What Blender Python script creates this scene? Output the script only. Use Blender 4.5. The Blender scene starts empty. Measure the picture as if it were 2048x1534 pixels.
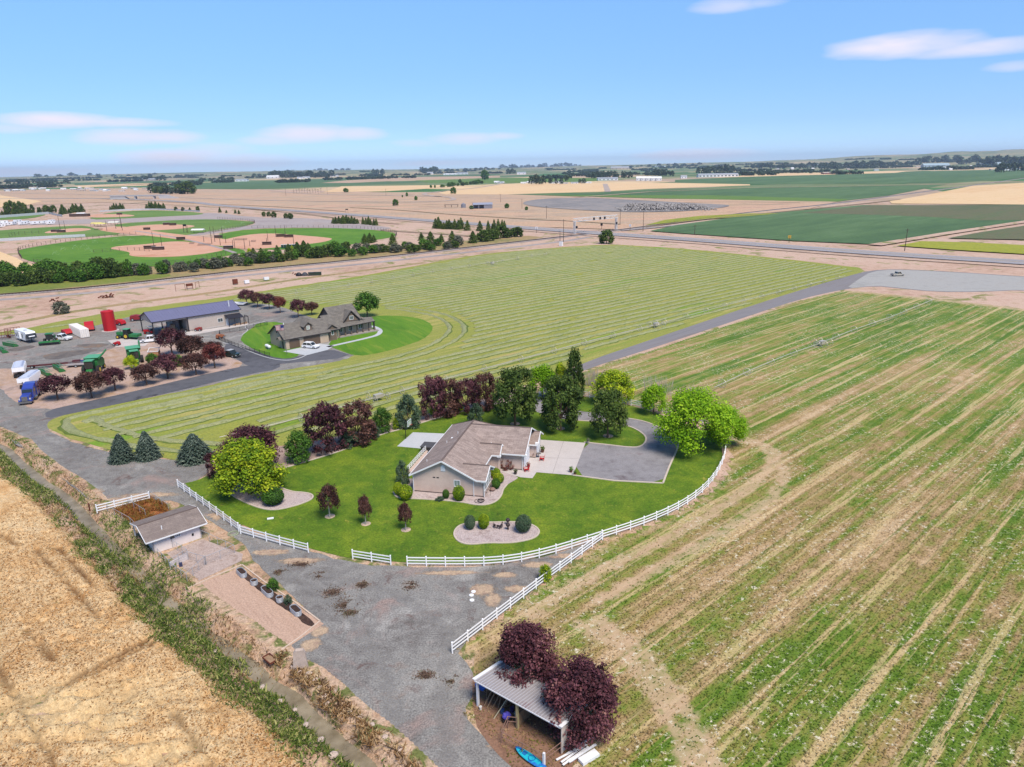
import bpy, math, random
import numpy as np
from mathutils import Vector, Matrix, noise as mnoise
from math import radians as R, sin, cos, pi, sqrt, hypot
sc = bpy.context.scene
COL = sc.collection
rnd = random.Random(7)
nrs = np.random.RandomState(5)

# ---------------------------------------------------------------- camera
CH, FPX, PITCH, ROLL = 48.0, 1400.0, R(17.2), R(1.0)
cam = bpy.data.cameras.new('camera'); cam_o = bpy.data.objects.new('camera', cam); COL.objects.link(cam_o)
cam.sensor_fit = 'HORIZONTAL'; cam.sensor_width = 36; cam.lens = 36*FPX/2048
cam.clip_start = 0.5; cam.clip_end = 60000
_f = Vector((0, cos(PITCH), -sin(PITCH))); _r0 = Vector((1, 0, 0)); _u0 = Vector((0, sin(PITCH), cos(PITCH)))
_r = _r0*cos(ROLL)-_u0*sin(ROLL); _u = _r0*sin(ROLL)+_u0*cos(ROLL)
cam_o.matrix_world = Matrix(((_r.x, _u.x, -_f.x, 0), (_r.y, _u.y, -_f.y, 0), (_r.z, _u.z, -_f.z, CH), (0, 0, 0, 1)))
sc.camera = cam_o
def G(px, py, z=0.0):
    """photo pixel -> point on the ground"""
    u = (px-1024)/FPX; v = (767-py)/FPX
    c, s = cos(ROLL), sin(ROLL)
    U = u*c+v*s*-1*-1; V = -u*s+v*c
    dy = cos(PITCH)+V*sin(PITCH); dz = -sin(PITCH)+V*cos(PITCH)
    dz = min(dz, -0.0032)
    t = (z-CH)/dz; x, y = U*t, dy*t; q = max(1.0, abs(x)/20000, abs(y)/20000)
    return (x/q, y/q)
def depth(x, y, z=0): return y*cos(PITCH)+(CH-z)*sin(PITCH)

# ---------------------------------------------------------------- world, sun, exposure
SUN_EL, SUN_AZ = 58.0, 148.0          # azimuth clockwise from +Y
sc.view_settings.view_transform = 'Standard'; sc.view_settings.look = 'None'
sc.view_settings.exposure = 0.9; sc.view_settings.gamma = 1.0; sc.view_settings.use_curve_mapping = False
w = bpy.data.worlds.new('World'); sc.world = w; w.use_nodes = True
nt = w.node_tree; nt.nodes.clear()
sky = nt.nodes.new('ShaderNodeTexSky'); sky.sky_type = 'NISHITA'; sky.sun_disc = False
sky.sun_elevation = R(SUN_EL); sky.sun_rotation = R(SUN_AZ); sky.altitude = 3000; sky.air_density = 1.0; sky.dust_density = 0.0; sky.ozone_density = 5.0
bg = nt.nodes.new('ShaderNodeBackground'); bg.inputs[1].default_value = 0.12
wo = nt.nodes.new('ShaderNodeOutputWorld')
def wm(op, a, b=None, c=None):
    n = nt.nodes.new('ShaderNodeMath'); n.operation = op
    for i, x in enumerate((a, b, c)):
        if x is None: continue
        if isinstance(x, (int, float)): n.inputs[i].default_value = x
        else: nt.links.new(x, n.inputs[i])
    return n.outputs[0]
tc = nt.nodes.new('ShaderNodeTexCoord'); sx = nt.nodes.new('ShaderNodeSeparateXYZ'); nt.links.new(tc.outputs['Generated'], sx.inputs[0])
azn = wm('ARCTAN2', sx.outputs[0], sx.outputs[1]); eln = wm('ARCSINE', sx.outputs[2])
cb = nt.nodes.new('ShaderNodeCombineXYZ'); nt.links.new(wm('MULTIPLY', azn, 7.0), cb.inputs[0]); nt.links.new(wm('MULTIPLY', eln, 34.0), cb.inputs[1])
cn = nt.nodes.new('ShaderNodeTexNoise'); cn.inputs['Scale'].default_value = 1.6; cn.inputs['Detail'].default_value = 7; cn.inputs['Roughness'].default_value = 0.55
nt.links.new(cb.outputs[0], cn.inputs['Vector'])
cn2 = nt.nodes.new('ShaderNodeTexNoise'); cn2.inputs['Scale'].default_value = 0.9; cn2.inputs['Detail'].default_value = 3
nt.links.new(cb.outputs[0], cn2.inputs['Vector'])
wob = wm('SUBTRACT', cn.outputs[0], 0.5); wob2 = wm('SUBTRACT', cn2.outputs[0], 0.5)
# long thin fair weather clouds: azimuth, elevation, half width, half height (degrees), strength
def AE(px, py):
    u, v = (px-1024)/FPX, (767-py)/FPX; c, s_ = cos(ROLL), sin(ROLL); U = u*c+v*s_; V = -u*s_+v*c
    dy, dz = cos(PITCH)+V*sin(PITCH), -sin(PITCH)+V*cos(PITCH); return math.degrees(math.atan2(U, dy)), math.degrees(math.atan2(dz, hypot(U, dy)))
CL = [AE(x, y)+(w_/24.4, h_/24.4, st) for (x, y, w_, h_, st) in ((115, 241, 85, 13, .95), (230, 245, 110, 8, .7), (20, 256, 60, 8, .5), (245, 274, 75, 15, .85), (320, 273, 75, 12, .75), (360, 316, 95, 17, .9), (480, 322, 110, 13, .8), (430, 296, 60, 9, .35),
      (610, 268, 85, 17, .95), (700, 268, 60, 12, .7), (545, 280, 60, 9, .6), (930, 277, 75, 11, .6), (1005, 272, 40, 7, .55), (830, 286, 45, 7, .35), (1450, 12, 60, 12, .55), (1520, 6, 45, 8, .35), (1820, 88, 105, 20, 1.0), (1760, 95, 70, 12, .9), (1960, 96, 110, 13, .8), (2030, 132, 40, 8, .5), (1395, 309, 110, 11, .85), (870, 326, 90, 6, .6), (30, 344, 110, 7, .7))]
CL += [(-62, 5, 8, 1.2, .8), (-80, 9, 10, 1.5, .8), (58, 4, 8, 1.1, .8), (80, 7, 9, 1.4, .8), (115, 5, 9, 1.3, .8), (160, 8, 9, 1.4, .8), (-120, 6, 9, 1.3, .8), (0, 30, 9, 3, .5)]
acc = None
for (a, e, ww, hh, st) in CL:
    dx = wm('DIVIDE', wm('SUBTRACT', azn, R(a)), R(ww))
    dy = wm('DIVIDE', wm('SUBTRACT', eln, R(e)), R(hh))
    d2 = wm('ADD', wm('MULTIPLY', dx, dx), wm('MULTIPLY', dy, dy))
    d2 = wm('ADD', d2, wm('MULTIPLY', wob, 1.7)); d2 = wm('ADD', d2, wm('MULTIPLY', wob2, 1.3))
    m = wm('MULTIPLY', wm('MINIMUM', wm('MULTIPLY', wm('MAXIMUM', wm('SUBTRACT', 1.3, d2), 0.0), 0.62), 1.0), st)
    m = wm('MINIMUM', m, 0.95)
    acc = m if acc is None else wm('MAXIMUM', acc, m)
mx = nt.nodes.new('ShaderNodeMix'); mx.data_type = 'RGBA'
tint = nt.nodes.new('ShaderNodeMix'); tint.data_type = 'RGBA'; tint.blend_type = 'MULTIPLY'; tint.inputs[0].default_value = 1
nt.links.new(sky.outputs[0], tint.inputs[6]); 
er = nt.nodes.new('ShaderNodeValToRGB'); nt.links.new(wm('DIVIDE', eln, R(12)), er.inputs[0])      # thicker air toward the horizon, the same all round
el_ = er.color_ramp.elements; el_.new(.25); el_.new(.55)
for q_, c_ in zip(el_, ((.52, .60, .80, 1), (.51, .57, .70, 1), (.62, .70, .77, 1), (.82, .94, .95, 1))): q_.color = c_
el_[0].position = 0; el_[3].position = 1
nt.links.new(er.outputs[0], tint.inputs[7])
nt.links.new(acc, mx.inputs[0]); nt.links.new(tint.outputs[2], mx.inputs[6]); mx.inputs[7].default_value = (4.7, 4.25, 4.7, 1)
nt.links.new(mx.outputs[2], bg.inputs[0]); nt.links.new(bg.outputs[0], wo.inputs[0])
sun = bpy.data.lights.new('sun', 'SUN'); sun.energy = 2.9; sun.angle = R(24); sun.color = (1, .91, .79)
so = bpy.data.objects.new('sun', sun); COL.objects.link(so)
sd = Vector((cos(R(SUN_EL))*sin(R(SUN_AZ)), cos(R(SUN_EL))*cos(R(SUN_AZ)), sin(R(SUN_EL))))
so.rotation_euler = sd.to_track_quat('Z', 'Y').to_euler(); so.location = (0, 0, 300)
cy = sc.cycles
cy.max_bounces = 6; cy.diffuse_bounces = 2; cy.glossy_bounces = 2; cy.transmission_bounces = 3; cy.transparent_max_bounces = 6; cy.volume_bounces = 0
cy.caustics_reflective = False; cy.caustics_refractive = False

# ---------------------------------------------------------------- materials
def lin(c): c /= 255; return c/12.92 if c <= .04045 else ((c+.055)/1.055)**2.4
AL = 0.72
def S(r, g, b, k=AL): return (lin(r)*k, lin(g)*k, lin(b)*k, 1)
class T:
    def __init__(s, name):
        s.m = bpy.data.materials.new(name); s.m.use_nodes = True; s.nt = s.m.node_tree; s.nt.nodes.clear()
        s.out = s.nt.nodes.new('ShaderNodeOutputMaterial'); s.b = s.nt.nodes.new('ShaderNodeBsdfPrincipled'); s.nt.links.new(s.b.outputs[0], s.out.inputs[0])
        s._co = None
    def n(s, t): return s.nt.nodes.new(t)
    def lk(s, a, inp):
        if isinstance(a, (int, float)): inp.default_value = a
        elif isinstance(a, tuple): inp.default_value = a
        else: s.nt.links.new(a, inp)
    def co(s):
        if s._co is None: s._co = s.n('ShaderNodeTexCoord').outputs['Object']
        return s._co
    def map(s, v, rot=0, sc=(1, 1, 1), loc=(0, 0, 0)):
        a = s.n('ShaderNodeMapping'); a.vector_type = 'TEXTURE' if False else 'POINT'
        a.inputs['Rotation'].default_value = (0, 0, rot); s.lk(v, a.inputs[0])
        b = s.n('ShaderNodeMapping'); b.inputs['Scale'].default_value = sc; b.inputs['Location'].default_value = loc; s.lk(a.outputs[0], b.inputs[0]); return b.outputs[0]
    def noise(s, v, scale, det=4, ro=.55, dist=0):
        a = s.n('ShaderNodeTexNoise'); s.lk(v, a.inputs['Vector']); a.inputs['Scale'].default_value = scale; a.inputs['Detail'].default_value = det
        a.inputs['Roughness'].default_value = ro; a.inputs['Distortion'].default_value = dist; return a.outputs['Fac']
    def vor(s, v, scale, out='Color', feat='F1', dist='EUCLIDEAN'):
        a = s.n('ShaderNodeTexVoronoi'); s.lk(v, a.inputs['Vector']); a.inputs['Scale'].default_value = scale; a.feature = feat; a.distance = dist; return a.outputs[out]
    def ramp(s, f, st):
        a = s.n('ShaderNodeValToRGB'); s.lk(f, a.inputs[0]); e = a.color_ramp.elements
        while len(e) < len(st): e.new(0.5)
        for i, (p, c) in enumerate(st): e[i].position = p; e[i].color = c if isinstance(c, tuple) else (c, c, c, 1)
        return a.outputs[0]
    def mix(s, f, a, b, bl='MIX'):
        m = s.n('ShaderNodeMix'); m.data_type = 'RGBA'; m.blend_type = bl; s.lk(f, m.inputs[0]); s.lk(a, m.inputs[6]); s.lk(b, m.inputs[7]); return m.outputs[2]
    def m(s, op, a, b=0.0, c=None):
        raise NotImplementedError
    def bump(s, h, st=.3, d=.1):
        a = s.n('ShaderNodeBump'); a.inputs['Strength'].default_value = st; a.inputs['Distance'].default_value = d; s.lk(h, a.inputs['Height']); s.nt.links.new(a.outputs[0], s.b.inputs['Normal'])
    def fin(s, col, ro=.85, metal=0, spec=.3):
        s.lk(col, s.b.inputs['Base Color']); s.lk(ro, s.b.inputs['Roughness']); s.b.inputs['Metallic'].default_value = metal; s.b.inputs['Specular IOR Level'].default_value = spec
        return s.mat
    @property
    def mat(s): return s.m if isinstance(s.m, bpy.types.Material) else s.m
def _mth(s, op, a, b=None, c=None):
    n = s.nt.nodes.new('ShaderNodeMath'); n.operation = op
    for i, x in enumerate((a, b, c)):
        if x is not None: s.lk(x, n.inputs[i])
    return n.outputs[0]
T.mt = _mth
def TT(name):
    t = T(name); t.material = t.m; return t
def gmat(name, stops, big=.05, mid=.6, fine=5.0, amt=.45, bump=.3, bd=.08, speck=None, st=None, ro=.95, wt=.5, patch=None):
    """ground cover: colour patches at two sizes, fine grain, optional specks and patches of another colour"""
    t = TT(name); v = t.co()
    if st: vv = t.map(v, -R(st[0]), (st[1], st[2], 1))
    else: vv = v
    a = t.noise(vv, big, 3, .5, .4); b = t.noise(vv, mid, 4, .6)
    f = t.mt('ADD', t.mt('MULTIPLY', a, wt), t.mt('MULTIPLY', b, 1-wt))
    f = t.mt('MULTIPLY_ADD', f, 2.2, -.6)
    n = len(stops); col = t.ramp(f, [((i+.5)/n, c) for i, c in enumerate(stops)])
    if patch:
        for (pc, ps, lo, hi) in patch:
            col = t.mix(t.ramp(t.noise(vv, ps, 5, .62, .8), [(lo, 0.0), (hi, 1.0)]), col, pc)
    g = t.noise(v, fine, 3, .7)
    col = t.mix(1, col, t.ramp(g, [(.28, 1-amt), (.72, 1+amt)]), 'MULTIPLY')
    if speck:
        for (sc_, lo, c) in speck:
            col = t.mix(t.ramp(t.noise(v, sc_, 2, .6), [(lo, 0.0), (lo+.04, 1.0)]), col, c)
    if bump: t.bump(g, bump, bd)
    t.fin(col, ro); return t.material
def pmat(name, c, ro=.6, metal=0, amt=.12, sc_=1.2, bump=0, spec=.4, c2=None, lo=.5, hi=.7, s2=.6):
    t = TT(name); v = t.co()
    g = t.noise(v, sc_, 4, .65)
    col = t.mix(1, c, t.ramp(g, [(.25, 1-amt), (.75, 1+amt)]), 'MULTIPLY')
    if c2: col = t.mix(t.ramp(t.noise(v, s2, 4, .6), [(lo, 0.0), (hi, 1.0)]), col, c2)
    if bump: t.bump(t.noise(v, sc_*4, 3), bump, .02)
    t.fin(col, ro, metal, spec); return t.material
def fmat(name, stops, tr=.25, oscale=.35, k=1.0):
    """foliage: per leaf shade, clump shade, per plant shade"""
    t = TT(name)
    at = t.n('ShaderNodeAttribute'); at.attribute_name = 'shade'
    oi = t.n('ShaderNodeObjectInfo')
    ge = t.n('ShaderNodeNewGeometry')
    nz = t.noise(ge.outputs['Position'], oscale, 3, .5)
    f = t.mt('ADD', t.mt('MULTIPLY', at.outputs['Fac'], .55), t.mt('MULTIPLY', nz, .45))
    f = t.mt('ADD', f, t.mt('MULTIPLY_ADD', oi.outputs['Random'], .16, -.08))
    n = len(stops); col = t.ramp(f, [(.18+.64*i/max(1, n-1), (c[0]*k, c[1]*k, c[2]*k, 1)) for i, c in enumerate(stops)])
    t.fin(col, .7, 0, .25)
    d = t.n('ShaderNodeBsdfTranslucent'); t.lk(col, d.inputs[0])
    mx = t.n('ShaderNodeMixShader'); mx.inputs[0].default_value = tr
    t.nt.links.new(t.b.outputs[0], mx.inputs[1]); t.nt.links.new(d.outputs[0], mx.inputs[2]); t.nt.links.new(mx.outputs[0], t.out.inputs[0])
    return t.material
HAZE = 0.00005

# ---------------------------------------------------------------- mesh helpers
class MB:
    def __init__(s): s.v = []; s.f = []
    def add(s, vs, fs):
        k = len(s.v); s.v += [tuple(p) for p in vs]; s.f += [tuple(i+k for i in f) for f in fs]; return s
    def box(s, x0, x1, y0, y1, z0, z1):
        return s.add([(x0, y0, z0), (x1, y0, z0), (x1, y1, z0), (x0, y1, z0), (x0, y0, z1), (x1, y0, z1), (x1, y1, z1), (x0, y1, z1)],
                     [(0, 3, 2, 1), (4, 5, 6, 7), (0, 1, 5, 4), (1, 2, 6, 5), (2, 3, 7, 6), (3, 0, 4, 7)])
    def bar(s, p, q, w, h=None):
        h = h or w; p, q = Vector(p), Vector(q); d = (q-p)
        if d.length < 1e-6: return s
        d.normalize(); a = Vector((0, 0, 1)) if abs(d.z) < .95 else Vector((1, 0, 0)); x = d.cross(a).normalized(); y = x.cross(d)
        vs = [c+x*(i*w/2)+y*(j*h/2) for c in (p, q) for i, j in ((-1, -1), (1, -1), (1, 1), (-1, 1))]
        return s.add(vs, [(0, 1, 2, 3), (7, 6, 5, 4), (0, 4, 5, 1), (1, 5, 6, 2), (2, 6, 7, 3), (3, 7, 4, 0)])
    def tube(s, p, q, r, n=8, r2=None, caps=True):
        r2 = r if r2 is None else r2; p, q = Vector(p), Vector(q); d = (q-p)
        if d.length < 1e-6: return s
        d.normalize(); a = Vector((0, 0, 1)) if abs(d.z) < .95 else Vector((1, 0, 0)); x = d.cross(a).normalized(); y = x.cross(d)
        vs = [c+(x*cos(2*pi*i/n)+y*sin(2*pi*i/n))*rr for c, rr in ((p, r), (q, r2)) for i in range(n)]
        fs = [(i, (i+1) % n, n+(i+1) % n, n+i) for i in range(n)]
        if caps: fs += [tuple(range(n-1, -1, -1)), tuple(range(n, 2*n))]
        return s.add(vs, fs)
    def path(s, pts, r, n=6):
        for a, b in zip(pts, pts[1:]): s.tube(a, b, r, n)
        return s
    def prism(s, pts, ax, a, b):
        """extrude a 2-D outline: ax 'x' -> (y,z), 'y' -> (x,z), 'z' -> (x,y)"""
        mk = {'x': lambda p, t: (t, p[0], p[1]), 'y': lambda p, t: (p[0], t, p[1]), 'z': lambda p, t: (p[0], p[1], t)}[ax]
        n = len(pts); vs = [mk(p, a) for p in pts]+[mk(p, b) for p in pts]
        return s.add(vs, [tuple(range(n))[::-1], tuple(range(n, 2*n))]+[(i, (i+1) % n, n+(i+1) % n, n+i) for i in range(n)])
    def slab(s, pts, th):
        """sheet of a given thickness below the polygon of 3-D points"""
        P = [Vector(p) for p in pts]; nn = (P[1]-P[0]).cross(P[2]-P[0]).normalized()
        if nn.z < 0: nn = -nn
        n = len(P); return s.add(P+[p-nn*th for p in P], [tuple(range(n)), tuple(range(n, 2*n))[::-1]]+[(i, n+i, n+(i+1) % n, (i+1) % n) for i in range(n)])
    def ring(s, c, R_, r, ax='z', n=16, m=6):
        c = Vector(c); vs = []; fs = []
        e = {'z': (Vector((1, 0, 0)), Vector((0, 1, 0)), Vector((0, 0, 1))), 'y': (Vector((1, 0, 0)), Vector((0, 0, 1)), Vector((0, 1, 0))), 'x': (Vector((0, 1, 0)), Vector((0, 0, 1)), Vector((1, 0, 0)))}[ax]
        for i in range(n):
            a = 2*pi*i/n; d = e[0]*cos(a)+e[1]*sin(a)
            for j in range(m):
                b = 2*pi*j/m; vs.append(c+d*(R_+r*cos(b))+e[2]*(r*sin(b)))
        for i in range(n):
            for j in range(m): fs.append((i*m+j, ((i+1) % n)*m+j, ((i+1) % n)*m+(j+1) % m, i*m+(j+1) % m))
        return s.add(vs, fs)
    def ball(s, c, rx, ry, rz, n=10, m=6, z0=-1):
        vs = []; fs = []
        for j in range(m+1):
            ph = math.asin(z0)+(pi/2-math.asin(z0))*j/m
            for i in range(n):
                a = 2*pi*i/n; vs.append((c[0]+rx*cos(ph)*cos(a), c[1]+ry*cos(ph)*sin(a), c[2]+rz*sin(ph)))
        for j in range(m):
            for i in range(n): fs.append((j*n+i, j*n+(i+1) % n, (j+1)*n+(i+1) % n, (j+1)*n+i))
        return s.add(vs, fs)
    def mesh(s, name, mat, smooth=False):
        me = bpy.data.meshes.new(name); me.from_pydata(s.v, [], s.f)
        if mat: me.materials.append(mat)
        if smooth: me.polygons.foreach_set('use_smooth', [True]*len(me.polygons))
        me.update(); return me
    def build(s, name, mat, parent=None, loc=None, rz=0, smooth=False):
        return obj(name, s.mesh(name, mat, smooth), parent, loc, rz)
def obj(name, me, parent=None, loc=None, rz=0):
    o = bpy.data.objects.new(name, me); COL.objects.link(o)
    if parent is not None: o.parent = parent
    if loc is not None: o.location = loc
    if rz: o.rotation_euler = (0, 0, rz)
    return o
def tag(o, label=None, cat=None, group=None, kind=None):
    if label: o['label'] = label
    if cat: o['category'] = cat
    if group: o['group'] = group
    if kind: o['kind'] = kind
    return o
def thing(name, label, cat, loc=(0, 0, 0), rz=0, group=None):
    if len(loc) == 2: loc = (loc[0], loc[1], 0)
    return tag(obj(name, None, None, loc, rz), label, cat, group)
def copy_tree(o, label=None, loc=None, rz=None, scale=None):
    c = o.copy(); COL.objects.link(c)
    for ch in o.children:
        d = ch.copy(); COL.objects.link(d); d.parent = c
        for g in ch.children:
            e = g.copy(); COL.objects.link(e); e.parent = d
    if label: c['label'] = label
    if loc is not None: c.location = (loc[0], loc[1], loc[2] if len(loc) > 2 else 0)
    if rz is not None: c.rotation_euler = (0, 0, rz)
    if scale is not None: c.scale = scale
    return c
def npmesh(name, V, F, mat, attrs=None, smooth=False):
    """V (n,3), F (m,k) arrays"""
    V = np.asarray(V, np.float32); F = np.asarray(F, np.int32); m, k = F.shape
    me = bpy.data.meshes.new(name); me.vertices.add(len(V)); me.vertices.foreach_set('co', V.ravel())
    me.loops.add(m*k); me.loops.foreach_set('vertex_index', F.ravel()); me.polygons.add(m)
    me.polygons.foreach_set('loop_start', np.arange(0, m*k, k, dtype=np.int32))
    me.update(calc_edges=True)
    if mat: me.materials.append(mat)
    for an, (dom, arr) in (attrs or {}).items():
        a = me.attributes.new(an, 'FLOAT', dom); a.data.foreach_set('value', np.asarray(arr, np.float32))
    if smooth: me.polygons.foreach_set('use_smooth', np.ones(m, bool))
    return me
def chaikin(p, n=2, closed=True):
    for _ in range(n):
        q = []; N = len(p)
        rng = range(N) if closed else range(N-1)
        for i in rng:
            a, b = p[i], p[(i+1) % N]; q += [(a[0]*.75+b[0]*.25, a[1]*.75+b[1]*.25), (a[0]*.25+b[0]*.75, a[1]*.25+b[1]*.75)]
        if not closed: q = [p[0]]+q+[p[-1]]
        p = q
    return p
def GP(pts): return [G(*p) for p in pts]
def rough_edge(p, step, amp, seed=0):
    out = []; N = len(p)
    for i in range(N):
        a, b = p[i], p[(i+1) % N]; L = hypot(b[0]-a[0], b[1]-a[1]); k = max(1, min(60, int(L/step)))
        nx, ny = (-(b[1]-a[1])/(L+1e-6), (b[0]-a[0])/(L+1e-6))
        for j in range(k):
            x = a[0]+(b[0]-a[0])*j/k; y = a[1]+(b[1]-a[1])*j/k
            d = amp*(mnoise.noise(Vector((x/step*.35, y/step*.35, seed)))*1.2+mnoise.noise(Vector((x/step*.9, y/step*.9, seed+5)))*.8)
            out.append((x+nx*d, y+ny*d))
    return out
def sheet(name, pts, z, mat, sm=1, edge=None, world=False, kind='structure', parent=None, label=None):
    p = pts if world else GP(pts)
    if sm: p = chaikin(p, sm)
    if edge: p = rough_edge(p, edge[0], edge[1], z*100)
    me = bpy.data.meshes.new(name); me.from_pydata([(x, y, z) for x, y in p], [], [tuple(range(len(p)))]); me.materials.append(mat)
    if me.polygons[0].normal.z < 0: me.flip_normals()
    o = obj(name, me, parent)
    if kind: o['kind'] = kind
    if label: o['label'] = label
    return o
def ribbon(name, pts, wid, z, mat, world=False, sm=2, h=0, kind='structure', parent=None, wl=None):
    """a strip along a line; h > 0 gives it sides"""
    p = pts if world else GP(pts)
    if sm: p = chaikin(p, sm, False)
    L, Rr = [], []
    for i in range(len(p)):
        a = p[max(0, i-1)]; b = p[min(len(p)-1, i+1)]; d = hypot(b[0]-a[0], b[1]-a[1])+1e-9; nx, ny = -(b[1]-a[1])/d, (b[0]-a[0])/d
        ww = wid/2 if wl is None else (wid+(wl-wid)*i/(len(p)-1))/2
        L.append((p[i][0]+nx*ww, p[i][1]+ny*ww)); Rr.append((p[i][0]-nx*ww, p[i][1]-ny*ww))
    n = len(p); m = MB()
    vs = [(x, y, z+h) for x, y in L]+[(x, y, z+h) for x, y in Rr]; fs = [(i, n+i, n+i+1, i+1) for i in range(n-1)]
    if h:
        vs += [(x, y, z-.05) for x, y in L]+[(x, y, z-.05) for x, y in Rr]
        fs += [(i, i+1, 2*n+i+1, 2*n+i) for i in range(n-1)]+[(n+i+1, n+i, 3*n+i, 3*n+i+1) for i in range(n-1)]
        fs += [(0, 2*n, 3*n, n), (n-1, 2*n-1, 4*n-1, 3*n-1)]
    m.add(vs, fs); o = m.build(name, mat, parent)
    if kind: o['kind'] = kind
    return o
def pdist(X, Y, line):
    """distance from points to a polyline and the side (cross sign) of the nearest segment"""
    D = np.full(X.shape, 1e9); Sg = np.zeros(X.shape)
    for (ax, ay), (bx, by) in zip(line, line[1:]):
        dx, dy = bx-ax, by-ay; L2 = dx*dx+dy*dy+1e-9
        t = np.clip(((X-ax)*dx+(Y-ay)*dy)/L2, 0, 1); d = np.hypot(X-ax-t*dx, Y-ay-t*dy)
        s = np.sign(dx*(Y-ay)-dy*(X-ax)); k = d < D; D = np.where(k, d, D); Sg = np.where(k, s, Sg)
    return D, Sg
def inpoly(X, Y, poly):
    r = np.zeros(X.shape, bool); n = len(poly)
    for i in range(n):
        x1, y1 = poly[i]; x2, y2 = poly[(i+1) % n]
        c = ((y1 > Y) != (y2 > Y)) & (X < (x2-x1)*(Y-y1)/((y2-y1) if y2 != y1 else 1e-9)+x1); r ^= c
    return r
def vnoise(X, Y, seed=0):
    """smooth value noise on arrays"""
    rs = np.random.RandomState(seed); tab = rs.rand(256, 256)
    xi = np.floor(X).astype(int); yi = np.floor(Y).astype(int); fx = X-xi; fy = Y-yi
    fx = fx*fx*(3-2*fx); fy = fy*fy*(3-2*fy)
    g = lambda a, b: tab[a & 255, b & 255]
    return (g(xi, yi)*(1-fx)+g(xi+1, yi)*fx)*(1-fy)+(g(xi, yi+1)*(1-fx)+g(xi+1, yi+1)*fx)*fy
def fnoise(X, Y, seed=0, o=4): return sum(vnoise(X*2**k, Y*2**k, seed+k)*.5**k for k in range(o))/sum(.5**k for k in range(o))
def gridmesh(name, x0, x1, y0, y1, st, keep, zf, mat, kind, attrs=None):
    nx = int((x1-x0)/st)+1; ny = int((y1-y0)/st)+1
    X, Y = np.meshgrid(np.linspace(x0, x1, nx), np.linspace(y0, y1, ny)); K = keep(X, Y) if keep else np.ones(X.shape, bool)
    Z = zf(X, Y); idx = np.arange(nx*ny).reshape(ny, nx)
    F = np.stack([idx[:-1, :-1], idx[:-1, 1:], idx[1:, 1:], idx[1:, :-1]], -1)[K[:-1, :-1] & K[:-1, 1:] & K[1:, 1:] & K[1:, :-1]]
    us = np.unique(F); mp = np.zeros(nx*ny, int); mp[us] = np.arange(len(us))
    V = np.stack([X.ravel(), Y.ravel(), Z.ravel()], -1)[us]
    at = {k: ('POINT', f(X, Y).ravel()[us]) for k, f in (attrs or {}).items()}
    o = obj(name, npmesh(name, V, mp[F], mat, at, True)); o['kind'] = kind; return o

# ---------------------------------------------------------------- ground
DA = 42.0                                    # the farm grid runs this way
soil = gmat('soil', [S(176, 142, 120), S(202, 168, 146), S(212, 182, 162), S(190, 158, 128)], .02, .3, 3.0, .3, .3, patch=[(S(140, 140, 80), .09, .56, .64)], speck=[(2.5, .74, S(230, 215, 200))])
DITCH = GP([(-420, 700), (-160, 800), (-60, 858), (12, 892), (31, 913), (79, 953), (117, 978), (146, 1003), (167, 1028), (222, 1084), (286, 1147), (344, 1202), (404, 1254), (458, 1288), (500, 1319), (531, 1356), (583, 1381), (621, 1422), (667, 1469), (730, 1519), (790, 1580), (900, 1720)])
X0, X1, Y0, Y1 = -200.0, 30.0, 30.0, 190.0
def dz(X, Y):
    D, s = pdist(X, Y, DITCH); D = D+.5*(fnoise(X*.3, Y*.3, 9)-.5)
    edge = np.minimum(np.minimum(X-X0, X1-X), np.minimum(Y-Y0, Y1-Y)); k = np.clip(edge/3, 0, 1)
    return (-1.25*np.clip((1.75-D)/1.2, 0, 1)**.8+.12*np.exp(-((D-2.9)/.8)**2))*k
bank = gmat('bank_soil', [S(150, 120, 98), S(196, 160, 130), S(208, 178, 152), S(150, 130, 95)], .12, .9, 4.0, .45, .6, patch=[(S(116, 122, 66), .35, .50, .60), (S(222, 196, 150), .5, .6, .7)])
gridmesh('ground', X0, X1, Y0, Y1, .5, None, dz, bank, 'structure')
BIG = 20400.0
m = MB()
xs = [-BIG, X0, X1, BIG]; ys = [-1500, Y0, Y1, BIG]
for i in range(3):
    for j in range(3):
        if (i, j) == (1, 1): continue
        m.add([(xs[i], ys[j], 0), (xs[i+1], ys[j], 0), (xs[i+1], ys[j+1], 0), (xs[i], ys[j+1], 0)], [(0, 1, 2, 3)])
m.build('ground', soil)['kind'] = 'structure'
# ditch water
t = TT('ditch_water'); t.bump(t.noise(t.co(), 3, 3), .15, .03); t.fin(t.ramp(t.noise(t.co(), .5, 3), [(.35, S(128, 116, 94)), (.65, S(166, 154, 132))]), .35, 0, .25)
ribbon('ditch_water', DITCH, 1.9, -.95, t.material, world=True, sm=1)

# far farmland: a patchwork of fields
t = TT('farmland'); v = t.map(t.co(), -R(DA), (1/520, 1/300, 1)); vc = t.vor(v, 1.0, 'Color', 'F1', 'CHEBYCHEV')
s_ = t.n('ShaderNodeSeparateColor'); t.lk(vc, s_.inputs[0])
c = t.ramp(s_.outputs[0], [(0, S(92, 120, 74)), (.18, S(70, 118, 58)), (.32, S(150, 150, 110)), (.45, S(212, 184, 146)), (.55, S(120, 135, 90)), (.68, S(226, 196, 152)), (.8, S(84, 124, 70)), (.9, S(190, 165, 140))])

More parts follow.
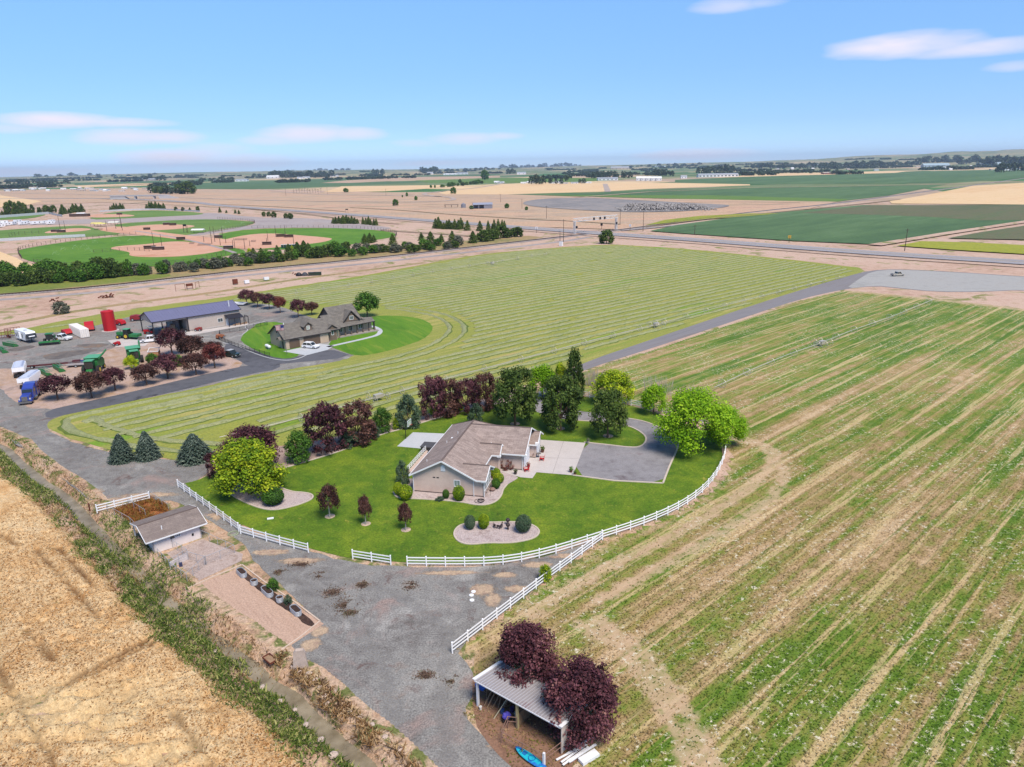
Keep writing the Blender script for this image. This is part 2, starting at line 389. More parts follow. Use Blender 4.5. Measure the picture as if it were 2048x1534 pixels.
for nd in t.nt.nodes:
    if nd.type == 'VALTORGB': nd.color_ramp.interpolation = 'CONSTANT'
c = t.mix(1, c, t.ramp(t.noise(t.co(), .01, 4), [(.3, .8), (.7, 1.2)]), 'MULTIPLY'); t.fin(c, 1)
farm = t.material
sheet('farmland', [(-900, 402), (-300, 392), (0, 392), (500, 378), (900, 388), (1293, 394), (1674, 403), (1779, 402), (1929, 409), (2048, 409), (2700, 420), (4200, 470), (3400, 300), (2048, 318), (1600, 326), (1024, 336), (400, 345), (0, 353), (-1500, 380)], .2, farm, 0)
HX = [(-60, 20), (-34, 22), (-26, 42), (-15, 44), (-6, 30), (0, 30), (8, 42), (18, 62), (28, 118), (38, 165), (50, 190), (70, 200)]
def hillz(a, d):
    hh = np.interp(a, [q[0] for q in HX], [q[1] for q in HX]); k = np.clip((d-5200)/6800, 0, 1); k = k*k*(3-2*k)
    return .3+hh*k*(.75+.5*fnoise(a*.35+50, d/1500, 3))
A_, D_ = np.meshgrid(np.linspace(-75, 75, 240), np.linspace(5200, 19000, 70))
Zh = hillz(A_, D_)*np.clip((19500-D_)/2500, 0, 1); idx = np.arange(A_.size).reshape(A_.shape)
F = np.stack([idx[:-1, :-1], idx[:-1, 1:], idx[1:, 1:], idx[1:, :-1]], -1).reshape(-1, 4)
obj('hills', npmesh('hills', np.stack([D_*np.sin(np.radians(A_)), D_*np.cos(np.radians(A_)), Zh], -1).reshape(-1, 3), F, farm, None, True))['kind'] = 'structure'

# field materials
grnA = gmat('green_crop', [S(72, 102, 62), S(88, 118, 72), S(106, 134, 88)], .006, .05, .6, .2, 0, st=(DA, .3, 1.6))
grnB = gmat('bright_crop', [S(92, 124, 52), S(106, 136, 56), S(100, 128, 64)], .01, .06, .6, .2, 0, st=(DA, .3, 1.6))
wht = gmat('ripe_grain', [S(228, 188, 138), S(238, 204, 158), S(230, 196, 146)], .006, .05, .6, .15, 0, st=(DA, .3, 1.6))
brn = gmat('bean_field', [S(92, 104, 66), S(112, 110, 78), S(96, 112, 70)], .008, .06, .7, .25, 0, st=(DA, .3, 2))
tan = gmat('fallow_field', [S(178, 146, 124), S(212, 172, 144), S(204, 172, 140), S(186, 164, 142), S(222, 186, 150)], .012, .06, .5, .3, 0, st=(5, .35, 1.6), patch=[(S(150, 140, 110), .02, .60, .70), (S(160, 130, 112), .05, .60, .68)])
yel = gmat('yellow_weeds', [S(140, 150, 40), S(165, 165, 50), S(120, 140, 50)], .02, .2, 1, .3, 0)
FARF = [
 ('green_field', [(146, 361), (264, 357), (420, 356), (440, 362), (268, 367), (150, 371)], grnA), ('grain_field', [(146, 372), (268, 367), (366, 365), (395, 362), (300, 371), (160, 375)], wht),
 ('green_field', [(268, 374), (366, 367), (500, 364), (640, 358), (850, 345), (1000, 343), (1000, 350), (860, 358), (760, 362), (854, 365), (700, 371), (573, 377), (500, 379), (400, 378)], grnA),
 ('grain_field', [(642, 366), (690, 361), (817, 354), (1000, 352), (1000, 355), (830, 360), (700, 366)], tan),
 ('green_field', [(830, 361), (1000, 356), (1200, 356), (1250, 360), (1150, 364), (1000, 366), (860, 366)], grnB),
 ('green_field', [(1085, 341), (1220, 337), (1225, 342), (1110, 346)], grnA),
 ('grain_field', [(646, 385), (683, 373), (891, 370), (866, 377), (769, 383)], wht),
 ('fallow_field', [(-400, 396), (0, 381), (200, 377), (500, 379), (640, 386), (880, 384), (1050, 390), (1240, 397), (1500, 400), (1674, 404), (1600, 423), (1469, 433), (1400, 437), (1240, 460), (1000, 452), (850, 440), (700, 429), (560, 421), (400, 413), (200, 405), (-400, 430)], tan),
 ('grain_field', [(876, 386), (915, 378), (1000, 369), (1230, 366), (1500, 366), (1500, 371), (1300, 378), (1200, 384), (1015, 389), (891, 389)], wht),
 ('green_field', [(1015, 389), (1195, 386), (1268, 381), (1500, 376), (1895, 369), (1776, 392), (1674, 404), (1500, 401), (1350, 398)], grnA),
 ('green_field', [(1060, 390), (1250, 391), (1420, 391), (1600, 396), (1700, 399), (1674, 404), (1500, 401), (1350, 398), (1150, 393)], grnB),
 ('green_field', [(1350, 360), (1503, 353), (1793, 344), (2048, 338), (2300, 334), (2500, 350), (2048, 356), (1895, 367), (1503, 369), (1350, 366)], grnA),
 ('grain_field', [(1420, 356), (1503, 350), (1725, 343.5), (1820, 342), (1790, 346), (1503, 353.5)], wht),
 ('grain_field', [(1779, 403), (1844, 392), (1946, 372), (2048, 366), (2300, 358), (2500, 380), (2300, 412), (2048, 410), (1929, 409), (1783, 408)], wht),
 ('green_field', [(1300, 463), (1350, 452), (1469, 435), (1588, 423), (1725, 411), (1850, 411), (2048, 410), (2300, 412), (2400, 425), (2048, 443), (1895, 467), (1749, 490), (1588, 483), (1452, 474), (1350, 467)], grnA),
 ('bean_field', [(1600, 427), (1742, 411.5), (2048, 410.5), (2300, 412.5), (2390, 424), (2048, 441), (1960, 442), (1861, 435), (1720, 430)], brn),
 ('weedy_field', [(1793, 493), (1844, 484), (1950, 487), (2048, 492), (2300, 500), (2300, 527), (2048, 510), (1900, 501)], yel),
 ('bean_field', [(1895, 478), (1960, 466), (2048, 453), (2300, 420), (2400, 470), (2200, 490), (2048, 481)], brn),
 ('grain_field', [(-500, 410), (0, 391), (85, 403), (44, 413), (0, 416), (-500, 430)], wht),
 ('grain_field', [(-400, 500), (0, 505), (34, 518), (51, 528), (111, 538), (60, 548), (0, 550), (-400, 570)], wht),
 ('weedy_field', [(1290, 452), (1330, 441), (1400, 433), (1500, 428), (1560, 428), (1400, 441)], yel)]
for i, (nm, pg, mt) in enumerate(FARF): sheet(nm, pg, .26+i*.02, mt, 0)
ribbon('canal_road', [(1150, 396), (1300, 384), (1500, 376), (1700, 373), (1900, 369), (2050, 363)], 9, .75, soil, sm=0)
ribbon('field_road', [(1749, 492), (1895, 468), (2048, 445), (2300, 405)], 8, .7, soil, sm=0)
brush = gmat('dry_brush', [S(120, 100, 80), S(150, 130, 100), S(110, 110, 74)], .05, .4, 1.5, .4, 0)
for L_, wd in (([(700, 416), (800, 421), (900, 430), (1000, 436), (1080, 441), (1140, 443), (1240, 450)], 7), ([(200, 398), (400, 408), (560, 414), (690, 424)], 6), ([(480, 417), (560, 424), (640, 432), (700, 441), (800, 449)], 5), ([(760, 461), (900, 470), (1000, 478)], 6), ([(1290, 455), (1420, 438), (1540, 427), (1700, 411), (1800, 400)], 7), ([(1240, 412), (1400, 404), (1600, 406)], 6), ([(0, 420), (200, 412), (300, 405)], 8)): ribbon('dry_brush_line', L_, wd*.55, .70, brush)
trkm = gmat('dirt_track', [S(176, 160, 150), S(196, 178, 166)], .03, .2, 1, .2, 0)
for L_, wd in (([(540, 382), (640, 390), (760, 391), (880, 393), (912, 397), (900, 403), (820, 405)], 9), ([(820, 405), (700, 404), (560, 402)], 6), ([(0, 386), (200, 390), (420, 398), (560, 402)], 9), ([(1010, 366), (960, 376), (870, 384), (840, 389), (880, 394)], 10), ([(1210, 368), (1216, 384)], 12)): ribbon('dirt_track', L_, wd, .72, trkm)
drk = gmat('dark_gravel', [S(120, 116, 116), S(150, 145, 142), S(176, 160, 150)], .01, .08, .8, .25, 0)
sheet('gravel_pit', [(1040, 406), (1080, 398), (1180, 396), (1290, 402), (1400, 408), (1480, 412), (1380, 424), (1250, 426), (1140, 420), (1060, 414)], .78, drk, 2)
weedy = gmat('weedy_verge', [S(120, 120, 70), S(150, 140, 90), S(180, 150, 110), S(110, 125, 60)], .04, .4, 2.5, .4, .3)
ribbon('canal_bank', [(-300, 690), (0, 652), (161, 620), (308, 600), (444, 583), (581, 560), (700, 545), (850, 525)], 4.5, .012, weedy)
sheet('rail_verge', [(-200, 588), (0, 550), (150, 542), (300, 528), (450, 515), (600, 505), (800, 492), (950, 480), (1045, 470), (1100, 476), (905, 499), (700, 520), (513, 537), (342, 556), (205, 571), (0, 588), (-200, 606)], .010, weedy, 1)
weed2 = gmat('verge_grass', [S(110, 125, 50), S(130, 140, 60), S(150, 140, 80)], .04, .5, 2.5, .35, .3)
sheet('grass_verge', [(-200, 590), (0, 566), (150, 556), (260, 551), (340, 547), (342, 554), (205, 569), (0, 587), (-200, 606)], .016, weed2, 1)

# ---------------------------------------------------------------- hay field, windrows
DX, DY = cos(R(DA)), sin(R(DA))
hayp = [(-300, 690), (0, 668), (161, 634), (308, 612), (444, 595), (581, 573), (700, 556), (850, 528), (960, 508), (1100, 496), (1213, 488), (1350, 496), (1450, 505), (1560, 517), (1650, 527), (1738, 538), (1700, 556), (1600, 585), (1450, 634), (1300, 684), (1170, 724), (1110, 748), (1050, 768), (980, 792), (850, 830), (700, 868), (560, 893), (430, 903), (415, 922), (340, 918), (230, 902), (130, 880), (90, 852), (-40, 815), (-300, 860)]
HAYW = chaikin(GP(hayp), 1)
hay = gmat('mown_hay', [S(138, 146, 62), S(158, 160, 70), S(146, 152, 70), S(176, 168, 92), S(188, 166, 112)], .02, .22, 2.2, .3, .4, st=(DA, .25, 2.2), patch=[(S(122, 156, 46), .05, .55, .66)], wt=.4)
sheet('hay_field', HAYW, .016, hay, 0, (3, .7), world=True)
yardp = [(-200, 690), (0, 670), (60, 667), (130, 664), (200, 650), (255, 634), (330, 618), (440, 606), (480, 607), (520, 607), (560, 612), (600, 628), (640, 640), (640, 660), (690, 700), (714, 714), (640, 729), (500, 750), (400, 776), (300, 795), (200, 815), (130, 830), (97, 842), (95, 852), (100, 861), (130, 879), (180, 894), (230, 905), (290, 914), (350, 922), (415, 924), (430, 935), (405, 955), (372, 970), (480, 1058), (617, 1103), (706, 1127), (782, 1134), (1000, 1134), (1130, 1102), (1205, 1078), (1100, 1152), (1000, 1228), (912, 1296), (945, 1335), (952, 1380), (925, 1430), (960, 1470), (1010, 1500), (1030, 1560), (1060, 1650), (960, 1640), (850, 1545), (790, 1478), (735, 1436), (690, 1396), (640, 1348), (600, 1318), (570, 1285), (640, 1240), (520, 1135), (480, 1080), (420, 1040), (370, 1010), (330, 1000), (200, 1008), (172, 993), (120, 952), (70, 915), (0, 862), (-60, 835), (-200, 800)]
gravel = gmat('gravel', [S(114, 108, 103), S(134, 130, 126), S(149, 146, 141), S(142, 129, 120)], .07, .7, 5.5, .5, .6, .05, speck=[(5.0, .72, S(190, 186, 182)), (3.2, .74, S(92, 88, 88))], patch=[(S(160, 140, 132), .12, .54, .66), (S(112, 92, 86), .3, .60, .70), (S(182, 178, 172), .09, .56, .72)])
sheet('gravel_yard', chaikin(GP(yardp), 1), .022, gravel, 0, (1.2, .35), world=True)
lane = gmat('lane_chipseal', [S(124, 122, 124), S(142, 138, 140), S(134, 126, 124)], .05, .5, 5, .12, .3, .03, st=(DA, .1, 1.5))
asph = gmat('asphalt', [S(84, 84, 90), S(104, 104, 110), S(96, 96, 102)], .05, .4, 5, .15, .2, .03, patch=[(S(62, 62, 68), .12, .6, .66)])
sheet('farm_lane', [(1105, 757), (1170, 724), (1300, 680), (1450, 629), (1600, 580), (1700, 551), (1740, 541), (1790, 538), (1900, 543), (2048, 553), (2300, 568), (2300, 590), (2048, 580), (1960, 584), (1870, 584), (1800, 577), (1750, 572), (1690, 578), (1600, 598), (1480, 638), (1330, 688), (1170, 739), (1120, 762)], .024, lane, 1)
sheet('paved_pad', [(1690, 578), (1715, 560), (1742, 543), (1790, 539), (1900, 544), (2048, 554), (2300, 569), (2300, 589), (2048, 579), (1960, 583), (1870, 583), (1800, 576), (1750, 571)], .03, gmat('pad_gravel', [S(164, 162, 158), S(178, 176, 172), S(170, 165, 158)], .03, .3, 3, .12, .2), 1)
sheet('asphalt_drive', [(500, 735), (560, 728), (714, 714), (655, 696), (612, 711), (560, 716), (470, 690), (455, 682), (446, 700), (470, 716)], .034, asph, 1)
sheet('asphalt_drive', [(92, 838), (130, 830), (300, 795), (500, 748), (560, 738), (560, 722), (500, 730), (440, 742), (340, 765), (250, 787), (160, 806), (90, 822)], .030, asph, 1)
dirt = gmat('packed_dirt', [S(180, 152, 140), S(198, 172, 160), S(186, 156, 134), S(206, 182, 166)], .06, .5, 4, .3, .3, patch=[(S(176, 140, 100), .12, .56, .70), (S(150, 132, 122), .2, .56, .70)])
sheet('dirt_pad', [(-60, 770), (0, 775), (25, 800), (80, 822), (160, 812), (260, 792), (340, 772), (420, 753), (478, 737), (486, 727), (470, 716), (440, 708), (400, 690), (330, 680), (250, 688), (200, 705), (110, 735), (60, 742), (10, 735), (-60, 745)], .028, dirt, 1, (1.5, .5))
wet = gmat('damp_ground', [S(96, 90, 88), S(120, 112, 106), S(150, 120, 95)], .08, .5, 3, .3, .2)
for pg in ([(80, 712), (120, 704), (180, 697), (205, 700), (150, 712), (100, 722)], [(140, 690), (200, 686), (225, 690), (180, 698)], [(10, 700), (60, 690), (75, 694), (30, 704)]): sheet('damp_patch', pg, .029, wet, 2, (1, .6))
conc = gmat('concrete', [S(200, 190, 186), S(212, 203, 198), S(206, 196, 190)], .1, .6, 5, .08, .1, .02, ro=.8)
grey_conc = gmat('grey_concrete', [S(196, 200, 204), S(206, 208, 212)], .1, .6, 5, .07, .1, .02, ro=.8)  # cooler grey concrete for the pad, slab and path
# shop apron and container gravel strips
sheet('shop_slab', [(325, 668), (372, 664), (425, 657), (492, 646), (496, 650), (430, 662), (375, 672), (330, 676)], .035, conc, 0)

# pieces of lawn
lawn = gmat('lawn_grass', [S(68, 98, 18), S(88, 118, 22), S(102, 130, 26), S(126, 142, 38)], .09, .6, 3.5, .42, .4, .05, patch=[(S(128, 146, 34), .16, .44, .74), (S(72, 110, 18), .3, .48, .74), (S(150, 150, 60), .9, .62, .72)], speck=[(4.0, .76, S(140, 160, 60))])
lawn2 = gmat('lawn_grass_clipped', [S(78, 124, 20), S(92, 138, 26), S(108, 146, 34)], .05, .3, 3.0, .2, .3, .05, st=(30, 2, .3), patch=[(S(124, 150, 44), .15, .52, .66)])
LAWN = [(362, 968), (392, 962), (415, 952), (440, 942), (500, 946), (570, 935), (615, 922), (693, 898), (758, 869), (810, 856), (849, 843), (880, 834), (936, 819), (1000, 806), (1080, 796), (1140, 788), (1180, 795), (1240, 806), (1300, 822), (1370, 846), (1425, 870), (1443, 890), (1447, 915), (1430, 955), (1380, 1000), (1300, 1040), (1215, 1067), (1130, 1093), (1000, 1127), (900, 1127), (815, 1125), (782, 1124), (706, 1119), (617, 1097), (480, 1053)]
sheet('hedge_bed', [(412, 938), (430, 905), (560, 895), (700, 870), (850, 832), (980, 795), (1040, 775), (1080, 790), (1000, 812), (880, 840), (810, 862), (693, 904), (570, 940), (430, 950)], .026, gmat('hedge_bed_soil', [S(150, 128, 115), S(180, 156, 145), S(165, 142, 130)], .2, 1.2, 5, .35, .4), 1)
sheet('lawn', LAWN, .034, lawn, 1, (1.0, .12))
sheet('lawn', [(602, 706), (590, 716), (560, 718), (520, 706), (480, 683), (484, 672), (492, 664), (505, 656), (515, 646), (560, 643), (600, 660), (620, 690)], .036, lawn2, 1)
sheet('lawn', [(650, 688), (700, 660), (742, 632), (790, 631), (840, 636), (866, 650), (864, 664), (845, 680), (800, 695), (760, 706), (714, 713), (675, 700)], .036, lawn2, 1)
curbm = pmat('curb_concrete', S(214, 198, 182), .8, 0, .12, 3)
curb2 = pmat('pale_curb', S(205, 205, 205), .8, 0, .1, 3)
ribbon('curb', [(570, 936), (615, 923), (693, 899), (758, 870), (810, 857), (849, 844), (880, 835), (936, 820), (1000, 807), (1050, 801)], .3, .034, curbm, h=.1)
ribbon('curb', [(446, 686), (470, 690), (500, 704), (540, 718), (575, 722), (600, 717), (612, 711)], .25, .036, curb2, h=.1)
ribbon('curb', [(484, 670), (498, 660), (488, 655), (500, 650), (530, 643)], .22, .036, curb2, h=.08)
# house drive and loop
lotg = gmat('drive_gravel', [S(126, 120, 122), S(146, 142, 144), S(156, 152, 154), S(140, 128, 130)], .1, .6, 6, .2, .4, .04, patch=[(S(110, 98, 100), .15, .58, .7)])
LOT = [(1168, 885), (1215, 890), (1265, 896), (1284, 893), (1293, 882), (1291, 872), (1275, 860), (1250, 850), (1200, 844), (1150, 841), (1110, 836), (1085, 822), (1085, 800), (1115, 768), (1100, 762), (1066, 795), (1066, 822), (1100, 832), (1130, 815), (1160, 823), (1200, 827), (1249, 836), (1286, 842), (1317, 854), (1343, 867), (1359, 881), (1354, 901), (1340, 930), (1326, 967), (1228, 962), (1146, 951)]
sheet('drive_loop', LOT, .046, lotg, 1)
ribbon('curb', [(1168, 885), (1215, 890), (1265, 896), (1284, 893), (1293, 882), (1291, 872), (1275, 860), (1250, 850), (1200, 844), (1150, 841)], .28, .046, curbm, h=.09)
ribbon('curb', [(1249, 836), (1286, 842), (1317, 854), (1343, 867), (1359, 881), (1354, 901), (1340, 930), (1326, 967)], .28, .046, curbm, h=.09)
ribbon('curb', [(1326, 967), (1228, 962), (1146, 951)], .3, .046, curbm, sm=0, h=.09)
DRV = [(1060, 885), (1082, 880), (1171, 886), (1146, 951), (1073, 945), (1065, 957), (1041, 955), (1004, 944), (1020, 930), (1045, 915)]
sheet('concrete_drive', DRV, .056, conc, 0)
m = MB()
for a, b in (((1127, 883), (1105, 948)), ((1070, 915), (1159, 918))): m.bar(G(*a)+(.058,), G(*b)+(.058,), .05, .006)
m.build('drive_joint', pmat('joint', S(150, 140, 135)))['kind'] = 'structure'
sheet('concrete_pad', [(826, 865), (900, 868), (868, 900), (794, 893)], .05, grey_conc, 0)
sheet('driveway_slab', [(566, 703), (640, 687), (668, 692), (655, 700), (612, 711)], .05, grey_conc, 0)
ribbon('garden_path', [(655, 694), (700, 684), (735, 676), (757, 670), (762, 661), (752, 655), (742, 652)], 1.5, .05, grey_conc, sm=2)
# stone beds
stone = gmat('river_stone', [S(170, 150, 146), S(200, 184, 180), S(190, 170, 166)], .4, 2, 7, .35, .6, .06, speck=[(6, .68, S(225, 215, 210)), (5, .70, S(120, 105, 105))])
BEDS = [[(458, 989), (495, 1008), (526, 1019), (552, 1021), (589, 1013), (622, 1001), (628, 992), (615, 986), (578, 984), (540, 965), (490, 955), (450, 968)],
        [(907, 1072), (911, 1058), (924, 1049), (954, 1044), (981, 1046), (1028, 1044), (1060, 1048), (1077, 1058), (1079, 1068), (1067, 1078), (1036, 1085), (1008, 1087), (977, 1086), (942, 1090), (919, 1086)],
        [(787, 985), (790, 992), (798, 997), (832, 998), (884, 1001), (926, 1005), (947, 1010), (973, 1011), (994, 1003), (1004, 990), (1006, 979), (1015, 969), (1033, 959), (1037, 955), (1015, 945), (1002, 936), (985, 925), (960, 960), (900, 975), (825, 955), (800, 965)]]
for i, b in enumerate(BEDS):
    sheet('stone_bed', b, .05+.002*i, stone, 1)
    cl = chaikin(GP(b), 2)
    k = len(cl)
    if i == 2: cl = chaikin(GP(b[:12]), 2, False)
    else: cl = cl+[cl[0]]
    ribbon('curb', cl, .22, .05, curbm, world=True, sm=0, h=.09)
# stones scattered over the beds
sm_ = MB()
for b in BEDS:
    w_ = chaikin(GP(b), 1); xx = [p[0] for p in w_]; yy = [p[1] for p in w_]
    n = 0
    while n < 900:
        x = rnd.uniform(min(xx), max(xx)); y = rnd.uniform(min(yy), max(yy)); n += 1
        if not inpoly(np.array([x]), np.array([y]), w_)[0]: continue
        r_ = rnd.uniform(.04, .11); a = rnd.uniform(0, 6); c = [(x+r_*cos(a+k*2.1), y+r_*sin(a+k*2.1), .05) for k in range(3)]
        sm_.add(c+[(x, y, .05+r_*.8)], [(0, 1, 3), (1, 2, 3), (2, 0, 3)])
tag(sm_.build('river_stones', stone), 'pale round stones covering the garden beds', 'stones', kind='stuff')

# bare yard patches, garden plot, kennel floor
pale = gmat('pale_dirt', [S(190, 168, 150), S(214, 190, 166), S(206, 176, 140)], .15, .8, 4, .3, .3, speck=[(2, .72, S(120, 130, 60))])
BL = [(965, 1180, 30, 14), (985, 1200, 22, 16), (1035, 1178, 30, 10), (1010, 1150, 30, 8), (1075, 1130, 34, 9), (960, 1415, 20, 26), (985, 1465, 22, 26), (600, 1122, 60, 9), (900, 1146, 90, 6), (540, 1105, 50, 8), (1130, 1112, 40, 7), (640, 1262, 22, 12), (620, 1290, 24, 14), (300, 990, 60, 8), (240, 1000, 50, 9), (180, 985, 30, 12), (420, 1035, 28, 12)]
RT = [GP(p) for p in ([(-60, 770), (10, 830), (80, 880), (170, 922), (280, 946), (400, 948)], [(-60, 735), (20, 800), (90, 858), (180, 905), (290, 928), (410, 934)], [(300, 965), (380, 985), (450, 1050), (540, 1110), (650, 1150), (800, 1190), (900, 1260), (880, 1400), (900, 1520)], [(430, 1075), (560, 1140), (700, 1230), (760, 1330), (800, 1450)], [(100, 835), (200, 812), (400, 768), (560, 730)], [(100, 700), (200, 690), (330, 668), (440, 668)], [(60, 720), (160, 706), (300, 690), (420, 672), (520, 640)])]
def bare(X, Y):
    a = np.zeros(X.shape)
    for (px, py, rx, ry) in BL:
        c_ = G(px, py); k_ = depth(*c_)/FPX; a = np.maximum(a, np.clip(1.35-np.hypot((X-c_[0])/(rx*k_), (Y-c_[1])/(ry*k_*1.7)), 0, 1))
    return a
def worn(X, Y):
    a = np.zeros(X.shape)
    for L_ in RT: D, _ = pdist(X, Y, L_); a = np.maximum(a, np.clip(1.1-D/1.5, 0, 1)*.8)
    return a
def softmat(name, an, stops, thr, amt, al_=.85):
    t = TT(name); v = t.co(); at = t.n('ShaderNodeAttribute'); at.attribute_name = an
    f = t.mt('ADD', at.outputs['Fac'], t.mt('MULTIPLY_ADD', t.noise(v, .55, 7, .75), amt, -amt*.52)); al = t.ramp(f, [(thr, 0.0), (min(1, thr+.35), al_)])
    col = t.ramp(t.noise(v, .9, 5, .7), [(.3, stops[0]), (.5, stops[1]), (.7, stops[2])]); col = t.mix(1, col, t.ramp(t.noise(v, 5, 3, .7), [(.28, .7), (.72, 1.3)]), 'MULTIPLY'); t.fin(col, .95)
    tr = t.n('ShaderNodeBsdfTransparent'); mx = t.n('ShaderNodeMixShader'); t.lk(al, mx.inputs[0]); t.nt.links.new(tr.outputs[0], mx.inputs[1]); t.nt.links.new(t.b.outputs[0], mx.inputs[2]); t.nt.links.new(mx.outputs[0], t.out.inputs[0]); return t.material
pale = gmat('pale_dirt', [S(190, 168, 150), S(214, 190, 166), S(206, 176, 140)], .15, .8, 4, .3, .3, speck=[(2, .72, S(120, 130, 60))])
YW = chaikin(GP(yardp), 1)
gridmesh('bare_patches', -90, 20, 44, 120, .6, lambda X, Y: (bare(X, Y) > .01) & inpoly(X, Y, YW), lambda X, Y: .0255+0*X, softmat('bare_soft', 'bare', (S(170, 140, 124), S(206, 178, 150), S(222, 194, 160)), .35, 1.7), 'structure', {'bare': bare})
gridmesh('worn_tracks', -150, 20, 44, 240, .8, lambda X, Y: (worn(X, Y) > .01) & inpoly(X, Y, YW), lambda X, Y: .0245+0*X, softmat('worn_soft', 'worn', (S(150, 146, 142), S(168, 164, 160), S(184, 178, 172)), .35, 1.5, .4), 'structure', {'worn': worn})
plot = gmat('tilled_soil', [S(184, 150, 130), S(205, 172, 150), S(194, 160, 138)], .15, 1, 5, .25, .6, .08, st=(DA-90, .3, 3))
sheet('garden_plot', [(370, 1180), (478, 1136), (640, 1243), (648, 1248), (563, 1303), (540, 1312), (520, 1290), (440, 1225)], .03, plot, 0)
sheet('kennel_yard', [(318, 1112), (404, 1078), (486, 1108), (483, 1122), (375, 1172), (340, 1150)], .026, gmat('kennel_dirt', [S(172, 150, 140), S(196, 176, 166), S(160, 136, 122)], .3, 1.5, 5, .25, .4), 0)
sheet('shed_floor', [(945, 1340), (1000, 1360), (1140, 1450), (1170, 1500), (1130, 1560), (1040, 1550), (985, 1500), (945, 1440)], .03, gmat('shed_dirt', [S(130, 96, 78), S(152, 116, 94), S(140, 108, 90)], .3, 1.5, 5, .25, .4), 1)
sheet('weedy_run', [(225, 1022), (300, 995), (330, 1008), (345, 1035), (290, 1058), (262, 1045)], .031, gmat('rust_weeds', [S(150, 90, 50), S(176, 110, 66), S(150, 130, 60)], .5, 2, 5, .4, .6), 1)
# lawn tree rings
for x, y, r_ in ((660, 1033, .75), (732, 1048, .7), (812, 1060, .7), (1121, 857, .9), (1216, 872, 1.0), (1030, 848, 1.0)):
    c = G(x, y); sheet('mulch_ring', [(c[0]+r_*cos(a), c[1]+r_*sin(a)) for a in np.linspace(0, 2*pi, 13)[:-1]], .052, pale, 1, world=True)

# windrows: raked rows of cut hay
rowm = gmat('windrow_hay', [S(134, 142, 92), S(148, 154, 106), S(160, 162, 118), S(124, 134, 84)], .1, .8, 3.0, .3, .9, .15)
OB = [GP(yardp), GP([(640, 735), (720, 725), (800, 708), (850, 694), (885, 670), (885, 650), (850, 630), (800, 624), (720, 620), (600, 620), (560, 640)]), chaikin(GP([(400, 955), (440, 850), (560, 880), (700, 850), (850, 815), (990, 770), (1080, 745), (1120, 790), (1000, 840)]), 0)]
V = []; Fc = []; V2 = []; F2 = []
def row_piece(pts):
    n = len(pts); sd = rnd.uniform(0, 99); k0 = len(V); prof = ((-.85, 0), (-.5, .26), (0, .38), (.5, .26), (.85, 0))
    for i, (x, y) in enumerate(pts):
        a = pts[max(0, i-1)]; b = pts[min(n-1, i+1)]; d = hypot(b[0]-a[0], b[1]-a[1])+1e-9; nx, ny = -(b[1]-a[1])/d, (b[0]-a[0])/d
        wv = mnoise.noise(Vector((x*.35, y*.35, sd)))*.3+mnoise.noise(Vector((x*.04, y*.04, sd)))*.8; ws = .85+.6*mnoise.noise(Vector((x*.5, y*.5, sd+9))); hs = 1+(.8 if y < 230 else .3)*mnoise.noise(Vector((x*.6, y*.6, sd+4)))
        if i in (0, n-1): hs = .1
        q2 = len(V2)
        for o_ in (-.75, -1.35-.4*mnoise.noise(Vector((x*.8, y*.8, sd+30)))): V2.append((x+nx*(o_*ws+wv), y+ny*(o_*ws+wv), .028))  # flat strip down one side of the row, carries its painted shade line
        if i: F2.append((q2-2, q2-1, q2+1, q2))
        for (o_, h_) in prof:
            o2 = o_*ws+wv; V.append((x+nx*o2, y+ny*o2, .01+h_*max(.25, hs)+(rnd.uniform(-.05, .05) if h_ else 0)))
    for i in range(n-1):
        for j in range(4): q = k0+i*5+j; Fc.append((q, q+1, q+6, q+5))
hx = np.array([p[0] for p in HAYW]); hy = np.array([p[1] for p in HAYW])
tt = -hx*DY+hy*DX; ss = hx*DX+hy*DY
def margin(poly, d):
    return poly
edge_line = HAYW+[HAYW[0]]
laneD = 6.0
t_ = tt.min()+3
while t_ < tt.max()-2:
    S_ = np.arange(ss.min(), ss.max(), 1.6 if t_ < 200 else 2.6); X = S_*DX-t_*DY; Y = S_*DY+t_*DX
    bend = 2.2*np.sin(S_/70)+0*Y; X = X-bend*DY; Y = Y+bend*DX
    ok = inpoly(X, Y, HAYW)
    for o_ in OB: ok &= ~inpoly(X, Y, o_)
    D1, _ = pdist(X, Y, edge_line); ok &= D1 > 5
    D2, _ = pdist(X, Y, OB[1]+[OB[1][0]]); ok &= D2 > 9
    D3, _ = pdist(X, Y, OB[0]+[OB[0][0]]); ok &= D3 > 6
    run = []
    for i in range(len(S_)+1):
        if i < len(S_) and ok[i] and rnd.random() > .002: run.append((X[i], Y[i]))
        else:
            if len(run) > 6: row_piece(run)
            run = []
    t_ += 4.2+rnd.uniform(-.35, .35)
# headland rows that follow the lawn edge and the yard road
for off in (3.0, 7.5):
    c = [(650, 742), (720, 728), (800, 710), (855, 692), (890, 668), (893, 650), (870, 634), (820, 624), (770, 618)]
    p = chaikin(GP(c), 3, False); cx_, cy_ = G(760, 665)
    q = [(x+(x-cx_)/hypot(x-cx_, y-cy_)*(off-2), y+(y-cy_)/hypot(x-cx_, y-cy_)*(off-2)) for x, y in p]; row_piece(q)
for off in (3.2, 8):
    c = [(640, 729), (500, 750), (400, 776), (300, 795), (200, 815), (130, 830), (97, 842), (100, 861), (130, 879), (180, 894), (230, 905), (290, 914), (400, 922)]
    p = chaikin(GP(c), 2, False)
    q = []
    for i, (x, y) in enumerate(p):
        a = p[max(0, i-1)]; b = p[min(len(p)-1, i+1)]; d = hypot(b[0]-a[0], b[1]-a[1])+1e-9
        q.append((x-(b[1]-a[1])/d*off*1, y+(b[0]-a[0])/d*off*1))
    row_piece(q)
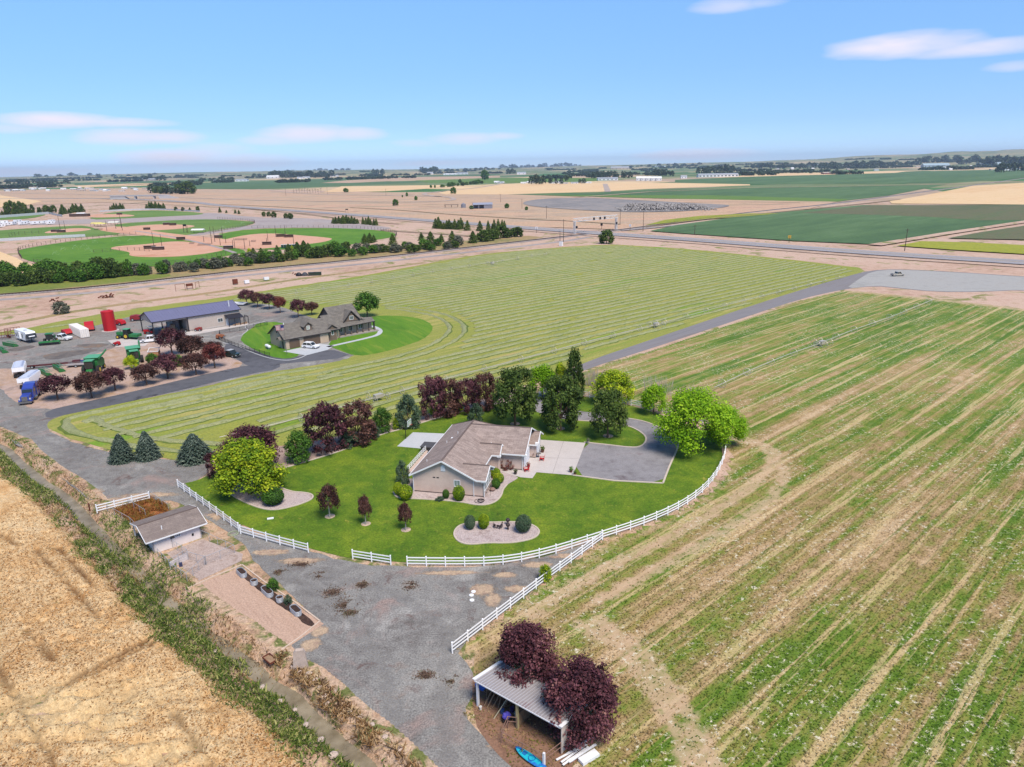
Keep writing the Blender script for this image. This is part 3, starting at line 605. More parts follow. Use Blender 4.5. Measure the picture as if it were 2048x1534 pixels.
o = obj('windrows', npmesh('windrows', V, Fc, rowm)); tag(o, 'raked grey-green rows of cut hay lying across the mown field', 'hay', kind='stuff')

row_shade = gmat('windrow_shade', [S(84, 104, 40), S(102, 120, 48), S(118, 128, 56)], .1, .8, 3.5, .4, .5)  # dark green colour stands in for the shade line along each windrow
o = obj('windrow_shade', npmesh('windrow_shade', V2, F2, row_shade)); tag(o, 'dark green strips painted as shade beside the rows of cut hay', 'hay', kind='stuff')

# ---------------------------------------------------------------- right hand field
TR = [GP([(1420, 870), (1470, 880), (1530, 890), (1545, 930), (1500, 975), (1420, 1030), (1330, 1080), (1215, 1135), (1130, 1180), (1060, 1235)]),
      GP([(1480, 870), (1545, 900), (1570, 945), (1545, 1000), (1470, 1050), (1380, 1100), (1290, 1150), (1200, 1200)]),
      GP([(1160, 1250), (1250, 1300), (1320, 1400), (1360, 1480), (1400, 1600), (1430, 1800)]), GP([(1200, 1240), (1290, 1310), (1370, 1420), (1430, 1540), (1490, 1800)])]
RF = GP([(1120, 764), (1170, 741), (1330, 690), (1480, 640), (1600, 600), (1690, 580), (1750, 585), (1900, 600), (2048, 617), (2500, 660), (3200, 900), (3400, 1700), (2600, 2300), (1500, 2300), (1060, 1750), (1030, 1560), (1010, 1500), (925, 1430), (952, 1380), (945, 1335), (912, 1296), (1000, 1228), (1100, 1152), (1205, 1078), (1300, 1045), (1390, 1002), (1440, 958), (1455, 915), (1450, 885), (1380, 845), (1300, 818), (1180, 790), (1140, 784)])
def tr_at(X, Y):
    a = np.zeros(X.shape)
    for L_ in TR:
        D, _ = pdist(X, Y, L_); a = np.maximum(a, np.clip(1.3-D/1.5, 0, 1))
    fe = GP([(905, 1307), (1000, 1230), (1100, 1150), (1215, 1075), (1300, 1045), (1390, 1002), (1440, 958), (1455, 915)]); D, _ = pdist(X, Y, fe)
    a = np.maximum(a, .6*np.clip(1.6-D/2.6, 0, 1))
    top = GP([(1690, 580), (1750, 585), (1900, 600), (2048, 617), (2500, 660)]); D, _ = pdist(X, Y, top); a = np.maximum(a, np.clip(1.3-D/7, 0, 1))
    return a
def field_nodes(t):
    """green and tan strips along the grid, shared by the ground and the tufts on it"""
    ge = t.n('ShaderNodeNewGeometry').outputs['Position']; v = t.map(ge, -R(DA), (.007, .20, 0)); v2 = t.map(ge, -R(DA), (.025, .62, 0)); flat = t.map(ge, 0, (1, 1, 0))
    a = t.noise(v, 1.0, 2, .5, .1); b = t.noise(v2, 1.0, 3, .6, .1); c = t.noise(flat, .25, 8, .78, .2)
    f = t.mt('ADD', t.mt('MULTIPLY', a, .38), t.mt('ADD', t.mt('MULTIPLY', b, .30), t.mt('MULTIPLY', c, .32)))
    f = t.mt('ADD', f, t.mt('MULTIPLY_ADD', t.noise(flat, .03, 3, .6), .16, -.08))
    yy = t.n('ShaderNodeSeparateXYZ'); t.lk(ge, yy.inputs[0]); f = t.mt('SUBTRACT', f, t.ramp(t.mt('DIVIDE', yy.outputs[1], 300.0), [(.3, 0.0), (.75, .045)]))
    col = t.ramp(f, [(.385, S(82, 116, 26)), (.445, S(106, 132, 40)), (.48, S(138, 142, 64)), (.52, S(158, 138, 88)), (.56, S(186, 156, 114)), (.62, S(212, 184, 146))])
    # straw left in thin lines every few metres by the mower, broken and wandering a little
    sp = t.n('ShaderNodeSeparateXYZ'); t.lk(t.map(ge, -R(DA), (1, 1, 0)), sp.inputs[0]); ac = t.mt('ADD', sp.outputs[1], t.mt('MULTIPLY', t.noise(v, 1.0, 2), 5.0))
    br = t.noise(v2, 1.7, 5, .75)
    for per, ph, lo, cc in ((6.3, 0, .80, S(220, 194, 144)), (6.3, 2.4, .86, S(172, 148, 88)), (3.1, 1.0, .84, S(98, 122, 40)), (2.3, 2.0, .9, S(206, 178, 134))):
        w_ = t.mt('SINE', t.mt('MULTIPLY_ADD', ac, 2*pi/per, ph)); w_ = t.mt('ADD', w_, t.mt('MULTIPLY_ADD', br, 2.6, -1.35))
        col = t.mix(t.ramp(w_, [(lo, 0.0), (min(1, lo+.2), .6)]), col, cc)
    return ge, flat, f, col
t = TT('stubble_field'); ge, flat, f, col = field_nodes(t)
g = t.noise(flat, 3.4, 6, .8); col = t.mix(1, col, t.ramp(g, [(.28, 0.6), (.72, 1.45)]), 'MULTIPLY')
at = t.n('ShaderNodeAttribute'); at.attribute_name = 'track'
wv = t.mt('ADD', at.outputs['Fac'], t.mt('MULTIPLY_ADD', t.noise(flat, .5, 7, .75), 2.4, -1.25))
trk = t.ramp(t.noise(flat, .5, 4, .6), [(.35, S(196, 166, 130)), (.6, S(216, 184, 152)), (.7, S(140, 140, 84))])
col = t.mix(t.ramp(wv, [(.42, 0.0), (.85, .7)]), col, trk)
sp = t.mt('MULTIPLY', t.ramp(t.noise(flat, 1.4, 6, .8), [(.565, 0.0), (.60, 1.0)]), t.ramp(t.noise(flat, .09, 4), [(.42, 0.0), (.55, 1.0)]))
col = t.mix(sp, col, S(232, 222, 196))
t.bump(g, .5, .12); t.fin(col, .95); stub = t.material
X0_, X1_ = min(p[0] for p in RF), 330
gridmesh('stubble_field', X0_, X1_, 12, 320, 1.0, lambda X, Y: inpoly(X, Y, RF) & (X > -12), lambda X, Y: .019+0*X, stub, 'structure', {'track': tr_at})
# tufts standing on the near part of the field
n = 260000; X = nrs.uniform(-8, 100, n); Y = nrs.uniform(28, 150, n); keep = inpoly(X, Y, RF); tr = tr_at(X, Y)
keep &= nrs.rand(n) > tr*.75; keep &= nrs.rand(n) < np.clip(1.5-Y/110, .12, 1); X, Y, tr = X[keep], Y[keep], tr[keep]; n = len(X)
def lay(name, X, Y, Z, size, mat, tilt=.45):
    n = len(X); nr = np.stack([nrs.normal(0, tilt, n), nrs.normal(0, tilt, n), np.ones(n)], -1); nr /= np.linalg.norm(nr, axis=1)[:, None]
    a = nrs.uniform(0, 2*pi, n); x = np.stack([np.cos(a), np.sin(a), 0*a], -1); x -= nr*(x*nr).sum(1)[:, None]; y = np.cross(nr, x); s = size*nrs.uniform(.5, 1.4, n)[:, None]
    P = np.stack([X, Y, Z], -1); V = np.stack([P-x*s, P-y*s*.4, P+x*s, P+y*s*.4], 1).reshape(-1, 3)
    return obj(name, npmesh(name, V, np.arange(4*n).reshape(-1, 4), mat, {'shade': ('FACE', nrs.rand(n))}))
def tufts(name, X, Y, Z, hgt, wid, mat, shade=None, blades=2, lean=.5):
    n = len(X); Vs = []; 
    for b in range(blades):
        a = nrs.uniform(0, 2*pi, n); w2 = wid*nrs.uniform(.6, 1.3, n); h2 = hgt*nrs.uniform(.5, 1.3, n); lx = nrs.normal(0, lean, n)*h2; ly = nrs.normal(0, lean, n)*h2
        ca, sa = np.cos(a)*w2/2, np.sin(a)*w2/2
        Vs.append(np.stack([np.stack([X-ca, Y-sa, Z-.03], -1), np.stack([X+ca, Y+sa, Z-.03], -1), np.stack([X+lx+ca*.35, Y+ly+sa*.35, Z+h2], -1), np.stack([X+lx-ca*.35, Y+ly-sa*.35, Z+h2*.93], -1)], 1))
    V = np.concatenate(Vs, 0).reshape(-1, 3); F = np.arange(len(V)).reshape(-1, 4)
    sh = np.tile(shade if shade is not None else nrs.rand(n), blades)
    return obj(name, npmesh(name, V, F, mat, {'shade': ('FACE', sh)}))
t = TT('stubble_tufts'); ge, flat, f, col = field_nodes(t)
a2 = t.n('ShaderNodeAttribute'); a2.attribute_name = 'shade'
col = t.mix(1, col, t.ramp(a2.outputs['Fac'], [(.1, .78), (.9, 1.45)]), 'MULTIPLY'); t.fin(col, .9); trn = t.n('ShaderNodeBsdfTranslucent'); t.lk(col, trn.inputs[0]); mxs = t.n('ShaderNodeMixShader'); mxs.inputs[0].default_value = .5; t.nt.links.new(t.b.outputs[0], mxs.inputs[1]); t.nt.links.new(trn.outputs[0], mxs.inputs[2]); t.nt.links.new(mxs.outputs[0], t.out.inputs[0]); stt = t.material
tag(lay('field_tufts', X, Y, nrs.uniform(.03, .16, n), .13, stt), 'short alfalfa and stubble tufts covering the striped field', 'grass', kind='stuff')

# ---------------------------------------------------------------- ripe wheat and the ditch weeds
PLOT = GP([(372, 1180), (478, 1136), (648, 1248), (563, 1303), (545, 1310), (525, 1288), (444, 1225)])
def wsign():
    D, s = pdist(np.array([-80.0]), np.array([60.0]), DITCH); return s[0]
WS = wsign()
def wdist(X, Y):
    D, s = pdist(X, Y, DITCH); return D*s*WS
WL = [GP([(-300, 1530), (0, 1430), (160, 1360), (331, 1272)]), GP([(-300, 1548), (0, 1440), (165, 1368), (336, 1280)])]
WD = [GP([(-120, 1140), (0, 1347), (37, 1412), (109, 1534), (180, 1700)]), GP([(75, 1109), (140, 1178), (200, 1245)]), GP([(347, 1431), (422, 1534), (470, 1620)]), GP([(120, 1105), (190, 1180)]), GP([(55, 1270), (110, 1330)]), GP([(-100, 1000), (40, 1100)])]
def wtrack(X, Y):
    a = np.zeros(X.shape)
    for L_ in WL: D, _ = pdist(X, Y, L_); a = np.maximum(a, np.clip(1.1-(D+.4*(fnoise(X*1.5, Y*1.5, 3)-.5))/.42, 0, 1))
    for L_ in WD: D, _ = pdist(X, Y, L_); a = np.maximum(a, np.clip(1.1-(D+.7*(fnoise(X*1.6, Y*1.6, 4)-.5))/.38, 0, 1)*.85)
    return a
def lodge(X, Y):
    c = G(150, 1430); d = np.hypot((X-c[0])/11, (Y-c[1])/4.5); c2 = G(300, 1520); d2 = np.hypot((X-c2[0])/7, (Y-c2[1])/3)
    k = np.clip(1.4-d-.8*(fnoise(X*.25, Y*.25, 8)-.5), 0, 1); k2 = np.clip(1.3-d2, 0, 1)
    c3 = G(70, 1010); d3 = np.hypot((X-c3[0])/14, (Y-c3[1])/9)
    return np.maximum(np.maximum(k, k2), .6*np.clip((fnoise(X*.07+3, Y*.07, 12)-.52)*6, 0, 1)*np.clip(1.6-d3, 0, 1))
def wheat_z(X, Y):
    d = wdist(X, Y)-3.5-1.6*(fnoise(X*.35, Y*.35, 2)-.5); k = np.clip(d/.9, 0, 1)
    wx = X+2.5*fnoise(X*.3, Y*.3, 21); wy = Y+2.5*fnoise(X*.3, Y*.3, 22)
    ru = fnoise(wx*.5+wy*.25, wy*1.1, 23, 4); L_ = lodge(X, Y)
    s = X*DX+Y*DY; tt_ = -X*DY+Y*DX
    z = .80+.20*(fnoise(X*1.3, Y*1.3, 5)-.5)+.10*(vnoise(X*4, Y*4, 6)-.5)-L_*(.25+1.9*(ru-.45))-.55*wtrack(X, Y)
    z -= .35*np.clip((fnoise(X*.9, Y*.9, 31)-.62)*8, 0, 1)*np.clip((fnoise(X*.12, Y*.12, 32)-.4)*5, 0, 1)
    return np.maximum(z*k, -.02)
t = TT('wheat'); v = t.co()
a = t.noise(v, .22, 4, .6, .6); b = t.noise(v, 1.6, 4, .7); f = t.mt('ADD', t.mt('MULTIPLY', a, .5), t.mt('MULTIPLY', b, .5))
col = t.ramp(f, [(.33, S(190, 140, 86)), (.43, S(222, 176, 120)), (.52, S(238, 200, 148)), (.62, S(244, 214, 168))])
at = t.n('ShaderNodeAttribute'); at.attribute_name = 'tread'; col = t.mix(at.outputs['Fac'], col, S(104, 68, 38))
al = t.n('ShaderNodeAttribute'); al.attribute_name = 'lodge'; col = t.mix(t.mt('MULTIPLY', al.outputs['Fac'], .5), col, S(240, 212, 160))
col = t.mix(t.ramp(t.noise(v, .5, 5, .7), [(.64, 0.0), (.70, .6)]), col, S(116, 112, 60))
g = t.noise(v, 5, 6, .8); col = t.mix(1, col, t.ramp(g, [(.3, .55), (.7, 1.35)]), 'MULTIPLY'); dr = t.noise(t.map(v, -R(DA-90), (.15, 3.0, 1)), 1.0, 4, .7); col = t.mix(1, col, t.ramp(dr, [(.3, .82), (.7, 1.14)]), 'MULTIPLY'); t.bump(g, .8, .15); t.fin(col, .9); wheatm = t.material
o = gridmesh('wheat_field', -150, 5, 22, 150, .28, lambda X, Y: (wdist(X, Y) > 2.4) & (X > -130-0*Y) & (np.abs(X) < 12+Y*.95), wheat_z, wheatm, 'stuff', {'tread': wtrack, 'lodge': lodge})
tag(o, 'ripe golden wheat standing beside the ditch, flattened in swirls and crossed by wheel tracks', 'wheat')
n = 420000; X = nrs.uniform(-75, 5, n); Y = nrs.uniform(26, 115, n)
keep = (np.abs(X) < 10+Y*.8) & (wdist(X, Y) > 4.0) & (nrs.rand(n) < np.clip(1.35-Y/90, .1, 1)); X, Y = X[keep], Y[keep]
k = (nrs.rand(len(X)) > .8*wtrack(X, Y)) & (nrs.rand(len(X)) > .6*lodge(X, Y)); X, Y = X[k], Y[k]; Z = wheat_z(X, Y); k = Z > .3; X, Y, Z = X[k], Y[k], Z[k]
t = TT('wheat_ears'); a2 = t.n('ShaderNodeAttribute'); a2.attribute_name = 'shade'; t.fin(t.ramp(a2.outputs['Fac'], [(0, S(140, 92, 48)), (.25, S(206, 156, 98)), (.6, S(240, 202, 146)), (1, S(255, 240, 204))]), .8)
trn = t.n('ShaderNodeBsdfTranslucent'); cc_ = t.b.inputs['Base Color'].links[0].from_socket; t.lk(cc_, trn.inputs[0]); mxs = t.n('ShaderNodeMixShader'); mxs.inputs[0].default_value = .5; t.nt.links.new(t.b.outputs[0], mxs.inputs[1]); t.nt.links.new(trn.outputs[0], mxs.inputs[2]); t.nt.links.new(mxs.outputs[0], t.out.inputs[0])
tag(lay('wheat_ears', X, Y, Z+nrs.uniform(0, .14, len(X)), .13, t.material, .7), 'bristling ears along the top of the ripe wheat', 'wheat', kind='stuff')
# rank green growth both sides of the ditch
weedm = fmat('ditch_weeds', [S(42, 62, 20), S(70, 96, 30), S(98, 126, 42), S(134, 150, 66), S(196, 190, 120)], .3, .5)
deadm = fmat('dry_weeds', [S(90, 66, 44), S(150, 112, 72), S(196, 156, 108), S(226, 196, 150), S(150, 150, 80)], .3, .5)
n = 620000; X = nrs.uniform(-110, 2, n); Y = nrs.uniform(30, 135, n); d = wdist(X, Y)
ok = (d > -3.3) & (d < 5.0) & ~inpoly(X, Y, PLOT) & (np.abs(X) < 14+Y*.85)
X, Y, d = X[ok], Y[ok], d[ok]; e = fnoise(X*.3, Y*.3, 40); kS = G(200, 1060)
hid = np.clip(2.3-np.abs(Y-74)/7, 0, 1)         # the stretch by the kennels is overgrown
dens = np.where(d > .7, 1.0, np.where(d < -.9, .5, hid)); dens *= np.clip((e-.15)*4, 0, 1)
ok = (nrs.rand(len(X)) < dens*np.clip(1.5-Y/120, .2, 1)) & ~((d < -1.2) & (Y < 60) & (nrs.rand(len(X)) < .6)); X, Y, d, e = X[ok], Y[ok], d[ok], e[ok]; KK = ok
Z = np.minimum(dz(X, Y), 0)+.02; hf = .6+.9*np.clip((fnoise(X*.25, Y*.25, 44)-.3)*2.2, 0, 1)+.3*np.clip((fnoise(X*1.1, Y*1.1, 45)-.5)*3, 0, 1)
hf = hf*np.where((d < 1.2) & (d > -1.2), .9, 1)*np.where(d < -1.2, .7, 1)
green = fnoise(X*.22, Y*.22, 46)+np.where(d > 0, .12, -.10+.22*hid[KK])-np.clip((d-4.4)*.3, 0, .4) > .44
tag(tufts('ditch_weeds', X[green], Y[green], (Z+hf*nrs.uniform(0, .75, len(X)))[green], .26, .15, weedm, None, 1, .9), 'tall green weeds and reeds growing thickly along the ditch', 'weeds', kind='stuff')
r_ = ~green; tag(tufts('dry_weeds', X[r_], Y[r_], (Z+.6*hf*nrs.uniform(0, .6, len(X)))[r_], .2, .11, deadm, None, 1, .8), 'dry straw coloured weeds along the ditch bank', 'weeds', kind='stuff')
# weeds in the dog run and by the fences
def patchweeds(name, pg, n, h, wd, mat, label, world=False):
    P = pg if world else GP(pg); xs_ = [p[0] for p in P]; ys_ = [p[1] for p in P]
    X = nrs.uniform(min(xs_), max(xs_), n); Y = nrs.uniform(min(ys_), max(ys_), n); k = inpoly(X, Y, P) & (fnoise(X*.6, Y*.6, 3) > .38); X, Y = X[k], Y[k]
    tag(tufts(name, X, Y, nrs.uniform(0, h*.6, len(X))+.02, h, wd, mat, None, 1, .8), label, 'weeds', kind='stuff')
rustm = fmat('rust_weed_leaf', [S(110, 60, 30), S(160, 96, 50), S(190, 126, 72), S(150, 140, 60)], .3, .8)
patchweeds('rust_weeds', [(225, 1022), (300, 995), (330, 1008), (345, 1035), (290, 1058), (262, 1045)], 9000, .35, .1, rustm, 'orange brown weeds filling the fenced run behind the kennel')
patchweeds('bank_weeds', [(560, 1310), (600, 1335), (650, 1370), (700, 1410), (740, 1450), (800, 1500), (860, 1560), (800, 1570), (740, 1500), (690, 1460), (640, 1415), (600, 1375), (550, 1330)], 16000, .4, .14, deadm, 'dry grass clumps along the rocky edge between ditch and gravel')
scrubm = fmat('brown_scrub', [S(96, 76, 68), S(122, 98, 86), S(144, 116, 102), S(124, 122, 84)], .3, .8)
for cx_, cy_, rx_, ry_ in ((690, 1210, 30, 15), (665, 1185, 24, 10), (725, 1170, 14, 7), (820, 1172, 18, 9), (700, 1225, 20, 7), (600, 1130, 25, 6), (850, 1352, 22, 9), (560, 1145, 14, 5), (905, 1360, 16, 7), (640, 1150, 20, 6)):
    c_ = G(cx_, cy_); k_ = depth(*c_)/FPX; n_ = 600; a_ = nrs.uniform(0, 2*pi, n_); q_ = np.abs(nrs.normal(0, .5, n_)); X = c_[0]+rx_*k_*q_*np.cos(a_); Y = c_[1]+ry_*k_*2.0*q_*np.sin(a_)
    k = fnoise(X*.9, Y*.9, 5) > .42; X, Y = X[k], Y[k]; tag(tufts('brown_weeds', X, Y, 0*X+.04, .09, .16, scrubm, None, 1, 1.2), 'low dead brown weeds growing through the gravel yard', 'weeds', kind='stuff')
rockm = pmat('rock', S(206, 186, 172), .9, 0, .2, 2, .4)
def rock_mesh(nm, seed):
    r2 = random.Random(seed); m = MB(); m.ball((0, 0, 0), 1, .8, .6, 7, 4, -.5)
    m.v = [tuple(c*(1+r2.uniform(-.22, .22)) for c in p) for p in m.v]; return m.mesh(nm, rockm)
RK = [rock_mesh('boulder', s) for s in range(4)]
i = 0
for (px, py, sz) in ((618, 1352, .5), (632, 1362, .42), (612, 1358, .3), (648, 1396, .38), (655, 1408, .3), (720, 1435, .35), (745, 1450, .3), (700, 1425, .28), (672, 1385, .3), (560, 1403, .3), (525, 1375, .32), (666, 1512, .45), (770, 1475, .34), (600, 1345, .3), (585, 1335, .28), (800, 1500, .32), (640, 1375, .3), (430, 1305, .35), (445, 1318, .3), (612, 1450, .3), (642, 1480, .32), (590, 1420, .25)):
    o = obj('boulder', RK[i % 4], None, G(px, py)+(sz*.2,), rnd.uniform(0, 6)); o.scale = (sz*1.0, sz, sz*rnd.uniform(.7, 1.2)); tag(o, ('large' if sz > .4 else 'small')+' pale boulder in dry grass on the ditch bank, '+('upstream of' if py < 1350 else 'just below' if py < 1420 else 'well below')+' the upright stone slab', 'rock', 'boulders along the ditch'); i += 1
m = MB(); m.prism([(-.75, 0), (.75, 0), (.6, 1.9), (.45, 2.3), (-.3, 2.35), (-.55, 2.0)], 'y', -.2, .2)
tag(m.build('stone_slab', rockm, None, G(602, 1338)+(0,), .2), 'tall pale upright stone slab at the gravel corner above the ditch', 'stone')

# ---------------------------------------------------------------- trees
barkm = pmat('bark', S(110, 88, 72), .9, 0, .25, 6); palebark = pmat('pale_bark', S(190, 180, 168), .9, 0, .2, 6)
F_PUR = fmat('purple_leaves', [S(34, 18, 22), S(62, 32, 38), S(92, 50, 58), S(124, 76, 84), S(160, 118, 104)], .15, .9, k=1.12)
F_PURB = fmat('purple_brown_leaves', [S(38, 26, 22), S(70, 44, 38), S(100, 66, 58), S(132, 94, 80)], .15, .9, k=1.12)
F_RED = fmat('red_purple_leaves', [S(70, 28, 30), S(116, 52, 50), S(150, 84, 70), S(176, 120, 96)], .2, .9)
F_DK = fmat('maple_leaves', [S(34, 48, 16), S(54, 74, 26), S(78, 98, 38), S(112, 124, 60)], .25, .8, k=1.6)
F_LIME = fmat('willow_leaves', [S(64, 104, 10), S(104, 150, 16), S(142, 184, 26), S(178, 208, 50)], .35, .6, k=1.35)
F_YG = fmat('yellow_green_leaves', [S(44, 76, 14), S(80, 114, 18), S(120, 148, 24), S(164, 180, 34), S(204, 204, 52)], .3, .5, k=1.35)
F_YEL = fmat('golden_leaves', [S(70, 100, 14), S(130, 160, 24), S(190, 206, 40), S(226, 220, 50)], .35, .6, k=1.25)
F_GRN = fmat('green_leaves', [S(34, 60, 18), S(62, 98, 30), S(90, 130, 44), S(120, 156, 60)], .25, .8, k=1.3)
F_SPR = fmat('spruce_needles', [S(30, 44, 36), S(52, 68, 58), S(86, 100, 88), S(132, 142, 126)], .1, .9, k=1.4)
F_BLU = fmat('juniper_needles', [S(38, 56, 40), S(62, 84, 60), S(88, 108, 80), S(112, 128, 98)], .1, .9, k=1.3)
F_FAR = fmat('far_leaves', [S(40, 54, 38), S(60, 76, 54), S(84, 98, 70)], .1, .05, k=1.5)
F_GREY = fmat('greyish_leaves', [S(70, 78, 62), S(96, 102, 84), S(130, 132, 112), S(160, 156, 138)], .2, .6)
def cards(C, Rr, n, size, up=.5, seed=0, shell=.75, flat=0, down=0):
    """leaf cards through a set of clumps; C clump centres, Rr radii"""
    rs = np.random.RandomState(seed); C = np.asarray(C, float); Rr = np.asarray(Rr, float); w_ = Rr**2; k = rs.choice(len(C), n, p=w_/w_.sum())
    d = rs.normal(size=(n, 3)); d /= np.linalg.norm(d, axis=1)[:, None]; rr = shell+(1-shell)*rs.rand(n)-.3*(rs.rand(n) < .25) if shell > .9 else 1.12*rs.rand(n)**.55
    rz = Rr[k] if Rr.ndim == 1 else None
    P = C[k]+d*(Rr[k]*rr)[:, None]*np.array([1, 1, 1-flat*.5])
    nrm = d+rs.normal(size=(n, 3))*.55+np.array([0, 0, up]); nrm /= np.linalg.norm(nrm, axis=1)[:, None]
    a = rs.normal(size=(n, 3)); x = np.cross(nrm, a); x /= np.linalg.norm(x, axis=1)[:, None]; y = np.cross(nrm, x)
    s = size*rs.uniform(.55, 1.35, n)[:, None]; x *= s; y *= s*rs.uniform(.5, .9, n)[:, None]
    V = np.stack([P-x, P-y*.9, P+x, P+y], 1).reshape(-1, 3); F = np.arange(4*n).reshape(-1, 4)
    sh = np.clip(.5*rs.rand(n)+.35*(d[:, 2]*.5+.5)*0+.5*rs.rand(len(C))[k], 0, 1)
    return V, F, sh, P, d
def branches(top, spread, trunk_r, seed, n=7, base=0, fork=.3):
    r2 = random.Random(seed); m = MB(); m.tube((0, 0, -.02), (0, 0, fork), trunk_r, 8, trunk_r*.75)
    m.tube((0, 0, fork), (r2.uniform(-.03, .03), r2.uniform(-.03, .03), top*.85), trunk_r*.75, 6, trunk_r*.15)
    for i in range(n):
        a = 2*pi*i/n+r2.uniform(-.4, .4); z0 = fork+r2.uniform(0, .25)*top; e = (cos(a)*spread*r2.uniform(.6, 1), sin(a)*spread*r2.uniform(.6, 1), z0+top*r2.uniform(.2, .45))
        md = (e[0]*.45, e[1]*.45, z0+(e[2]-z0)*.6); m.tube((0, 0, z0), md, trunk_r*.45, 5, trunk_r*.28); m.tube(md, e, trunk_r*.28, 5, trunk_r*.08)
        for q in range(2): m.tube(md, (e[0]*r2.uniform(.8, 1.2)+r2.uniform(-.1, .1), e[1]*r2.uniform(.8, 1.2)+r2.uniform(-.1, .1), e[2]+r2.uniform(-.1, .15)), trunk_r*.15, 4, trunk_r*.04)
    return m
# every prototype is a unit plant: crown about 1 wide, 1 high from the ground
def crown_pts(kind, seed):
    r2 = random.Random(seed); C = []; Rr = []
    def put(x, y, z, r): C.append((x, y, z)); Rr.append(r)
    if kind == 'round':          # spreading crown on a short trunk
        for i in range(60):
            a = r2.uniform(0, 2*pi); ph = r2.uniform(-.6, 1.5); rr = r2.uniform(.35, 1)**.5; put(.40*rr*cos(a)*cos(ph), .40*rr*sin(a)*cos(ph), .56+.34*sin(ph)*rr, r2.uniform(.09, .14))
    elif kind == 'low':          # crown down to the ground
        for i in range(115):
            a = r2.uniform(0, 2*pi); ph = r2.uniform(-1.1, 1.5); rr = r2.uniform(.35, 1)**.5; ch = cos(ph)**(.45 if ph < 0 else 1); put(.41*rr*cos(a)*ch, .41*rr*sin(a)*ch, .46+.44*sin(ph)*rr, r2.uniform(.09, .14))
    elif kind == 'oval':         # maple: broad low, narrowing to the top
        for i in range(85):
            z = r2.uniform(.15, .94); w_ = .44*(1-((z-.38)/.62)**2)**.5 if z > .38 else .44*(.6+.4*(z-.1)/.28); a = r2.uniform(0, 2*pi); rr = r2.uniform(.2, 1)**.5*w_; put(rr*cos(a)*.95, rr*sin(a)*.95, z, r2.uniform(.07, .12))
    elif kind == 'column':       # upright shrub to the ground
        for i in range(80):
            z = r2.uniform(.05, .93); a = r2.uniform(0, 2*pi); w_ = .42*min(1, (1.03-z)*2.2)*(.8+.2*min(1, z*4)); rr = r2.uniform(.2, 1)**.5*w_; put(rr*cos(a), rr*sin(a), z, r2.uniform(.08, .13))
    elif kind == 'fan':          # ragged upright shrub wider at the top
        for i in range(90):
            z = r2.uniform(.06, .93); a = r2.uniform(0, 2*pi); w_ = .36+.12*min(1, z*1.6)-(.2 if z > .82 else 0); rr = r2.uniform(.2, 1)**.5*w_; put(rr*cos(a), rr*sin(a), z, r2.uniform(.07, .12))
    elif kind == 'cloud':        # willow: a heap of domes
        for i in range(60):
            a = r2.uniform(0, 2*pi); ph = r2.uniform(-.8, 1.5); rr = r2.uniform(.45, 1)**.5; ch = cos(ph)**(.5 if ph < 0 else 1); put(.41*rr*cos(a)*ch, .41*rr*sin(a)*ch, .50+.40*sin(ph)*rr, r2.uniform(.10, .17))
    elif kind == 'ball':
        put(0, 0, .5, .47); put(.04, .03, .45, .44)
    elif kind == 'egg':
        for i in range(8): put(r2.uniform(-.08, .08), r2.uniform(-.08, .08), .2+.6*i/7, .36 if 1 < i < 7 else .28)
    return C, Rr
PRO = {}
def proto(key, kind, fol, n, size, seed, bark=barkm, fork=.2, tr_=.028, up=.5, shell=.75, nb=7):
    C, Rr = crown_pts(kind, seed); V, F, sh, P, d = cards(C, Rr, n, size, up, seed, shell)
    cm = npmesh('foliage', V, F, fol, {'shade': ('FACE', sh)})
    tm = branches(.8, .3, tr_, seed, nb, 0, fork).mesh('trunk', bark)
    PRO[key] = (cm, tm)
def conifer(key, fol, n, seed, dens=1.0, w_=.46, cs=1.25):
    rs = np.random.RandomState(seed); lay = 17; Vs = []; sh = []
    k = rs.rand(n)**.75; z = .04+.93*(1-k)**1.0; zq = np.floor(z*lay)/lay+.5/lay+rs.normal(0, .008, n); a = rs.uniform(0, 2*pi, n)
    nb = 13; aq = a+.22*np.sin(a*nb+np.floor(z*lay)*2.3)
    Rm = w_*(1-z**1.5)**.8*(1+.12*np.sin(a*nb+np.floor(z*lay)*2.3)); r = Rm*(rs.rand(n)**.45)
    r = r*(1+.10*rs.normal(size=n)); zz = zq-.10*(r/w_)+.02*rs.normal(size=n)+.03*(r/w_)**3
    P = np.stack([r*np.cos(aq), r*np.sin(aq), np.clip(zz, .01, 1)], -1)
    x = np.stack([np.cos(aq), np.sin(aq), -.35+.1*rs.normal(size=n)], -1)*(.032*cs*rs.uniform(.6, 1.4, n))[:, None]; y = np.stack([-np.sin(aq), np.cos(aq), .3*rs.normal(size=n)], -1)*(.016*cs*rs.uniform(.6, 1.4, n))[:, None]
    V = np.stack([P-x, P-y, P+x, P+y], 1).reshape(-1, 3)
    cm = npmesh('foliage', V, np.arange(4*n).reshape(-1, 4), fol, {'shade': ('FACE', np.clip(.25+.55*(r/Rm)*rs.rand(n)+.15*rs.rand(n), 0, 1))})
    m = MB(); m.tube((0, 0, -.02), (0, 0, .95), .03, 7, .004); PRO[key] = (cm, m.mesh('trunk', barkm))
proto('pur1', 'round', F_PUR, 5200, 0.026, 11, fork=.22); proto('pur2', 'round', F_PURB, 5200, 0.026, 12, fork=.24); proto('red1', 'round', F_RED, 4500, 0.026, 13, fork=.24)
proto('purbig', 'low', F_PUR, 20000, 0.0175, 14, fork=.1); proto('purbig2', 'low', F_PUR, 20000, 0.0175, 41, fork=.1)
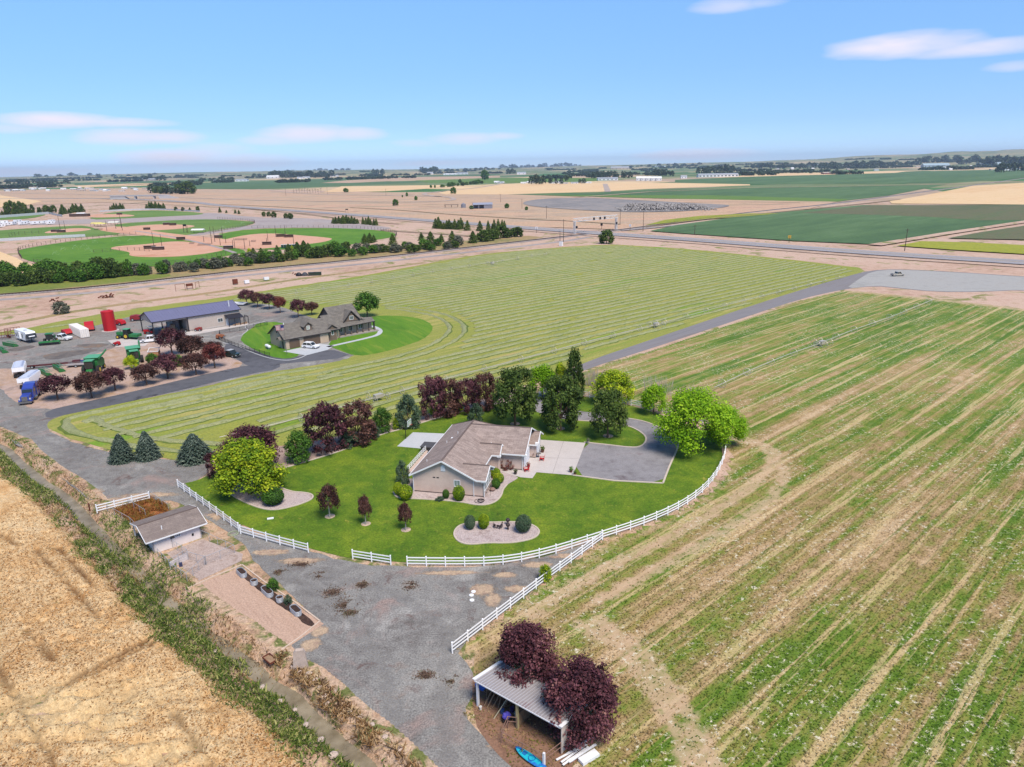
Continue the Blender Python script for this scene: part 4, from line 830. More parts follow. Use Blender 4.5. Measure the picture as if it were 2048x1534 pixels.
proto('purfan', 'fan', F_PUR, 7000, 0.0234, 15, fork=.08); proto('purfan2', 'fan', F_PURB, 7000, 0.0234, 16, fork=.08); proto('purcol', 'column', F_PUR, 6000, 0.026, 17, fork=.1)
proto('maple1', 'oval', F_DK, 9000, 0.0215, 18, fork=.16); proto('maple2', 'oval', F_DK, 9000, 0.0215, 19, fork=.16); proto('maplec', 'column', F_DK, 7000, 0.026, 20, fork=.12)
proto('willow', 'cloud', F_LIME, 22000, 0.0149, 21, fork=.2, tr_=.035); proto('lime', 'cloud', F_LIME, 6500, 0.0247, 22, fork=.2); proto('gold', 'cloud', F_YEL, 6500, 0.0247, 23, fork=.2)
proto('yg', 'low', F_YG, 20000, 0.0175, 24, fork=.15, tr_=.03); proto('green', 'low', F_GRN, 6000, 0.026, 25, fork=.1); proto('green2', 'round', F_GRN, 5200, 0.0273, 26, fork=.2)
proto('dkshrub', 'column', F_BLU, 5200, 0.0273, 27, fork=.05); proto('ygshrub', 'low', F_YEL, 3000, 0.0364, 28, fork=.05)
proto('ballyg', 'ball', F_YG, 5000, 0.0312, 29, fork=.05, shell=.92, up=.2); proto('ballg', 'ball', F_GRN, 5000, 0.0312, 30, fork=.05, shell=.92, up=.2); proto('ballb', 'ball', F_BLU, 5500, 0.026, 31, fork=.05, shell=.92, up=.2)
proto('sapling', 'round', F_PURB, 4200, .028, 61, palebark, .3, .035, nb=4)
conifer('spruce1', F_SPR, 12000, 33, w_=.5); conifer('spruce2', F_SPR, 12000, 34, w_=.5); conifer('farspruce', F_DK, 900, 35, w_=.5, cs=2.6)
proto('greybush', 'low', F_GREY, 1600, 0.052, 36, nb=3); proto('bush', 'low', F_GRN, 1400, 0.0546, 37, nb=3); proto('bushd', 'low', F_DK, 1400, 0.0546, 38, nb=3); proto('limebush', 'low', F_YEL, 1000, 0.0585, 39, nb=3)
proto('far1', 'round', F_FAR, 330, .085, 51, nb=0); proto('far2', 'low', F_FAR, 330, .085, 52, nb=0); proto('far3', 'oval', F_FAR, 300, .085, 53, nb=0); proto('fargreen', 'low', F_GRN, 330, .085, 54, nb=0)
# dome-topped shrubs stay dark at the core: a solid twig core keeps light from passing through
core = MB(); core.ball((0, 0, .5), .40, .40, .42, 10, 6)
def tree(key, px, py, wpx, top, label, cat='tree', group=None, name=None, rz=None, d=None, hm=None):
    x, y = G(px, py); zc = depth(x, y); wd = wpx*zc/FPX
    el = math.atan2(CH, hypot(x, y)); h = (py-top)*zc/FPX/max(.5, cos(el))*.97-.18*wd*0
    if hm: h = hm
    cm, tm = PRO[key]
    r_ = thing(name or ('tree' if cat == 'tree' else cat), label, cat, (x, y, 0), rnd.uniform(0, 6.28) if rz is None else rz, group)
    r_.scale = (wd, wd, h); obj('crown', cm, r_); obj('trunk', tm, r_); return r_
TL = [
 ('yg', 500, 988, 152, 876, 'huge round yellow-green tree over the stone bed at the left end of the lawn', 'tree', 'shade_tree'),
 ('ballg', 547, 1008, 46, 974, 'bright green clipped bush in front of the huge yellow-green tree', 'shrub', 'round_shrub'),
 ('purbig2', 508, 934, 126, 849, 'wide purple plum tree behind the huge yellow-green tree', 'tree', 'plum_tree'),
 ('purfan', 432, 958, 34, 902, 'small purple shrub poking out left of the huge yellow-green tree', 'shrub', 'purple_shrub'),
 ('green', 600, 924, 60, 857, 'leafy green shrub between the wide plum and the pair of tall plums', 'shrub', 'green_shrub'),
 ('purfan', 655, 902, 92, 805, 'tall ragged purple plum, left one of the close pair in the hedge', 'tree', 'plum_tree'),
 ('purfan2', 718, 885, 88, 803, 'tall ragged purple plum, right one of the close pair in the hedge', 'tree', 'plum_tree'),
 ('dkshrub', 700, 893, 44, 862, 'low dark green shrub at the foot of the close pair of plums', 'shrub', 'green_shrub'),
 ('dkshrub', 745, 874, 34, 842, 'narrow dark shrub at the right foot of the close pair of plums', 'shrub', 'green_shrub'),
 ('green', 766, 864, 46, 812, 'mid green shrub between plum pair and bluish shrub', 'shrub', 'green_shrub'),
 ('ygshrub', 795, 858, 22, 832, 'small yellow-green shrub left of the basketball hoop', 'shrub', 'yellow_shrub'),
 ('dkshrub', 817, 853, 58, 788, 'bushy blue-green shrub behind the basketball hoop', 'shrub', 'green_shrub'),
 ('purfan', 868, 836, 62, 750, 'tall purple plum, leftmost of the four behind the curved curb', 'tree', 'plum_tree'),
 ('purfan2', 900, 831, 60, 756, 'tall purple plum, second of the four behind the curved curb', 'tree', 'plum_tree'),
 ('purfan', 934, 825, 60, 757, 'tall purple plum, third of the four behind the curved curb', 'tree', 'plum_tree'),
 ('purfan2', 972, 818, 62, 744, 'tall purple plum touching the left maple behind the house', 'tree', 'plum_tree'),
 ('ygshrub', 870, 829, 28, 811, 'yellowish low shrub under the leftmost curb plum', 'shrub', 'yellow_shrub'),
 ('ygshrub', 917, 822, 26, 804, 'yellowish low shrub under the third curb plum', 'shrub', 'yellow_shrub'),
 ('dkshrub', 953, 850, 38, 806, 'weeping dark green shrub just behind the house ridge', 'shrub', 'weeping_shrub'),
 ('maple1', 1030, 851, 104, 733, 'big dark green maple behind the house, leftmost of the three', 'tree', 'maple_tree'),
 ('maple2', 1121, 861, 102, 750, 'big dark green maple in the middle of the three behind the house', 'tree', 'maple_tree'),
 ('maple1', 1215, 875, 86, 777, 'dark green maple standing alone in the drive island', 'tree', 'maple_tree'),
 ('lime', 1085, 800, 64, 727, 'bright green round tree seen between the two big maples', 'tree', 'willow_tree'),
 ('gold', 1120, 790, 32, 722, 'pale lime tree top beside the dark column tree', 'tree', 'willow_tree'),
 ('maplec', 1149, 797, 46, 694, 'tall dark green column tree at the end of the lane', 'tree', 'column_tree'),
 ('gold', 1226, 808, 92, 738, 'golden lime tree behind the island maple', 'tree', 'willow_tree'),
 ('lime', 1307, 828, 56, 767, 'small lime green tree by the back fence', 'tree', 'willow_tree'),
 ('willow', 1386, 900, 156, 778, 'largest bright lime willow at the right bend of the fence', 'tree', 'willow_tree'),
 ('willow', 1450, 892, 84, 814, 'smaller rounded lime willow joined to the right of the largest willow', 'tree', 'willow_tree'),
 ('sapling', 660, 1036, 50, 966, 'young purple tree on the lawn, leftmost and roundest of three', 'tree', 'young_tree'),
 ('sapling', 732, 1050, 32, 988, 'slender young purple tree on the lawn, middle of three', 'tree', 'young_tree'),
 ('sapling', 812, 1061, 34, 1003, 'young purple tree with forked top nearest the island bed', 'tree', 'young_tree'),
 ('pur1', 116, 800, 66, 746, 'plum tree right beside the blue semi truck', 'tree', 'plum_tree'), ('pur2', 184, 796, 68, 740, 'second plum tree along the yard road from the semi truck', 'tree', 'plum_tree'),
 ('pur1', 231, 781, 58, 731, 'third plum tree along the yard road, in front of the open combine', 'tree', 'plum_tree'), ('pur2', 294, 770, 56, 726, 'fourth plum tree along the yard road, before the second combine', 'tree', 'plum_tree'),
 ('pur1', 336, 757, 64, 704, 'fifth plum tree along the yard road', 'tree', 'plum_tree'), ('pur2', 393, 750, 58, 703, 'sixth plum tree along the yard road, near the dirt point', 'tree', 'plum_tree'),
 ('red1', 430, 736, 52, 684, 'reddest plum tree, standing on the dirt point by the parked dark pickup', 'tree', 'plum_tree'),
 ('pur1', 345, 712, 66, 652, 'large plum tree in front of the open shop bay', 'tree', 'plum_tree'), ('pur2', 384, 720, 66, 668, 'large plum tree just right of the one before the shop bay', 'tree', 'plum_tree'),
 ('pur2', 428, 716, 46, 680, 'plum tree behind the reddest plum tree', 'tree', 'plum_tree'),
 ('gold', 264, 738, 30, 710, 'small bright yellow tree against the second combine', 'tree', 'yellow_tree'), ('bush', 306, 728, 28, 705, 'dull green bush beside the wooden crate', 'shrub', 'green_shrub'), ('bush', 358, 732, 24, 708, 'green bush between two plum trees on the dirt pad', 'shrub', 'green_shrub'),
 ('pur1', 494, 610, 38, 577, 'plum tree behind the shop, leftmost of the row', 'tree', 'plum_tree'), ('pur2', 516, 614, 36, 583, 'plum tree behind the shop, second of the row', 'tree', 'plum_tree'),
 ('pur1', 539, 618, 36, 585, 'plum tree behind the shop, third of the row', 'tree', 'plum_tree'), ('red1', 561, 626, 30, 590, 'brick red plum tree at the row end behind the shop', 'tree', 'plum_tree'),
 ('pur1', 597, 635, 38, 596, 'plum tree left of the grey roofed farmhouse', 'tree', 'plum_tree'), ('pur2', 624, 630, 34, 602, 'plum tree against the back roof of the farmhouse', 'tree', 'plum_tree'),
 ('green2', 735, 634, 58, 582, 'round dark green tree at the far corner of the farmhouse', 'tree', 'shade_tree'),
 ('spruce1', 245, 921, 47, 866, 'blue spruce on the roadside, leftmost of three', 'tree', 'spruce_tree'), ('spruce2', 297, 916, 46, 860, 'blue spruce on the roadside, middle of three', 'tree', 'spruce_tree'),
 ('spruce1', 391, 919, 66, 866, 'widest blue spruce, standing apart nearest the yard gate', 'tree', 'spruce_tree'),
 ('greybush', 123, 627, 34, 601, 'grey-green bush grown against the rusty frame by the rail strip', 'shrub', 'grey_bush'), ('bushd', 1213, 487, 34, 457, 'dark round bush at the corner of the hay field beside the crossing', 'shrub', 'dark_bush'),
 ('purbig', 1053, 1375, 146, 1258, 'large purple plum tree hanging over the left end of the open shed', 'tree', 'plum_tree'), ('purbig2', 1166, 1462, 176, 1330, 'large purple plum tree hanging over the right end of the open shed', 'tree', 'plum_tree'),
 # house shrubs
 ('ballyg', 797, 990, 21, 963, 'clipped yellow-topped bush at the far left corner of the house', 'shrub', 'round_shrub'), ('ballyg', 812, 999, 31, 968, 'larger clipped yellow-topped bush at the left corner of the house', 'shrub', 'round_shrub'),
 ('ballg', 892, 997, 15, 978, 'small green ball bush midway along the front gable', 'shrub', 'round_shrub'), ('ballyg', 918, 1001, 26, 970, 'clipped yellow-topped bush below the front window', 'shrub', 'round_shrub'),
 ('dkshrub', 806, 968, 30, 920, 'tall feathery green shrub at the back left corner of the house', 'shrub', 'green_shrub'),
 ('ballyg', 991, 955, 22, 935, 'golden bush nearest the entry, uppermost of three beside the bay room', 'shrub', 'round_shrub'), ('ballyg', 997, 966, 24, 945, 'golden bush in the middle of three beside the bay room', 'shrub', 'round_shrub'), ('ballg', 992, 977, 20, 956, 'green ball bush, lowest of three beside the bay room', 'shrub', 'round_shrub'),
 ('ballb', 940, 1058, 24, 1029, 'grey-green clipped bush at the left of the island bed', 'shrub', 'round_shrub'), ('ballyg', 968, 1057, 24, 1027, 'yellow-topped clipped bush in the island bed', 'shrub', 'round_shrub'), ('ballb', 1047, 1064, 35, 1029, 'largest grey-green clipped bush at the right of the island bed', 'shrub', 'round_shrub'),
 ('ygshrub', 1091, 1161, 30, 1128, 'bright yellow weedy bush beside the diagonal white fence', 'shrub', 'yellow_shrub'), ('green', 546, 1181, 28, 1156, 'round green bush beside the middle long trough', 'shrub', 'green_shrub'), ('dkshrub', 577, 1208, 18, 1189, 'small dark bush right of the last round tub', 'shrub', 'green_shrub'),
 ('dkshrub', 880, 1001, 20, 993, 'low spreading juniper in the gravel under the front gable', 'shrub', 'juniper')]
for k_, px, py, w_, tp, lb, ct, nm in TL: tree(k_, px, py, w_, tp, lb, ct, None, nm, hm=7.3 if 'open shed' in lb else None)
# bare grey twig thicket behind the fence
for (px, py, wp, hp, lb) in ((1315, 790, 60, 42, 'thicket of bare grey twigs behind the small lime tree'), (1380, 800, 50, 30, 'low bare grey twigs behind the largest willow'), (1190, 770, 40, 34, 'thin bare twigs behind the golden lime tree')):
    x, y = G(px, py); s_ = depth(x, y)/FPX; m = MB()
    for i in range(90):
        a = rnd.uniform(0, 6.28); r_ = rnd.uniform(0, .5)*wp*s_; b = (r_*cos(a), r_*sin(a)*.6, 0); l_ = hp*s_*rnd.uniform(.5, 1.05); q = (b[0]*1.3+rnd.uniform(-.4, .4), b[1]*1.3+rnd.uniform(-.3, .3), l_); m.tube(b, q, .035, 3, .01)
        for j in range(2): f_ = rnd.uniform(.4, .8); p_ = tuple(b[c]+(q[c]-b[c])*f_ for c in range(3)); m.tube(p_, (p_[0]+rnd.uniform(-.5, .5), p_[1]+rnd.uniform(-.4, .4), p_[2]+l_*.3), .02, 3, .006)
    tag(m.build('twig_thicket', pmat('dead_twigs', S(186, 176, 166), .9), None, (x, y, 0)), lb, 'dead shrub')

# ---------------------------------------------------------------- shared paint
WHITE = pmat('white_paint', S(236, 236, 238, .85), .5, 0, .05, 2); VINYL = pmat('white_vinyl', S(244, 244, 246, .9), .35, 0, .04, 2)
STUC = pmat('pink_beige_stucco', S(228, 204, 190), .9, 0, .06, 1.5, .2, c2=S(216, 190, 176), lo=.5, hi=.7); GLASS = pmat('window_glass', S(70, 84, 88), .08, 0, .1, 1, 0, .8)
DARK = pmat('black_metal', S(44, 42, 46), .5, .3, .1, 2); STEEL = pmat('galvanised_steel', S(186, 190, 196, .8), .45, .25, .12, 2); TYRE = pmat('tyre_rubber', S(42, 40, 40), .85, 0, .15, 4)
RUST = pmat('rusty_iron', S(124, 70, 52), .9, .2, .3, 3, .3); WOOD = pmat('weathered_wood', S(164, 134, 106), .9, 0, .25, 3, .2); RED = pmat('red_paint', S(200, 30, 38), .5, 0, .08, 1, 0, .4, S(150, 40, 40), .66, .8)
def shingle(name, a, b, c, sx, sy):
    t = TT(name); v = t.co(); br = t.n('ShaderNodeTexBrick'); t.lk(v, br.inputs['Vector']); br.inputs['Scale'].default_value = 1
    br.inputs['Brick Width'].default_value = sx; br.inputs['Row Height'].default_value = sy; br.inputs['Mortar Size'].default_value = .012; br.offset = .5
    br.inputs['Color1'].default_value = a; br.inputs['Color2'].default_value = b; br.inputs['Mortar'].default_value = c
    col = t.mix(1, br.outputs['Color'], t.ramp(t.noise(v, .8, 4), [(.3, .86), (.7, 1.12)]), 'MULTIPLY'); col = t.mix(1, col, t.ramp(t.noise(v, 9, 3), [(.3, .85), (.7, 1.15)]), 'MULTIPLY')
    t.bump(t.noise(v, 8, 3), .3, .03); t.fin(col, .92); return t.material
SH1 = shingle('brown_shingles', S(156, 138, 130), S(178, 160, 151), S(128, 112, 105), .9, .30)
SH2 = shingle('grey_shingles', S(114, 108, 102), S(132, 126, 118), S(92, 86, 82), .9, .34)
SH3 = shingle('kennel_shingles', S(136, 122, 116), S(150, 136, 128), S(112, 100, 96), .9, .3)

# ---------------------------------------------------------------- pink-beige house
hx_, hy_ = G(829, 983)
H1 = thing('ranch_house', 'pink-beige stucco house with brown shingle roof and white trim in the middle of the lawn', 'house', (hx_, hy_, 0), R(-13))
m = MB()
m.prism([(0, .25), (9.6, .25), (9.6, 2.95), (4.8, 5.45), (0, 2.95)], 'y', 0, .2)
m.box(0, .2, .2, 21.5, .25, 2.95); m.box(0, 9.6, 21.3, 21.5, .25, 2.95)
m.box(9.4, 9.6, 4.1, 10.8, .25, 2.95); m.box(9.6, 11.2, 0, .2, .25, 2.95); m.box(9.6, 11.0, 4.0, 4.2, .25, 2.95)
m.prism([(0, .25), (4.2, .25), (4.2, 2.95), (2.1, 4.15), (0, 2.95)], 'x', 11.0, 11.2)
m.prism([(9.8, .25), (12.4, .25), (12.4, 2.95), (11.1, 4.0), (9.8, 2.95)], 'x', 10.7, 10.95)
m.box(9.6, 10.7, 9.8, 10.0, .25, 2.95); m.box(10.9, 15, 10.8, 11.0, .25, 2.95)
m.prism([(10.8, .25), (20.9, .25), (20.9, 2.95), (15.8, 5.45), (10.8, 2.95)], 'x', 14.8, 15.0); m.box(9.6, 15, 20.7, 20.9, .25, 2.95)
m.box(15.0, 16.0, 16.2, 16.4, .25, 2.5); m.prism([(16.2, .25), (20.8, .25), (20.8, 2.6), (18.5, 3.9), (16.2, 2.6)], 'x', 15.9, 16.1); m.box(15, 16, 20.6, 20.8, .25, 2.6)
m.build('wall', STUC, H1)
FM_ = pmat('foundation', S(120, 106, 100), .9)
for bx_ in ((.02, 11.17, .03, .22), (10.95, 11.17, .22, 4.1), (.03, .22, .22, 21.4), (11, 14.97, 10.83, 11), (14.8, 14.99, 11, 16.2), (15.8, 15.97, 16.23, 20.8), (10.7, 10.93, 9.83, 10.8)): MB().box(*bx_, 0, .25).build('foundation', FM_, H1)
def roofpart(nm, polys, mat, parent, th=.14):
    m = MB()
    for p in polys: m.slab(p, th)
    return m.build(nm, mat, parent)
e, rz_ = 3.0, 5.75
roofpart('roof', [[(-.5, -.5, e), (4.8, -.5, rz_), (4.8, 17.6, rz_), (-.5, 22, e)], [(-.5, 22, e), (4.8, 17.6, rz_), (10.1, 22, e)],
 [(4.8, -.5, rz_), (10.1, -.5, e), (10.1, 10.3, e), (4.8, 15.8, rz_)], [(4.8, 15.8, rz_), (10.1, 21.3, e), (10.1, 22, e), (4.8, 17.6, rz_)],
 [(10.1, 10.3, e), (15.5, 10.3, e), (15.5, 15.8, rz_), (4.8, 15.8, rz_)], [(4.8, 15.8, rz_), (15.5, 15.8, rz_), (15.5, 21.3, e), (10.1, 21.3, e)],
 [(10.1, -.55, 3.01), (11.7, -.55, 3.01), (11.7, 2.1, 4.42), (7.35, 2.1, 4.42)], [(7.35, 2.1, 4.42), (11.7, 2.1, 4.42), (11.7, 4.75, 3.01), (10.1, 4.75, 3.01)],
 [(10.1, 9.3, 3.02), (11.45, 9.3, 3.02), (11.45, 11.1, 4.3), (7.6, 11.1, 4.3)], [(7.6, 11.1, 4.3), (11.45, 11.1, 4.3), (11.45, 12.6, 3.3), (9.6, 12.6, 3.3)],
 [(14.9, 15.8, 2.62), (16.5, 15.8, 2.62), (16.5, 18.5, 4.12), (14.9, 18.5, 4.12)], [(14.9, 18.5, 4.12), (16.5, 18.5, 4.12), (16.5, 21.2, 2.62), (14.9, 21.2, 2.62)]], SH1, H1)
m = MB(); cp = pmat('ridge_cap', S(118, 102, 96), .9)
for a, b in (((4.8, -.45, rz_), (4.8, 17.6, rz_)), ((4.8, 15.8, rz_), (15.5, 15.8, rz_)), ((7.4, 2.1, 4.42), (11.7, 2.1, 4.42)), ((7.7, 11.1, 4.3), (11.4, 11.1, 4.3)), ((15, 18.5, 4.12), (16.5, 18.5, 4.12)), ((-.5, 22, e), (4.8, 17.6, rz_)), ((10.1, 22, e), (4.8, 17.6, rz_))): m.bar(a, b, .28, .06)
m.build('ridge_cap', cp, H1)
def rake(parent, pts, w_=.09, h_=.22, mat=WHITE, nm='fascia'):
    for a, b in zip(pts, pts[1:]):
        MB().bar(a, b, w_, h_).build(nm, mat, parent)
rake(H1, [(-.55, -.53, e-.1), (4.8, -.53, rz_-.1), (10.15, -.53, e-.1)]); rake(H1, [(10.15, -.6, e-.08), (11.73, -.6, e-.08)]); rake(H1, [(11.74, -.6, e-.08), (11.74, 2.1, 4.33), (11.74, 4.8, e-.08)])
rake(H1, [(10.13, 4.8, e-.1), (10.13, 9.3, e-.1)]); rake(H1, [(10.1, 9.27, e-.08), (11.47, 9.27, e-.08)]); rake(H1, [(11.48, 9.3, e-.06), (11.48, 11.1, 4.2), (11.48, 12.6, 3.2)]); rake(H1, [(11.5, 10.27, e-.1), (15.5, 10.27, e-.1)])
rake(H1, [(15.54, 10.27, e-.1), (15.54, 15.8, rz_-.1), (15.54, 21.3, e-.1)]); rake(H1, [(16.53, 15.78, 2.55), (16.53, 18.5, 4.03), (16.53, 21.2, 2.55)]); rake(H1, [(15.0, 15.77, 2.55), (16.5, 15.77, 2.55)]); rake(H1, [(-.53, -.5, e-.1), (-.53, 22, e-.1)])
for (u_, v_) in ((11.25, -.07), (-.06, -.07), (14.9, 10.72), (9.62, -.07)): MB().box(u_-.05, u_+.05, v_-.05, v_+.05, .1, 2.9).build('downspout', WHITE, H1)
for (u_, v_) in ((11.48, 9.5), (11.5, 4.6), (15.6, 10.6), (16.55, 16.1), (11.5, -.3)): MB().box(u_-.5, u_+.12, v_-.28, v_+.28, e-.32, e-.06).build('eave_return', WHITE, H1)
def window(parent, c, axis, w_, h_, mx_=1, my=1, gm=GLASS, fm=WHITE, out=-1, nm='window', fw=.09):
    """c = centre on the wall face; axis 'x' runs along x (faces -y or +y by out), 'y' along y"""
    def bx(m, a0, a1, z0, z1, d0, d1):
        if axis == 'x': m.box(c[0]+a0, c[0]+a1, *(sorted((c[1]+out*d0, c[1]+out*d1))), c[2]+z0, c[2]+z1)
        else: m.box(*(sorted((c[0]+out*d0, c[0]+out*d1))), c[1]+a0, c[1]+a1, c[2]+z0, c[2]+z1)
    m = MB(); hw, hh = w_/2, h_/2
    bx(m, -hw-fw, hw+fw, hh, hh+fw, .003, .07); bx(m, -hw-fw, hw+fw, -hh-fw, -hh, .003, .09); bx(m, -hw-fw, -hw, -hh, hh, .003, .07); bx(m, hw, hw+fw, -hh, hh, .003, .07)
    for i in range(1, mx_): bx(m, -hw+w_*i/mx_-.025, -hw+w_*i/mx_+.025, -hh, hh, .003, .05)
    for j in range(1, my): bx(m, -hw, hw, -hh+h_*j/my-.025, -hh+h_*j/my+.025, .004, .045)
    f = m.build(nm, fm, parent)
    g = MB(); bx(g, -hw, hw, -hh, hh, .002, .02); g.build('pane', gm, f); return f
window(H1, (7.0, 0, 2.0), 'x', .85, .95, 2, 1, pmat('curtained_glass', S(150, 165, 158), .15))
for k in range(3):
    window(H1, (11.2, .85+k*1.25, 1.75), 'y', 1.05, 1.5, 2, 3, GLASS, WHITE, 1)
window(H1, (11.2, 2.1, 3.15), 'y', 1.8, .55, 3, 1, GLASS, WHITE, 1)
m = MB(); m.prism([(4.5, 3.85), (5.2, 3.85), (5.2, 4.5), (5.1, 4.75), (4.85, 4.88), (4.6, 4.75), (4.5, 4.5)], 'y', -.05, -.003)
for k in range(6): m.box(4.58, 5.12, -.075, -.05, 3.92+k*.13, 3.98+k*.13)
m.build('gable_vent', WHITE, H1)
for u_ in (3.15, 3.75): MB().box(u_, u_+.38, -.04, -.003, 2.65, 2.78).build('wall_vent', DARK, H1)
gd = pmat('garage_door_white', S(226, 228, 234, .85), .5)
def garage_door(parent, x, y0, y1, z1, mat, n=4, cols=4, axis='y', out=1):
    d = None
    m = MB(); th = .05
    for k in range(n):
        for c in range(cols):
            a, b = y0+(y1-y0)*c/cols+.03, y0+(y1-y0)*(c+1)/cols-.03; z_0, z_1 = z1*k/n+.04, z1*(k+1)/n-.02
            if axis == 'y': m.box(*(sorted((x+out*.045, x+out*.075))), a, b, z_0, z_1)
            else: m.box(a, b, *(sorted((x+out*.045, x+out*.075))), z_0, z_1)
    if axis == 'y': m.box(*(sorted((x+out*.004, x+out*.045))), y0, y1, .02, z1)
    else: m.box(y0, y1, *(sorted((x+out*.004, x+out*.045))), .02, z1)
    return m.build('garage_door', mat, parent)
garage_door(H1, 15.0, 11.3, 16.0, 2.35, gd, 4, 8); garage_door(H1, 16.1, 16.9, 20.1, 2.2, gd, 4, 4)
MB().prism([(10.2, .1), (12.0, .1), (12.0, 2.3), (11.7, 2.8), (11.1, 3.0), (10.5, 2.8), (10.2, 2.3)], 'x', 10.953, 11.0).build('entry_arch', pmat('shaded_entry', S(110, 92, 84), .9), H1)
MB().box(10.95, 11.35, 12.0, 12.3, .05, 3.1).build('entry_pillar', STUC, H1); MB().box(10.95, 11.35, 9.72, 10.05, .05, 3.1).build('entry_pillar', STUC, H1)
for (u_, v_) in ((1.2, 3.0), (2.4, 9.6), (3.4, 12.7), (9.4, 11.9)):
    zz = 3+.52*min(u_+.5, 10.1-u_) if v_ < 10.5 or u_ < 5 else 3+.5*(v_-10.3); MB().tube((u_, v_, zz-.1), (u_, v_, zz+.35), .06, 6).build('roof_vent', WHITE, H1)
MB().box(2.6, 3.0, 11.2, 11.6, 4.55, 4.75).build('roof_vent', WHITE, H1)
# deck and hot tub behind the house
dkx, dky = G(868, 893)
dk = thing('back_deck', 'white railed back deck partly hidden behind the left roof slope', 'deck', (hx_, hy_, 0), R(-13))
MB().box(-3.4, 0, 6.0, 15.0, .0, .45).build('deck_floor', pmat('deck_boards', S(214, 190, 176), .8, 0, .15, 4), dk)
for v_ in np.arange(6, 15.1, 1.0): MB().box(-3.45, -3.35, v_-.05, v_+.05, .45, 1.35).build('post', WHITE, dk)
for z_ in (.75, 1.05, 1.35): MB().box(-3.44, -3.36, 6, 15, z_-.04, z_).build('rail', WHITE, dk)
tb = thing('hot_tub', 'square hot tub with a black lid at the corner of the concrete pad', 'hot tub', (hx_, hy_, 0), R(-13))
MB().box(-4.4, -2.2, 15.2, 17.4, .05, .95).build('tub_shell', pmat('tub_side', S(70, 68, 68), .6), tb); MB().box(-4.5, -2.1, 15.1, 17.5, .95, 1.1).build('lid', pmat('tub_lid', S(92, 90, 92), .5), tb)
gr_ = thing('barbecue_grill', 'covered barbecue grill on the back deck', 'grill', (hx_, hy_, .45), R(-13))
MB().box(-2.2, -1.3, 12.4, 13.0, .0, .8).build('cart', DARK, gr_); mm = MB(); mm.ball((-1.75, 12.7, .8), .45, .32, .35, 10, 4, 0); mm.build('hood', DARK, gr_)
# driveway furniture
def adir(nm, lb, px, py, c, s_=1):
    x, y = G(px, py); r_ = thing('lawn_chair', lb, 'chair', (x, y, .06), rnd.uniform(0, 6)); mt = c
    MB().slab([(-.3, -.25, .38), (.3, -.25, .38), (.3, .35, .30), (-.3, .35, .30)], .04).build('seat', mt, r_); MB().slab([(-.3, .3, .3), (.3, .3, .3), (.3, .6, 1.05), (-.3, .6, 1.05)], .04).build('backrest', mt, r_)
    for a in (-.36, .36): MB().box(a-.06, a+.06, -.3, .5, .55, .59).build('armrest', mt, r_)
    for a in (-.3, .3):
        for b in (-.25, .42): MB().box(a-.035, a+.035, b-.035, b+.035, 0, .55).build('leg', mt, r_)
RC = pmat('red_chair', S(214, 40, 44), .5)
adir('c', 'red lawn chair by the near corner of the garage', 1052, 943, RC); adir('c', 'red lawn chair out on the driveway near the small table', 1083, 921, RC)
def pot(lb, px, py, s_, fol=F_GRN, col=(110, 70, 55), z=.06):
    x, y = G(px, py); r_ = thing('flower_pot', lb, 'planter', (x, y, z)); MB().tube((0, 0, 0), (0, 0, .45*s_), .2*s_, 10, .3*s_).build('pot', pmat('pot', S(*col), .7), r_)
    V, F, sh, P, d = cards([(0, 0, .7*s_)], [.38*s_], 160, .08*s_, .5, int(px)); obj('plant', npmesh('plant', V, F, fol, {'shade': ('FACE', sh)}), r_)
pot('potted plant in front of the second garage door', 1085, 905, 1.2, F_DK); pot('pot of red flowers on the walk by the garage corner', 1057, 935, .9, F_RED); pot('pot at the corner of the driveway and gravel', 1142, 945, 1.0, F_GRN)
pot('tall leafy pot beside the driveway corner pot', 1150, 950, .8, F_GRN); pot('dark round planter at the end of the front walk', 1031, 949, .9, F_DK, (70, 60, 60)); pot('low planter by the pillar between the garages', 1067, 915, .9, F_RED); pot('small planter near the drive corner by the lawn', 1176, 887, .9, F_GREY, (190, 180, 170))
x, y = G(1077, 915); pt = thing('patio_table', 'small round patio table between the garage doors', 'table', (x, y, .06))
MB().tube((0, 0, .68), (0, 0, .72), .45, 14).build('tabletop', pmat('tabletop', S(120, 112, 110), .4), pt); MB().tube((0, 0, 0), (0, 0, .68), .05, 6).build('leg', DARK, pt)
x, y = G(1066, 911); pt = thing('water_jug', 'white round jug beside the patio table', 'jug', (x, y, .06)); mm = MB(); mm.ball((0, 0, .3), .28, .28, .32, 10, 6, -.9); mm.build('body', WHITE, pt)
# climbing roses on the garage front wall
for (px, py, hp, lb) in ((1003, 938, 24, 'rose bush beside the entry pillar'), (1020, 941, 24, 'climbing rose on the garage front wall'), (1012, 942, 12, 'low rose shoots in front of the garage wall')):
    x, y = G(px, py); s_ = depth(x, y)/FPX; r_ = thing('rose_bush', lb, 'rose bush', (x, y, .05)); m = MB()
    for k in range(5): m.tube((rnd.uniform(-.2, .2), 0, 0), (rnd.uniform(-.6, .6), rnd.uniform(-.1, .1), hp*s_*rnd.uniform(.6, 1)), .025, 4)
    m.build('stem', barkm, r_); V, F, sh, P, d = cards([(rnd.uniform(-.5, .5), 0, hp*s_*k/6) for k in range(1, 6)], [.28]*5, 260, .07, .5, int(px)+py); obj('leaves', npmesh('leaves', V, F, F_RED, {'shade': ('FACE', sh)}), r_)
